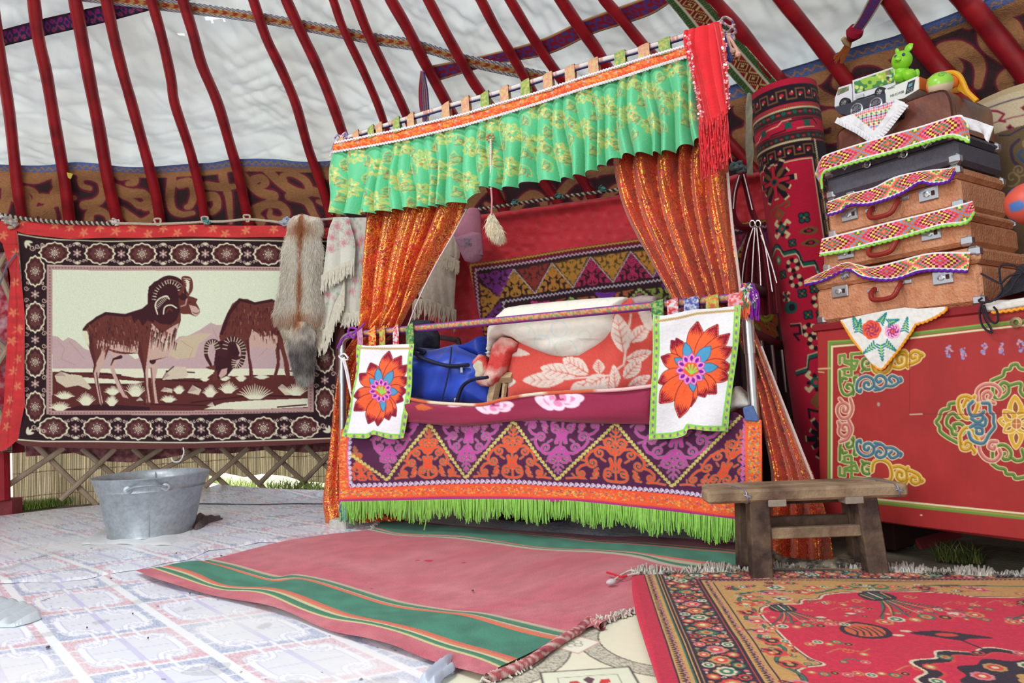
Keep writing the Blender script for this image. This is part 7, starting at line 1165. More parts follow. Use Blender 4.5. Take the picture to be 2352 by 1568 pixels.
tag(m.out('power_cable', M_cab), 'tangle of thin black cables hanging over the right end of the chest', 'cable')
m = MB(); m.prism([pc(x, y, .0) for x, y in ((2290, 686), (2352, 668), (2420, 650), (2420, 600), (2345, 606), (2320, 640), (2300, 665))], CNB*.12); o = m.out('black_adapter_box', mat('black_plastic', (36, 34, 44), .35, noise=(0, 0)), smooth=False); tag(o, 'black plastic adapter box among the cables at the right edge', 'box')
# ---- toys on the top suitcase
tk_ = thing('toy_truck', 'white toy box truck with green picture panels on top of the suitcase stack', 'toy truck', pc(1990, 260, -.06)); M_wp = mat('white_plastic_toy', (214, 216, 224), .35, noise=(0, 0), bump=(0, 0)); M_gp = mat('grey_plastic', (110, 110, 124), .5, noise=(0, 0)); M_tyre = mat('black_rubber', (34, 34, 40), .6)
TR_ = -.09; q1 = lambda L: [pc(*v, TR_) for v in c1(L)]
MB().prism(q1([(485, 600), (500, 560), (520, 500), (640, 462), (650, 520), (650, 640), (500, 700), (482, 680)]), CNB*.07).out('cab', M_wp, tk_, smooth=False); MB().prism(q1([(652, 432), (1048, 300), (1060, 470), (960, 520), (660, 625)]), CNB*.075).out('cargo_box', M_wp, tk_, smooth=False); MB().prism(q1([(482, 680), (640, 640), (960, 540), (965, 580), (640, 690), (520, 730)]), CNB*.07).out('chassis', M_gp, tk_, smooth=False)
pcv = Cv(1955, 145, 2060, 225, .8, (120, 176, 74)); rs = random.Random(2); gx, gy = pcv.grid(); pcv.a[:] = np.where((vnoise(gx/9, gy/9, 1, 3) > .5)[..., None], (150, 190, 70), (66, 130, 74)); 
for i in range(26): x, y = c1([(rs.uniform(680, 1030), 0)])[0][0], rs.uniform(162, 210); pcv.ell(x, y-(x-1990)*.25, rs.uniform(2, 5), rs.uniform(2, 6), rs.choice([(190, 200, 196), (206, 190, 90), (60, 80, 80), (150, 110, 80), (200, 214, 120)]))
sheet('picture_panel', c1([(668, 445), (1036, 318), (1044, 448), (676, 556)]), CH(TR_+.003), .9, mat('picture_print', None, .5, noise=(0, 0), bump=(0, 0)), pcv, None, tk_, back=.003); ply('window', c1([(516, 520), (618, 488), (616, 525), (512, 572)]), TR_, .003, mat('tinted_print', (96, 116, 84), .3, c2=(170, 150, 120), big=60), tk_); ply('tank', c1([(680, 580), (760, 558), (764, 590), (690, 612)]), TR_+.003, .006, mat('pale_grey_plastic', (190, 192, 200), .4), tk_)
def wheel(x, y, r, par, off=TR_+.008, hub=M_nick):
    c = pc(*c1([(x, y)])[0], off); w = MB().lathe(c, [(r*.55, .012), (r*.95, .01), (r, .004), (r, -.012), (0, -.012)], 22, ax=CE_, ay=ZU, az=-CNB).out('wheel', M_tyre, par); h = MB().lathe(c-CNB*.002, [(r*.72, .010), (r*.66, .003), (0, .003)], 20, ax=CE_, ay=ZU, az=-CNB)
    for k in range(5): a = k*1.2566; h.box(c-CNB*.008+(CE_*math.cos(a)+ZU*math.sin(a))*r*.34, CE_*math.cos(a)+ZU*math.sin(a), CNB, -CE_*math.sin(a)+ZU*math.cos(a), r*.33, .003, r*.09)
    h.out('hubcap', hub, w)
wheel(583, 647, .021, tk_); wheel(920, 545, .020, tk_)
rd_ = thing('radio_unit', 'dark grey unit with two chrome ringed wheels or speakers under the toy truck', 'radio', pc(1975, 262, -.05)); RO = -.07; MB().prism([pc(*v, RO) for v in c1([(482, 690), (640, 640), (958, 552), (962, 650), (700, 745), (620, 765), (520, 745)])], CNB*.10).out('housing', mat('charcoal_plastic', (58, 58, 72), .5), rd_, smooth=False)
for x, y in ((698, 712), (880, 660)):
    c = pc(*c1([(x, y)])[0], RO+.004); MB().lathe(c, [(.026, -.004), (.026, .006), (.022, .008), (.019, .004)], 26, ax=CE_, ay=ZU, az=-CNB).out('chrome_ring', M_nick, rd_); h = MB().lathe(c, [(.019, .002), (0, .001)], 20, ax=CE_, ay=ZU, az=-CNB)
    for k in range(6): a = k*1.047; h.box(c-CNB*.004+(CE_*math.cos(a)+ZU*math.sin(a))*.009, CE_*math.cos(a)+ZU*math.sin(a), CNB, -CE_*math.sin(a)+ZU*math.cos(a), .009, .002, .0018)
    h.out('spokes', M_gp, rd_)
pb_ = thing('phone_box', 'white and orange cardboard mobile phone box under the green rabbit', 'box', pc(2080, 225, -.06)); PO = -.075; MB().prism([pc(*v, PO) for v in c1([(958, 520), (1268, 392), (1282, 400), (1280, 515), (1140, 600), (962, 640)])], CNB*.09).out('carton', mat('white_card', (222, 226, 222), .6, noise=(0, 0)), pb_, smooth=False)
ed = pc(*c1([(1281, 400)])[0], PO); eb = pc(*c1([(1280, 515)])[0], PO); MB().prism([ed, eb, eb+CNB*.09, ed+CNB*.09], CE_*.004).out('side_label', mat('orange_card', (206, 112, 52), .6), pb_, smooth=False)
M_ink = mat('black_ink', (50, 56, 60), .6, noise=(0, 0), bump=(0, 0)); ply('phone_picture', c1([(1180, 450), (1248, 422), (1228, 530), (1155, 565)]), PO, .002, M_ink, pb_); ply('screen_picture', c1([(1190, 468), (1226, 452), (1218, 485), (1182, 500)]), PO+.002, .002, mat('blue_ink', (96, 150, 170), .4), pb_)
for k in range(9): x, y = 1175+(k % 3)*18, 512+(k//3)*14-(k % 3)*7; ply('keypad_picture', c1([(x, y), (x+10, y-4), (x+9, y+4), (x-1, y+8)]), PO+.002, .001, mat('grey_ink', (150, 156, 160), .6), pb_)
def text(name, body, p, size, m, parent, up=ZU, rt=CE_, slope=0.0, ex=.0004):
    c = bpy.data.curves.new(name, 'FONT'); c.body = body; c.size = size; c.extrude = ex; q0 = bpy.data.objects.new('lettering_outline', c); COL.objects.link(q0); bpy.context.view_layer.update(); me = bpy.data.meshes.new_from_object(q0.evaluated_get(bpy.context.evaluated_depsgraph_get())); bpy.data.objects.remove(q0); me.materials.clear(); me.materials.append(m); o = bpy.data.objects.new(name, me); COL.objects.link(o); r = rt*math.cos(slope)+up*math.sin(slope); u = -rt*math.sin(slope)+up*math.cos(slope); z = np.cross(r, u)
    L = np.zeros(3); q = parent
    while q is not None: L = L+np.array(q.location); q = q.parent
    p = np.asarray(p)-L; o.parent = parent; o.matrix_local = Matrix(((r[0], u[0], z[0], p[0]), (r[1], u[1], z[1], p[1]), (r[2], u[2], z[2], p[2]), (0, 0, 0, 1))); return o
a_, b_ = pc(*c1([(1010, 590)])[0], PO+.003), pc(*c1([(1140, 545)])[0], PO+.003); sl_ = math.atan2(b_[2]-a_[2], (b_-a_)@CE_); text('model_lettering', 'HS-C1100', a_, np.linalg.norm(b_-a_)*.235, M_ink, pb_, slope=sl_); a2_ = pc(*c1([(985, 520)])[0], PO+.003); text('maker_lettering', 'MOBILE', a2_, np.linalg.norm(b_-a_)*.15, M_ink, pb_, slope=sl_)
rb_ = thing('toy_rabbit', 'bright green plastic toy rabbit with raised ears', 'toy rabbit', pc(2075, 190, -.08)); M_lime = mat('lime_plastic', (140, 216, 44), .3, noise=(0, 0), bump=(0, 0), spec=.5, trans=.1); RO2 = -.11; pr = lambda x, y, o_=0.0: pc(*c1([(x, y)])[0], RO2+o_)
def blob(c, rx, ry, rz, n=18): return [(np.array([0, 0, 0])+c)+CE_*rx*math.cos(a)*math.cos(b)+CNB*ry*math.sin(a)*math.cos(b)+ZU*rz*math.sin(b) for b in np.linspace(-math.pi/2, math.pi/2, n) for a in np.linspace(0, 2*math.pi, n, endpoint=False)], [(i*n+j, i*n+(j+1) % n, (i+1)*n+(j+1) % n, (i+1)*n+j) for i in range(n-1) for j in range(n)]
m = MB()
for x, y, rx, ry, rz, o_ in ((1120, 245, .037, .034, .037, .01), (1090, 238, .017, .016, .014, .034), (1118, 345, .025, .027, .034, 0), (1130, 398, .032, .032, .02, 0), (1100, 405, .018, .03, .018, .02), (1190, 380, .024, .026, .022, .008), (1265, 362, .009, .009, .016, -.01)): m.add(*blob(pr(x, y, o_), rx, ry, rz))
m.out('body', M_lime, rb_)
for L in ([(1158, 190), (1172, 145), (1196, 112), (1226, 84)], [(1092, 195), (1082, 168), (1074, 148), (1068, 128)]): k = 1 if L[0][0] > 1100 else .55; MB().tube([pr(*v) for v in cr(L, 5)], np.interp(np.linspace(0, 1, len(cr(L, 5))), [0, .5, .8, 1], [.007, .015, .012, .002])*k, 10, flat=.45, up=tuple(-CNB)).out('ear', M_lime, rb_)
for x, y in ((1135, 185), (1062, 205)): MB().add(*blob(pr(x, y, .04), .006, .003, .006, 10)).out('eye', mat('painted_eye', (40, 50, 110), .3), rb_)
MB().tube([pr(1060, 240, .052), pr(1085, 250, .058), pr(1112, 238, .052)], .0016, 5).out('mouth', mat('green_line', (70, 120, 30), .5), rb_)
bk = thing('toy_basket', 'yellow plastic toy basket lying on its side behind the ball', 'basket', pc(2200, 220, -.1)); M_yel = mat('yellow_plastic', (240, 176, 44), .4, noise=(0, 0), trans=.15); pk = lambda x, y, o_=-.14: pc(*c1([(x, y)])[0], o_)
MB().tube([pk(*v) for v in cr([(1370, 440), (1430, 400), (1520, 368), (1600, 358), (1660, 385), (1700, 450), (1740, 540), (1830, 630)], 6)], .009, 8).out('rim', M_yel, bk); MB().prism([pk(*v) for v in ((1590, 375), (1650, 392), (1690, 460), (1760, 600), (1650, 520), (1610, 440))], CNB*.02).out('wall', M_yel, bk, smooth=False); MB().prism([pk(*v, -.19) for v in ((1385, 450), (1440, 410), (1520, 378), (1600, 366), (1650, 395), (1685, 450), (1720, 540), (1560, 560), (1400, 520))], CNB*.01).out('base', mat('amber_plastic', (214, 140, 40), .5), bk, smooth=False); MB().tube([pk(*v, -.12) for v in cr([(1400, 470), (1500, 420), (1600, 410), (1620, 440)], 6)], .005, 8).out('handle', M_yel, bk)
bl_ = Cv(0, 0, 100, 60, 1, (220, 196, 170)); bl_.ell(50, 42, 30, 18, (150, 210, 70)); bl_.ell(20, 30, 12, 14, (232, 128, 60)); bl_.stroke([(40, 45), (50, 50), (60, 44)], 2, (90, 150, 50)); bl_.stroke(spir(52, 40, 6, 0, 1), 1.5, (90, 150, 50)); bl_.ell(86, 30, 10, 12, (232, 110, 60))
def ball(name, label, c, r, cvx, rough=.25, rot=0):
    n = 60; B, A = np.meshgrid(np.linspace(-math.pi/2, math.pi/2, n), np.linspace(0, 2*math.pi, n+1), indexing='ij'); P = c+r*(np.cos(A)*np.cos(B))[..., None]*CE_+r*(np.sin(A)*np.cos(B))[..., None]*CNB+r*np.sin(B)[..., None]*ZU; i = np.arange(P.shape[0]*P.shape[1]).reshape(P.shape[:2])
    col = cvx.at((np.mod((A+math.pi*.0+rot)/(2*math.pi), 1)*100).ravel(), ((B/math.pi+.5)*60).ravel()); o = mk(name, P.reshape(-1, 3), F4(i), mat(name+'_skin', None, rough, noise=(0, 0), bump=(0, 0), spec=.5), None, col); return tag(o, label, 'ball')
ball('toy_ball', 'small cream ball with a green patch beside the yellow basket', pk(1480, 470, -.09), .044, bl_, rot=2.6+math.pi*.5)
o = MB().add(*blob(pk(1600, 450, -.12), .018, .02, .022, 12)).out('orange_toy', mat('orange_plastic', (236, 110, 44), .35, noise=(0, 0))); tag(o, 'small orange toy between the cream ball and the yellow basket', 'toy')
rbv = Cv(0, 0, 100, 60, 1, (218, 88, 70)); 
for x, y in ((55, 14), (72, 26), (60, 46), (84, 40), (35, 22), (30, 42), (78, 8), (92, 22), (10, 30)): rbv.poly(cr([(x+5.2*math.cos(a)*1.2, y+5.2*math.sin(a)) for a in np.linspace(0, 6.28, 6)[:-1]], 2, True), (72, 118, 190))
ball('rubber_ball', 'red rubber ball with blue patches at the right edge of the photo', pc(2364, 467, -.05), .068, rbv, .45)
# ---- beige carpet hung behind
bc = Cv(2180, 160, 2460, 760, 1.6, (110, 88, 66)); be = lambda L: S(L, K4, 1800, 80)
bc.poly(be([(1780, 660), (2278, 470), (2700, 300), (2700, 700), (2300, 860), (1960, 960)]), (206, 190, 160)); bc.stroke(be([(1780, 640), (2278, 480), (2700, 330)]), 22, (190, 170, 134)); bc.stroke(be([(1860, 720), (2278, 600), (2700, 470)]), 2.6, (60, 50, 80)); bc.stroke(be([(1900, 760), (1960, 720), (2040, 730), (2110, 760), (2060, 820), (2120, 830)]), 5, (150, 40, 66)); bc.stroke(be([(1960, 850), (2278, 770), (2600, 640)]), 2.2, (140, 50, 70)); bc.stroke(be([(2060, 960), (2160, 960), (2278, 890), (2600, 760)]), 3, (52, 46, 78))
for x, y in ((2165, 885), (2300, 700), (2400, 800)): bc.poly(be([(x-40, y), (x, y-30), (x+40, y), (x, y+30)]), (150, 50, 70)); bc.poly(be([(x-20, y), (x, y-15), (x+20, y), (x, y+15)]), (60, 40, 60))
bc.poly(be([(2230, 960), (2278, 900), (2500, 800), (2700, 1100), (2700, 1800), (2240, 1800), (2140, 1400), (2150, 1050)]), (112, 90, 64)); bc.stroke(cr(be([(2250, 1000), (2180, 1080), (2200, 1200), (2270, 1260)]), 6), 7, (70, 56, 80)); bc.stroke(cr(be([(2278, 1100), (2245, 1150), (2290, 1210)]), 6), 6, (60, 90, 130)); bc.stroke(spir(2345, 392, 16, 0, 1, 1.6), 3, (160, 138, 100)); bc.stroke(spir(2330, 410, 20, 2, -1, 1.2), 3, (160, 138, 100)); bc.stroke(spir(2365, 330, 14, 1, 1, 1.6), 3, (160, 138, 100))
o = sheet('beige_carpet', be([(1760, 665), (1900, 600), (2278, 470), (2700, 320), (2700, 2600), (2100, 2600), (1900, 1500)]), CH(-.62), 2, M_carpet, bc, lambda x, y: .02*np.sin(x/40), None, back=.012); tag(o, 'beige and brown patterned carpet hung behind the suitcases at the right edge', 'carpet')
# ---- rolled carpet standing between bed and chest
RY = plane((0, 3.2, 0), (0, 1, 0)); rT, rB = pt(RY, 1797, 212), pt(RY, 1937, 1195); ax_ = (rT-rB)/np.linalg.norm(rT-rB); RR = .153; nu_, nv_ = 230, 560; th_ = np.linspace(-math.pi*.62, math.pi*.62, nu_); vv = np.linspace(0, 1, nv_); fwd = CAM-rB; fwd = fwd-ax_*(fwd@ax_); fwd /= np.linalg.norm(fwd); rgt = np.cross(fwd, ax_); rgt = -rgt if rgt[0] < 0 else rgt
rcv = Cv(-150, 190, 150, 1200, 1.3, (196, 26, 60)); RD, RBk, RBn, RGn, RCr = (196, 26, 60), (34, 22, 38), (128, 88, 52), (24, 96, 84), (220, 206, 156)
def U2(x, y): cx = 1797+.1425*(y-212); d = np.clip((x-cx)/75., -.97, .97); return (75*math.asin(d), y+0)
rk = lambda L: [U2(*q) for q in S(L, 2.705, 1700, 180)]
rcv.rect(-150, 190, 150, 226, (184, 24, 56)); rcv.rect(-150, 226, 150, 268, RBk); rcv.rect(-150, 276, 150, 300, (58, 40, 40)); rcv.rect(-150, 335, 150, 352, (58, 40, 40)); rcv.rect(-150, 356, 150, 392, RBk); rcv.rect(46, 356, 150, 1210, RBk)
for y in (272, 303, 332, 355): rcv.stroke([(-150, y), (150, y)], 2, RBn if y in (272, 355) else RBk)
def meander(x0, x1, y, h, per):
    x = x0
    while x < x1: rcv.stroke([(x, y+h), (x+per*.25, y+h), (x+per*.25, y-h), (x+per*.75, y-h), (x+per*.75, y+h), (x+per, y+h)], 3.4, RBn); rcv.ell(x+per*.5, y, 5, 4, (206, 44, 60)); rcv.ell(x+per*.44, y+4, 2.4, 2, RCr); rcv.ell(x, y-1, 5, 4, (206, 44, 60)); rcv.ell(x+2, y-5, 2, 2.4, RCr); x += per
meander(-150, 150, 247, 11, 42); meander(-150, 50, 374, 10, 42)
for x in range(-148, 150, 24): rcv.ell(x, 288, 5, 4.6, RGn); rcv.ell(x+12, 289, 5, 2.4, (190, 40, 60)); rcv.ell(x, 343, 4, 3.6, RGn); rcv.ell(x+12, 344, 4.4, 2.2, (190, 40, 60))
rcv.stroke(wavy([(-150, 279), (150, 279)], 1.8, 4), 2.2, RCr); rcv.stroke(wavy([(-150, 353), (48, 353)], 2, 4), 2.2, RCr); rcv.stroke(wavy([(58, 353), (60, 1210)], 2, 5), 2.2, RCr); rcv.stroke([(44, 396), (44, 1210)], 2.6, RCr); rcv.stroke([(-150, 396), (44, 396)], 2.6, RCr)
for y in range(400, 1210, 46): rcv.stroke([(74, y), (52, y), (52, y+28), (74, y+28), (74, y+14), (62, y+14)], 3.2, RBn); rcv.ell(64, y+7, 3, 4, (206, 44, 60)); rcv.ell(64, y+36, 5, 5, (206, 44, 60)); rcv.ell(60, y+38, 2, 3, RCr); rcv.ell(92, y+10, 4, 4.6, RGn); rcv.ell(92, y+32, 3, 5, (190, 40, 60)); rcv.stroke([(84, y), (84, y+46)], 2, RCr)
rcv.stroke([(-150, 326), (-80, 326), (-60, 314), (-20, 312), (-10, 304), (10, 303)], 2.4, RCr); rcv.stroke([(-40, 328), (-6, 326), (6, 308), (60, 306), (72, 318)], 2.6, RBk); rcv.stroke([(20, 326), (62, 324)], 2.2, RCr)
for x in (-58, 2, 44): 
    for k in range(4): rcv.ell(x+5*math.cos(k*1.57+.78), 316+5*math.sin(k*1.57+.78), 4.2, 4.2, RGn)
def jag(cx, cy, R, c, n=12, w=.28):
    for k in range(n): a = k*2*math.pi/n; L = R*(1 if k % 2 == 0 else .8); rcv.poly([(cx+R*.3*math.cos(a-w), cy+R*.3*math.sin(a-w)), (cx+L*math.cos(a-.13), cy+L*math.sin(a-.13)), (cx+L*math.cos(a+.13), cy+L*math.sin(a+.13)), (cx+R*.3*math.cos(a+w), cy+R*.3*math.sin(a+w))], c)
cx, cy = -46, 432; jag(cx, cy, 52, RCr); jag(cx, cy, 47, RBk, 12, .5)
for k in range(4): a = k*math.pi/2; rcv.stroke([(cx+14*math.cos(a), cy+14*math.sin(a)), (cx+32*math.cos(a), cy+32*math.sin(a))], 9, (214, 40, 60)); a += .78; rcv.ell(cx+24*math.cos(a), cy+24*math.sin(a), 13, 5.5, RBn, a)
rcv.ell(cx, cy, 13, 12, (214, 40, 60)); rcv.ell(cx, cy, 8, 7, RGn); rcv.ell(cx, cy, 4, 4, RBk)
rcv.stroke([(-70, 502), (-68, 492), (-50, 488), (-34, 486), (-20, 482), (-18, 492), (-28, 494)], 4.5, RBn); rcv.poly([(-46, 490), (-30, 506), (-46, 522), (-60, 506)], RBn); rcv.poly([(-46, 500), (-40, 506), (-46, 512), (-52, 506)], (206, 60, 50))
def crosslet(x, y, s, c=RGn, d=RBk): 
    for k in range(4): a = k*1.57+.78; rcv.ell(x+s*.7*math.cos(a), y+s*.7*math.sin(a), s*.62, s*.62, d)
    for k in range(4): a = k*1.57+.78; rcv.ell(x+s*.7*math.cos(a), y+s*.7*math.sin(a), s*.4, s*.4, c)
    rcv.ell(x, y, s*.25, s*.25, (200, 120, 70))
def hooks(x, y, s): 
    for k in range(4): a = k*1.57+.78; rcv.stroke([(x+s*.4*math.cos(a), y+s*.4*math.sin(a)), (x+s*1.2*math.cos(a), y+s*1.2*math.sin(a)), (x+s*1.25*math.cos(a+.35), y+s*1.25*math.sin(a+.35))], s*.4, RCr); rcv.stroke([(x, y), (x+s*.8*math.cos(a+.78), y+s*.8*math.sin(a+.78))], s*.4, RBk)
    rcv.ell(x, y, s*.55, s*.55, RGn); rcv.ell(x, y, s*.25, s*.25, (190, 60, 70))
def ring(x, y, s): 
    for k in range(8): a = k*.785; rcv.ell(x+s*math.cos(a), y+s*math.sin(a), s*.42, s*.42, RCr if k % 2 else RBk)
    rcv.ell(x, y, s*.5, s*.5, RD)
def eye(x, y): rcv.poly(cr([(x-22, y), (x, y-9), (x+14, y-6), (x+20, y), (x+14, y+7), (x, y+9)], 3, True), RBn); rcv.poly(cr([(x-12, y), (x, y-5), (x+10, y), (x, y+5)], 3, True), RBk); rcv.ell(x, y, 5, 3, RD)
hooks(-44, 540, 18); crosslet(8, 526, 11); eye(14, 556); eye(14, 583); crosslet(-24, 576, 8)
st = cr([(-90, 590), (-70, 574), (-56, 580), (-48, 596), (-20, 596), (-12, 612), (-8, 628), (16, 628), (20, 650)], 2); rcv.stroke(st, 8, RGn); rcv.stroke(st+np.array([0, 5]), 3, RCr); rcv.stroke(st-np.array([0, 5]), 2.5, RBk); rcv.ell(-66, 606, 8, 10, (60, 150, 110)); rcv.ell(-66, 606, 4, 5, RCr)
ring(-30, 625, 12); ring(-28, 660, 12); crosslet(-58, 640, 9); hooks(-58, 690, 10); crosslet(-18, 690, 9); crosslet(8, 684, 9); ring(14, 712, 12); crosslet(-12, 738, 9); crosslet(14, 740, 9); ring(-14, 772, 12); ring(-6, 800, 12); rcv.ell(-50, 716, 18, 14, RGn); rcv.ell(-46, 716, 8, 8, RBk); rcv.stroke([(-56, 756), (-34, 758), (-34, 776), (-50, 776), (-40, 790)], 5, RBk); rcv.stroke([(-56, 752), (-30, 754), (-30, 780)], 2, RCr)
st = [(-60, 862), (-30, 856), (-24, 830), (14, 822), (20, 790), (44, 786)]; rcv.stroke(st, 7, RGn); rcv.stroke(np.array(st)-np.array([0, 5]), 2.4, RCr); rcv.stroke(np.array(st)+np.array([0, 5]), 2.4, RBk); hooks(-16, 885, 20); rcv.poly([(-16, 905), (2, 926), (-16, 948), (-34, 926)], RBn); rcv.stroke([(-40, 960), (-40, 942), (-20, 948), (6, 940), (8, 956)], 5, RBk); jag(-10, 1006, 50, RCr); jag(-10, 1006, 45, RBk, 12, .5); jag(-10, 1006, 20, RBn); rcv.ell(-10, 1006, 13, 13, (150, 24, 50)); rcv.ell(-10, 1006, 7, 7, RGn)
for y in range(1080, 1200, 30): ring(-20, y, 10); crosslet(20, y+12, 8)
TT, VV = np.meshgrid(th_, vv); P = rB+ax_*np.linalg.norm(rT-rB)*(1-VV)[..., None]+RR*(np.cos(TT)[..., None]*fwd+np.sin(TT)[..., None]*rgt); i = np.arange(P.shape[0]*P.shape[1]).reshape(P.shape[:2])
rl = thing('rolled_carpet', 'rolled red oriental carpet standing on end between the bed and the chest', 'carpet', rB); mk('patterned_face', P.reshape(-1, 3), F4(i), M_carpet, rl, rcv.at((TT*75).ravel(), (212+VV*(1195-212)).ravel()))
m = MB(); m.tube([rB, rT], RR-.004, 40); m.out('inner_roll', mat('carpet_backing', (150, 24, 48), .95), rl)
m = MB().tube([rT+ax_*.002+(rgt*math.cos(a)+fwd*math.sin(a))*(RR-.012-.1*t) for t, a in zip(np.linspace(0, 1, 120), np.linspace(0, 31, 120))], .007, 6); m.out('rolled_edge', mat('carpet_rim', (160, 20, 50), .95), rl)
# ================================================================ RUGS, BENCH, TUB
RD0, GR0 = (190, 106, 118), (58, 122, 102)
rows = [[(310, 1311), (372, 1339), (499, 1366), (585, 1387), (671, 1411), (782, 1452), (958, 1503), (1091, 1551), (1122, 1557)], [(350, 1307), (413, 1331), (499, 1350), (585, 1361), (689, 1400), (836, 1436), (989, 1478), (1148, 1538)],
  [(384, 1303), (448, 1322), (510, 1342), (603, 1350), (689, 1374), (836, 1420), (989, 1459), (1108, 1496), (1188, 1519)], [(457, 1291), (517, 1307), (603, 1331), (640, 1335), (689, 1332), (785, 1361), (904, 1395), (1040, 1414), (1176, 1449), (1278, 1470)],
  [(484, 1286), (551, 1301), (637, 1324), (689, 1320), (802, 1348), (938, 1386), (1108, 1411), (1210, 1431), (1318, 1453)], [(640, 1245), (800, 1280), (1000, 1330), (1250, 1375), (1470, 1396)], [(760, 1226), (900, 1246), (1100, 1280), (1350, 1310), (1620, 1340)],
  [(850, 1218), (918, 1230), (1040, 1236), (1142, 1249), (1244, 1262), (1380, 1270), (1465, 1280), (1555, 1302), (1730, 1322)], [(863, 1211), (924, 1225), (1057, 1230), (1176, 1247), (1278, 1259), (1414, 1265), (1500, 1273), (1730, 1306)], [(877, 1198), (938, 1202), (1074, 1213), (1176, 1225), (1261, 1233), (1346, 1244), (1500, 1254), (1730, 1276)], [(900, 1185), (955, 1197), (1142, 1215), (1278, 1223), (1414, 1232), (1500, 1232), (1730, 1250)]]
vp = [0, .09, .13, .29, .33, .55, .68, .77, .80, .89, 1]
def rugc(X, Y, U, V):
    C = np.zeros(U.shape+(3,)); C[:] = RD0; n = vnoise(U*14, V*10, 1, 31)[..., None]; n2 = vnoise(U*60, V*34, 1, 32)[..., None]; C = C+(np.array([190, 72, 96])-C)*np.clip(n-.4, 0, 1)*.6; C = C+(np.array([206, 140, 146])-C)*np.clip(.45-n, 0, 1)*.9; C *= (.95+.1*n2)
    g_ = lambda a, b, c: C.__setitem__((V >= a) & (V < b), c)
    def stripes(a, b, L):
        for i, c in enumerate(L): g_(a+(b-a)*i/len(L), a+(b-a)*(i+1)/len(L), c)
    stripes(.085, .135, [(196, 190, 140), (70, 130, 100), (60, 120, 96), (196, 190, 150), (206, 120, 96), (200, 100, 80)]); g = np.array(GR0)*(.92+.2*vnoise(U*30, V*24, 1, 7))[..., None]; k = (V >= .135) & (V < .29); C[k] = g[k]
    stripes(.29, .335, [(214, 110, 76), (200, 120, 110), (190, 180, 146), (60, 120, 96), (66, 126, 100), (186, 170, 150)]); stripes(.765, .80, [(186, 176, 160), (60, 120, 96), (180, 176, 150), (200, 110, 100)]); k = (V >= .80) & (V < .89); C[k] = g[k]; stripes(.89, .925, [(190, 90, 84), (70, 90, 60), (40, 70, 50), (180, 120, 100)]); g_(.925, 1.01, (124, 40, 62))
    st_ = (vnoise(U*120, V*90, 1, 9) > .985)[..., None]; C = np.where(st_, C*.6+40, C)
    for (u, v, r) in ((.33, .62, .012), (.31, .61, .006), (.40, .64, .006), (.35, .45, .004), (.38, .40, .004), (.42, .37, .006)): d = np.hypot(U-u, (V-v)*1.4); d = d*(1+.6*vnoise(U*160, V*160, 1, 3)); C = np.where((d < r)[..., None], np.array([190, 34, 70]), C)
    return C
rug = thing('striped_rug', 'faded pink rug with green striped borders lying in front of the bed', 'rug', pt(floorz(), 900, 1350))
loft('woven_field', rows, floorz(.017), 620, 400, M_carpet, rugc, lambda U, V: .006*np.sin(U*21+V*6)*np.exp(-(V/.25)**2)+.010*np.sin(U*9+1)**2*np.exp(-((V-.2)/.12)**2)+.004*vnoise(U*12, V*9, 1, 5), rug, vpos=vp)
def bindr(S_, T_): C = np.zeros(S_.shape+(3,)); C[:] = (176, 84, 90); C[np.mod(S_*70+T_*.3, 1) < .4] = (206, 176, 170); C[vnoise(S_*40, T_*2, 1, 2) > .7] = (130, 50, 60); return C
E1 = [(1120, 1558), (1180, 1535), (1220, 1515), (1260, 1488), (1300, 1462), (1330, 1445), (1352, 1425), (1362, 1428), (1384, 1438)]; ctube('bound_edge', np.array([pt(floorz(.018), x, y) for x, y in cr(E1, 8)]), .012, 10, M_carpet, bindr, rug)
rs = random.Random(3); M_fray = mat('grey_wool_fray', (196, 186, 176), .95)
for L_, n_ in (([(1360, 1426), (1400, 1418), (1450, 1402)], 60), ([(1118, 1556), (1160, 1545), (1210, 1520)], 40), ([(850, 1216), (870, 1200), (900, 1184)], 30)):
  m = MB()
  for x, y in resamp(L_, n_): q = pt(floorz(.016), x, y); m.tube([q, q+np.array([rs.uniform(-.012, .012), rs.uniform(-.012, .012), rs.uniform(.0, .012)]), q+np.array([rs.uniform(-.02, .02), rs.uniform(-.022, .005), -.008])], .0028, 5)
  m.out('frayed_edge', M_fray, rug)
# ---- persian rug in the corner, drawn in millimetres from its far left corner
PA = pt(floorz(), 1450, 1320)[:2]; PB = pt(floorz(), 2350, 1316)[:2]; E1_ = (PB-PA)/np.linalg.norm(PB-PA); PC_ = pt(floorz(), 1512, 1566)[:2]; E2_ = (PC_-PA)/np.linalg.norm(PC_-PA)
IMP = np.linalg.inv(np.stack([E1_, E2_], 1)); pr_ = Cv(-10, -10, 1560, 1330, 1.9, (204, 32, 68)); NV, OC, GN, CRM, RS, PKK = (40, 24, 46), (196, 150, 88), (44, 116, 92), (222, 206, 176), (214, 60, 56), (206, 130, 140)
def frame(a, c, b=1): pr_.rect(a, a*b, 1600, 1400, c)
TY = .82
def fr_(a, c): pr_.rect(a, a*TY, 1600, 1400, c)
fr_(0, (190, 30, 64)); fr_(36, NV); fr_(40, OC)
def zig(a, col, per=13, amp=7, w=4): pr_.stroke(wavy([(a, 1400), (a, a*TY), (1600, a*TY)], amp, per), w, col)
zig(54, NV); zig(58, PKK, 26, 3, 3); fr_(72, GN); fr_(76, NV); fr_(80, OC); fr_(84, NV)
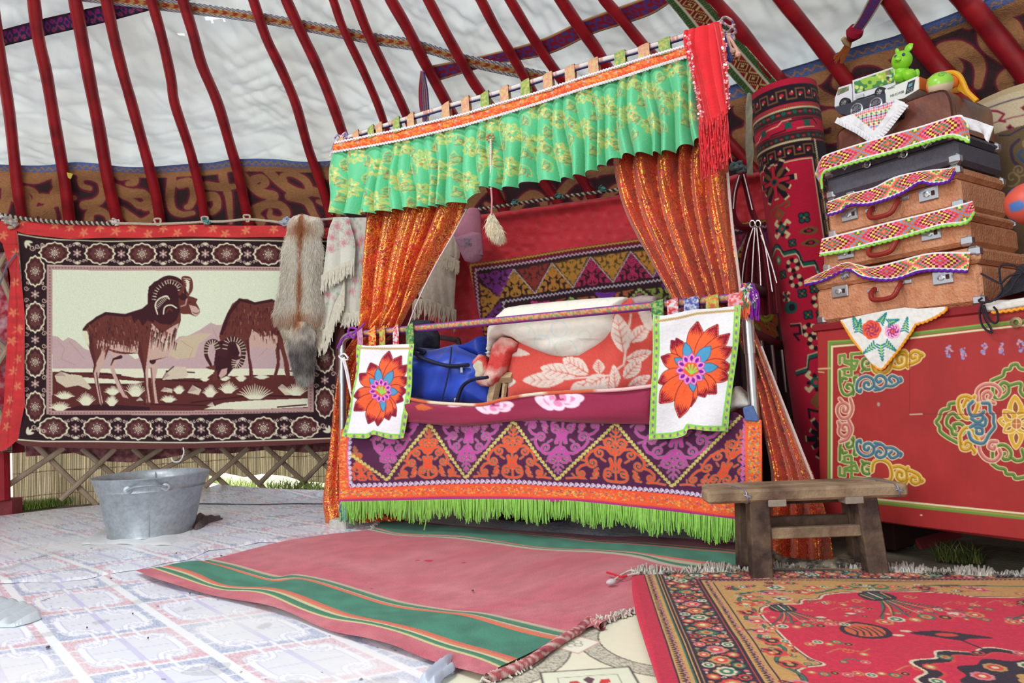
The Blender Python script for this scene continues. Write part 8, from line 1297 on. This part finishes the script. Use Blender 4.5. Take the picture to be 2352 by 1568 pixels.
def rosette(x, y, r, c1_, c2x, c3x):
    for k in range(8): a = k*.785; pr_.ell(x+r*.62*math.cos(a), y+r*.62*math.sin(a), r*.36, r*.36, c1_)
    pr_.ell(x, y, r*.62, r*.62, c2x); pr_.ell(x, y, r*.3, r*.3, c3x)
rs = random.Random(77); CL = [(OC, RS, CRM), (CRM, GN, CRM), (RS, OC, CRM), (GN, OC, RS), (RS, NV, OC), (PKK, RS, CRM)]
def bandfill(f, L, h):
    t = 0; i = 0
    while t < L:
        x, y = f(t, 0); rosette(x, y, 25, *CL[i % 6])
        for s_ in (-1, 1): rosette(*f(t+30, s_*h*.6), 16, *CL[(i+2+s_) % 6]); rosette(*f(t-4, s_*h*.78), 7, *CL[(i+4) % 6]); pr_.stroke(cr([f(t-12, s_*6), f(t, s_*h*.5), f(t+14, s_*h*.3)], 5), 3.4, rs.choice([GN, OC, RS])); pr_.stroke(spir(*f(t+28, s_*h*.2), 7, rs.uniform(0, 6), s_, 1, 9), 3, rs.choice([CRM, OC, RS])); pr_.ell(*f(t+10, s_*h*.8), 6, 3, rs.choice([CRM, PKK, GN]), rs.uniform(0, 3))
        t += 62; i += 1
bandfill(lambda t, s: (150+s, 150*TY+t), 1260, 56); bandfill(lambda t, s: (150+t, 150*TY+s*.85), 1440, 56)
pr_.stroke([(92, 1400), (92, 92*TY), (1600, 92*TY)], 3, OC); pr_.stroke([(208, 1400), (208, 208*TY), (1600, 208*TY)], 3, RS)
fr_(214, NV); fr_(218, OC); zig(232, NV, 13, 7, 4); zig(236, PKK, 26, 3, 3); fr_(250, NV); fr_(254, OC)
def scallop(base, pts, c, wcol=CRM):
    q = cr(pts, 8); pr_.poly(list(q)+base, c); pr_.stroke(q, 7, wcol); pr_.stroke(q, 3, NV)
for _ in range(330):
    x, y = rs.uniform(262, 1540), rs.uniform(215, 1300)
    if min(x-254, (y-208)*1.1) < 150: pr_.ell(x+3, y+2, 15, 12, NV); rosette(x, y, rs.uniform(9, 17), *rs.choice(CL)); pr_.stroke(spir(x+16, y+8, 9, rs.uniform(0, 6), 1, .8, 8), 3.5, rs.choice([GN, RS, NV, GN]))
fld = cr([(300, 1400), (300, 980), (318, 905), (372, 880), (352, 840), (334, 760), (326, 640), (322, 540), (345, 470), (405, 445), (452, 440), (470, 402), (520, 388), (552, 345), (640, 318), (800, 314), (900, 336), (950, 372), (1080, 380), (1240, 420), (1400, 430), (1600, 440)], 8); pr_.poly(list(fld)+[(1600, 1400), (300, 1400)], (206, 30, 66)); pr_.stroke(fld, 8, CRM); pr_.stroke(fld+np.array([-4, -4]), 3, NV)
def vine(P, c, w=7): draws(pr_, [cr(P, 8)], w, c, NV, 1.5)
vine([(280, 1300), (310, 1180), (280, 1060), (305, 960), (275, 860), (312, 790), (272, 720), (306, 640), (274, 560), (312, 500), (290, 400), (330, 330)], GN); vine([(300, 330), (420, 300), (520, 330), (640, 270), (780, 290), (900, 250), (1100, 262), (1400, 260)], GN)
for x, y in ((280, 1240), (300, 1120), (285, 1000), (300, 880), (285, 810), (296, 740), (286, 670), (296, 590), (290, 520), (350, 420), (300, 440), (420, 390), (330, 360), (400, 330), (430, 270), (500, 320), (540, 270), (640, 270), (740, 260), (860, 280), (1000, 300), (1180, 340), (1350, 370)): rosette(x, y, 27, *rs.choice(CL)); [rosette(x+rs.uniform(-50, 50), y+rs.uniform(-34, 34), rs.uniform(7, 13), *rs.choice(CL)) for _ in range(3)]; pr_.stroke([(x-26, y-16), (x-10, y-6)], 6, NV); pr_.stroke([(x+12, y+8), (x+30, y+16)], 6, RS)
def bouquet(x, y, s, ang):
    ca, sa = math.cos(ang), math.sin(ang); R = lambda p: (x+s*(p[0]*ca-p[1]*sa), y+s*(p[0]*sa+p[1]*ca)); rr = lambda L: [R(p) for p in L]
    pr_.poly(cr(rr([(-34, -10), (-30, -50), (0, -64), (30, -50), (34, -10), (14, 6), (-14, 6)]), 4, True), NV)
    for k in (-24, -12, 0, 12, 24): pr_.stroke(rr([(k, -54+abs(k)*.3), (k*.8, -10)]), 5*s, [OC, GN, CRM, GN, OC][(k+24)//12])
    for k in range(-3, 4): pr_.stroke(cr(rr([(k*5, 6), (k*14, 50), (k*30, 104+8*(k % 2))]), 5), 4.5*s, GN if k % 2 else OC); pr_.stroke(cr(rr([(k*5+3, 6), (k*14+4, 50), (k*30+4, 100)]), 5), 1.6*s, NV)
    for k in range(-3, 4): rosette(*R((k*32, 118+10*(k % 2))), 17*s, *CL[(k+3) % 6]); rosette(*R((k*22+8, 86)), 9*s, *CL[(k+5) % 6])
    for k in (-1, 1): pr_.stroke(spir(*R((k*60, -6)), 14*s, 0, k, 1.2), 4*s, OC)
[(pr_.stroke(cr([(x_-24, y_), (x_, y_-14), (x_+26, y_+6)], 4), 5, GN), rosette(x_+26, y_+6, 12, *rs.choice(CL)), rosette(x_-20, y_+4, 9, *rs.choice(CL))) for x_, y_ in ((560, 540), (600, 470), (850, 560), (900, 480), (1010, 640), (1160, 520), (950, 560), (440, 860), (1240, 700), (500, 420))]; bouquet(395, 510, 1.0, -.15); bouquet(700, 395, 1.35, -.25); bouquet(1060, 470, 1.1, .2); bouquet(420, 1080, .9, -.6)
pr_.poly(cr([(490, 640), (540, 600), (600, 640), (590, 700), (530, 720), (486, 690)], 5, True), NV); pr_.poly(cr([(500, 645), (540, 612), (588, 645), (578, 692), (530, 708), (498, 684)], 5, True), (206, 96, 60)); [pr_.stroke(cr([(505+k*16, 640), (520+k*14, 670), (510+k*17, 700)], 4), 4, NV) for k in range(5)]; [rosette(380+k*22, 760-(k % 2)*14, 14, *CL[k % 6]) for k in range(5)]; [rosette(330+k*24, 930+8*(k % 2), 13, *CL[(k+2) % 6]) for k in range(9)]; [pr_.ell(*p, 14, 7, CRM) for p in ((610, 690), (640, 660), (470, 560), (560, 520), (820, 520))]
for x, y in ((560, 480), (480, 600), (450, 800), (540, 420), (880, 430), (1120, 620), (560, 900), (960, 700), (1000, 420)): pr_.stroke(cr([(x-50, y+14), (x-10, y-12), (x+30, y+4), (x+56, y-14)], 5), 3, OC); pr_.stroke(spir(x, y, 14, 0, 1, 1.2), 3, (214, 110, 60)); rosette(x+30, y+20, 14, *rs.choice(CL))
MC = (775, 965)
for R_, c_, n_ in ((235, CRM, 12), (226, NV, 12), (196, RS, 12), (186, (206, 30, 66), 12), (150, NV, 10)): pr_.poly([(MC[0]+R_*(1+.07*math.cos(n_*a))*math.cos(a), MC[1]+R_*.8*(1+.07*math.cos(n_*a))*math.sin(a)) for a in np.linspace(0, 2*math.pi, 120)], c_)
for k in range(14): a = k*.449; rosette(MC[0]+206*math.cos(a), MC[1]+165*math.sin(a), 17, *CL[k % 6])
for k in range(9): a = k*.7; rosette(MC[0]+110*math.cos(a), MC[1]+86*math.sin(a), 24, *CL[k % 6])
rosette(*MC, 50, OC, GN, CRM); pr_.poly(cr([(MC[0]-130, 672), (MC[0]-50, 655), (MC[0]+45, 700), (MC[0]-10, 708), (MC[0]-36, 722), (MC[0]-80, 700)], 4, True), NV); pr_.ell(MC[0]-50, 682, 26, 13, RS); pr_.stroke([(MC[0]-36, 720), (MC[0]-20, 775)], 6, NV)
def persc(X, Y, P): uv = (P[:, :2]-PA)@IMP.T*1000; c = pr_.at(uv[:, 0], uv[:, 1]); return c*(.94+.1*vnoise(uv[:, 0]/7, uv[:, 1]/7, 1, 6))[:, None]
po = [(1450, 1319), (1560, 1316), (1700, 1310), (1850, 1303), (1950, 1306), (2050, 1312), (2200, 1318), (2352, 1325), (2480, 1332), (2480, 1680), (1545, 1680), (1512, 1568), (1497, 1520), (1484, 1480), (1468, 1430), (1460, 1400), (1452, 1360)]
per = thing('oriental_rug', 'red oriental rug with navy and ochre flower borders in the lower right corner', 'rug', pt(floorz(), 1900, 1450)); sheet('woven_field', po, floorz(.027), 1.55, M_carpet, persc, lambda x, y: .006*vnoise(x/140., y/40., 1, 3), per, edge=.012)
m = MB(); rs = random.Random(31); q = resamp(cr(po[:9], 6), 620)
for i, (x, y) in enumerate(q):
    if rs.random() < .12: continue
    s_ = (x-1450)/900; L = rs.uniform(6, 20)+6*math.sin(i*.07); dx = 5*math.sin(i*.21)+rs.uniform(-6, 6); a = pt(floorz(.026), x, y+2); b = pt(floorz(.03+.012*rs.random()), x+dx*.5, y-L*.5); c = pt(floorz(.012+.02*rs.random()), x+dx, y-L); m.tube([a, b, c], .0028, 4)
for L in ([(1470, 1316), (1450, 1310), (1430, 1318), (1412, 1330)], [(1480, 1314), (1455, 1318), (1440, 1322)]): m.tube([pt(floorz(.034), *v) for v in cr(L, 5)], .004, 5)
m.out('fringe', mat('ivory_fringe', (196, 194, 186), .95, noise=(60, .2)), per)
m = MB().tube([pt(floorz(.036), *v) for v in cr([(1440, 1322), (1425, 1324), (1408, 1318), (1394, 1314)], 5)], .004, 6); m.out('red_thread', mat('red_wool', (196, 40, 60), .9), per); MB().add(*blob(pt(floorz(.035), 1404, 1336), .012, .02, .01, 10)).out('tassel', mat('grey_wool', (190, 184, 184), .95), per)
# ---- bench
FL, FRr, BLg, BRg = (pt(floorz(.03), *q)[:2] for q in ((1748, 1322), (2012, 1312), (1716, 1296), (1978, 1288))); HB = .30; bv = (FRr-FL)/np.linalg.norm(FRr-FL); bvn = np.array([-bv[1], bv[0]]); b3 = np.array([*bv, 0]); n3 = np.array([*bvn, 0])
M_bw = mat('weathered_bench_wood', (150, 130, 104), .75, noise=(9, .3), bump=(60, .4), c2=(96, 74, 62), big=6, stretch=(1, 1, 1)); M_leg = mat('dark_bench_leg', (100, 82, 68), .75, noise=(14, .35), bump=(60, .4), c2=(58, 44, 40), big=12)
bn_ = thing('wooden_bench', 'small weathered wooden bench with splayed legs standing on the edge of the oriental rug', 'bench', (float((FL+FRr)[0]/2), float((FL+FRr)[1]/2), .02)); cB = np.array([*((FL+FRr)/2), 0])+n3*.075
pbn = plane(np.array([*FL, 0])-n3*.03, n3); e0, e1 = pt(pbn, 1628, 1138), pt(pbn, 2094, 1122); u0, u1 = (e0-cB)@b3, (e1-cB)@b3; zt = (pt(pbn, 1860, 1136))[2]
for k, (a, w_) in enumerate(((-.055, .045), (.045, .05))): MB().box(cB+b3*((u0+u1)/2+(.012 if k else 0))+n3*(a+.01)+ZU*(zt+.0), b3, n3, ZU, (u1-u0)/2*(1 if k == 0 else .95), w_, .022, .009).out('seat_plank', M_bw, bn_, smooth=False)
def legb(p, top, w=.034): q0 = np.array([*p, .022]); q1 = top; d = (q1-q0)/np.linalg.norm(q1-q0); MB().box((q0+q1)/2, b3, np.cross(d, b3), d, w, w*.8, np.linalg.norm(q1-q0)/2, .005).out('leg', M_leg, bn_, smooth=False)
tops_ = {}
for nm, p, px in (('FL', FL, 1738), ('FR', FRr, 1982), ('BL', BLg, 1712), ('BR', BRg, 1960)):
    pp = np.array([*p, 0]); inw = -n3*.0 if nm[0] == 'B' else n3*.02; side = -1 if nm[1] == 'R' else 1; top = pp+inw+b3*side*.012+ZU*(zt-.014); legb(p, top); tops_[nm] = (pp, top)
def rail(a, b, z, w=.014, h=.018, m=M_bw): A_, B__ = (tops_[k][0]*(1-z/.3)+tops_[k][1]*(z/.3) for k in (a, b)); A_[2] = B__[2] = z; d = (B__-A_)/np.linalg.norm(B__-A_); MB().box((A_+B__)/2, d, np.cross(ZU, d), ZU, np.linalg.norm(B__-A_)/2, w, h, .003).out('stretcher', m, bn_, smooth=False)
rail('FL', 'FR', .165); rail('BL', 'BR', .175, .014, .02, M_leg); rail('FL', 'BL', .13, .012, .02, M_leg); rail('FR', 'BR', .13, .012, .02, M_leg); rail('BL', 'BR', zt-.035, .014, .02, M_leg)
for k in ('FL', 'FR'): P_, T_p = tops_[k]; MB().box(T_p-ZU*.012+b3*(.055 if k == 'FL' else -.045)-n3*.005, b3, n3, ZU, .03, .03, .012, .002).out('tenon_block', mat('grey_tenon', (150, 140, 128), .8), bn_, smooth=False)
M_wire = mat('steel_wire', (140, 140, 160), .35, metal=.6); m = MB()
for x in (1700, 2050): y0 = zt+.0; s_ = (pt(pbn, x+15, 1138)-cB)@b3; L = [cB+b3*(s_-.03)+n3*.08+ZU*(zt+.021), cB+b3*(s_-.01)+n3*.0+ZU*(zt+.022), cB+b3*s_-n3*.085+ZU*(zt+.021), cB+b3*(s_+.003)-n3*.1+ZU*(zt+.0), cB+b3*(s_+.006)-n3*.085+ZU*(zt-.022), cB+b3*s_+n3*.0+ZU*(zt-.021)]; m.tube(cr(L, 5), .0028, 6); m.tube(cr([L[3], L[3]-n3*.006+b3*.01, L[3]-b3*.008+ZU*.006, L[3]+b3*.012+ZU*.003], 4), .0025, 6)
m.out('wire_binding', M_wire, bn_)
# ---- metal tub
TC_ = np.array([-1.985, 3.75, 0]); M_zinc = mat('galvanised_zinc', (166, 174, 182), .42, metal=.55, noise=(22, .16), bump=(50, .06), c2=(156, 163, 168), big=60); tub = thing('metal_tub', 'oval galvanised metal wash tub with riveted handles standing on the pale linoleum', 'tub', TC_)
prof = [(0, .018), (.21, .018), (.214, .03), (.262, .235), (.276, .262), (.272, .272), (.296, .318), (.302, .322), (.307, .318), (.302, .310), (.285, .268), (.281, .262), (.284, .25), (.270, .236), (.222, .02), (.226, .012), (.222, .008), (0, .008)]
mm = MB().lathe(TC_+ZU*.0, prof, 72, sy=1.04); V_ = np.array(mm.v); V_[:, :2] = TC_[:2]+(V_[:, :2]-TC_[:2])*.93; r_ = np.hypot(V_[:, 0]-TC_[0], V_[:, 1]-TC_[1]); a_ = np.arctan2(V_[:, 1]-TC_[1], V_[:, 0]-TC_[0]); k_ = 1+.035*np.clip((V_[:, 2]-.2)/.1, 0, 1)*np.exp(-((a_-.15)/.35)**2)-.02*np.exp(-((a_-.6)/.3)**2)*np.clip((V_[:, 2]-.2)/.1, 0, 1)*2; V_[:, 0] = TC_[0]+(V_[:, 0]-TC_[0])*k_; V_[:, 1] = TC_[1]+(V_[:, 1]-TC_[1])*k_; mm.v = [tuple(v) for v in V_]; mm.out('tub_body', M_zinc, tub, angle=50)
def hndl(a, out=1):
    d = np.array([math.cos(a), math.sin(a), 0]); t = np.array([-math.sin(a), math.cos(a), 0]); R_ = .272; z = .27; q = TC_+d*R_+ZU*z; h = MB().tube(cr([q-t*.085, q-t*.06+d*.02+ZU*.012, q-t*.03+d*.038+ZU*.018, q+t*.03+d*.038+ZU*.018, q+t*.06+d*.02+ZU*.012, q+t*.085], 5), .011, 9, flat=.6).out('handle', M_zinc, tub)
    for s_ in (-1, 1): MB().lathe(q+t*s_*.085-d*.006, [(.02, -.003), (.02, .004), (.009, .006), (.007, .012), (0, .014)], 14, ax=t, ay=ZU, az=d).out('rivet_plate', M_zinc, h); MB().lathe(q+t*s_*.085-d*.004-d*.012, [(.014, 0), (.012, -.004), (0, -.006)], 12, ax=t, ay=ZU, az=d).out('rivet', M_zinc, h)
hndl(-1.17); hndl(1.84)
d = np.array([math.cos(-1.15), math.sin(-1.15), 0]); MB().tube([TC_+d*.214+ZU*.02, TC_+d*.255+ZU*.235, TC_+d*.268+ZU*.26, TC_+d*.286+ZU*.31], .0035, 6).out('seam', M_zinc, tub); d = -d; MB().tube([TC_+d*.2+ZU*.02, TC_+d*.24+ZU*.235, TC_+d*.268+ZU*.31], .0035, 6).out('seam', M_zinc, tub)
o = puff('grey_rag', [(438, 1212), (446, 1190), (462, 1184), (480, 1190), (500, 1188), (518, 1190), (500, 1196), (478, 1202), (466, 1212), (450, 1218)], floorz(.01), .03, 9, 1.6, mat('dusty_rag', (112, 98, 98), .95, bump=(60, .8)), None, lambda x, y: .012*np.sin(x/4.)*np.sin(y/3.), back=.0); tag(o, 'crumpled grey brown rag on the floor right of the metal tub', 'rag')
o = sheet('linoleum_scrap', [(182, 1250), (260, 1246), (330, 1250), (390, 1250), (430, 1238), (444, 1222), (436, 1212), (400, 1200), (250, 1200), (200, 1236)], floorz(.014), 1.8, M_lino, lambda X, Y, P: np.broadcast_to([224, 228, 230], (len(X), 3)), lambda x, y: .004*np.sin(x/14.), edge=.006); tag(o, 'torn white linoleum scrap under the metal tub', 'linoleum')
pf_ = puff('plastic_film', [(960, 1566), (985, 1535), (1010, 1515), (1036, 1503), (1040, 1510), (1030, 1530), (1048, 1526), (1044, 1540), (1020, 1556), (1000, 1580)], floorz(.02), .012, 10, 2, mat('clear_film', (214, 222, 236), .12, noise=(0, 0), bump=(14, .6), spec=.6, trans=.4), None, lambda x, y: .008*np.sin(x/5.+y/4.), back=.0); tag(pf_, 'crumpled clear plastic film at the front edge of the pink rug', 'plastic film')
pf2 = puff('plastic_film', [(-20, 1370), (20, 1376), (60, 1386), (90, 1400), (96, 1420), (70, 1430), (30, 1440), (-20, 1440)], floorz(.006), .012, 12, 2, mat('clear_film_left', (226, 234, 240), .1, noise=(0, 0), bump=(16, .7), spec=.6, trans=.4), None, lambda x, y: .008*np.sin(x/6.+y/3.), back=.0); tag(pf2, 'wrinkled clear plastic film on the linoleum at the left edge', 'plastic film')
# crumbs and pebbles scattered on the linoleum
for i, (x, y, s_) in enumerate(((110, 1487, 7), (255, 1329, 4), (54, 1182, 5), (405, 1271, 4), (508, 1277, 6), (305, 1410, 3), (436, 1363, 4), (1086, 1357, 5), (200, 1442, 3), (340, 1466, 3))):
    q = pt(floorz(.014 if y < 1300 else .006 if x < 1000 else .026), x, y); m = MB().add(*blob(q+ZU*.002, s_*.0013, s_*.0008, .003, 8)); tag(m.out('pebble', mat('earth_crumb', (90, 80, 80) if x < 1000 else (206, 200, 160), .95, bump=(90, .8)) if i in (0, 6) else bpy.data.materials['earth_crumb']), 'small grain of dirt lying loose on the floor covering', 'dirt', 'grains of dirt on the floor')
# ---- things in the dark under bed and chest
o = sheet('linoleum_sheet', [(905, 1150), (1760, 1150), (1760, 1250), (1400, 1240), (1100, 1222), (905, 1215)], plane(BL+BN*.55, BN-ZU*.5), 3, M_lino, lambda X, Y, P: lino()(X, Y, P*np.array([2.2, 2.2, 1])), lambda x, y: .02*np.sin(x/60.)); tag(o, 'sheet of patterned linoleum bunched up in the shade under the bed', 'linoleum')
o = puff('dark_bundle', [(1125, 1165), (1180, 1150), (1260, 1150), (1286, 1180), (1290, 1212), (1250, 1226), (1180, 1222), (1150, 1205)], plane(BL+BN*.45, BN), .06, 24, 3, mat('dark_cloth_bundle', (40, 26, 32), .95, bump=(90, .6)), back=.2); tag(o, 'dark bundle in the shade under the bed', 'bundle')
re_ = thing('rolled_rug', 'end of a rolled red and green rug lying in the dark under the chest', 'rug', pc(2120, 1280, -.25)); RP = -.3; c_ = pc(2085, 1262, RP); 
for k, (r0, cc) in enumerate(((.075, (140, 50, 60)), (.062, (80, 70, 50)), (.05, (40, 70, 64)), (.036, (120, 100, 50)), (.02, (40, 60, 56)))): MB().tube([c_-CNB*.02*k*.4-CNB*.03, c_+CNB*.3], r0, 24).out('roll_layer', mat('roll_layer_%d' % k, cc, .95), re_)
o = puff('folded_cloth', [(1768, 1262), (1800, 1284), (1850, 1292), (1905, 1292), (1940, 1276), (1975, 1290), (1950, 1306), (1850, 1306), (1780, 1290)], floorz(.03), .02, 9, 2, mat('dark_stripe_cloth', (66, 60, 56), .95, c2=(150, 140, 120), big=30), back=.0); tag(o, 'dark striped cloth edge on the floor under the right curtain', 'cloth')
# ---- grass growing in at the foot of the wall
def grass(name, label, pts, n, h, seed, spread=14, c=(120, 160, 60)):
    rq = np.random.default_rng(seed); V = []; F = []; C = []
    for i in range(n):
        t = rq.random(); k = int(t*(len(pts)-1)); f = t*(len(pts)-1)-k; x = pts[k][0]*(1-f)+pts[k+1][0]*f; y = pts[k][1]*(1-f)+pts[k+1][1]*f+rq.uniform(-spread*.4, spread*.5); b = pt(floorz(0), x, y); hh = h*rq.uniform(.4, 1.3); l = rq.normal(0, .5, 2)*hh; w = rq.uniform(.0015, .003); n0 = len(V); m_ = b+np.array([l[0]*.35, l[1]*.35, hh*.6]); tp__ = b+np.array([l[0], l[1], hh*rq.uniform(.6, 1)])
        V += [b-[w, 0, 0], b+[w, 0, 0], m_+[w, 0, 0], m_-[w, 0, 0], tp__]; F += [(n0, n0+1, n0+2, n0+3), (n0+3, n0+2, n0+4)]; cc = np.array(c)*rq.uniform(.7, 1.25); cc = cc+(np.array([206, 190, 120])-cc)*rq.uniform(0, .5)*(rq.random() < .4); C += [cc]*5
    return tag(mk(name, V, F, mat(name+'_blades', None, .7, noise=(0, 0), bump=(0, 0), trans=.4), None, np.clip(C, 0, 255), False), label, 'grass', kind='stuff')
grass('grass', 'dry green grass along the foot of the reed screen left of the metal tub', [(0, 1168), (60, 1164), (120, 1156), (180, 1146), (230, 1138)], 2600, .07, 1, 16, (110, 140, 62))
grass('grass', 'sunlit grass in the bright gap under the wall right of the metal tub', [(470, 1116), (560, 1122), (640, 1126), (740, 1128)], 520, .09, 2, 8, (176, 206, 120))  # sun glare in the gap is painted into the lighter blade colour
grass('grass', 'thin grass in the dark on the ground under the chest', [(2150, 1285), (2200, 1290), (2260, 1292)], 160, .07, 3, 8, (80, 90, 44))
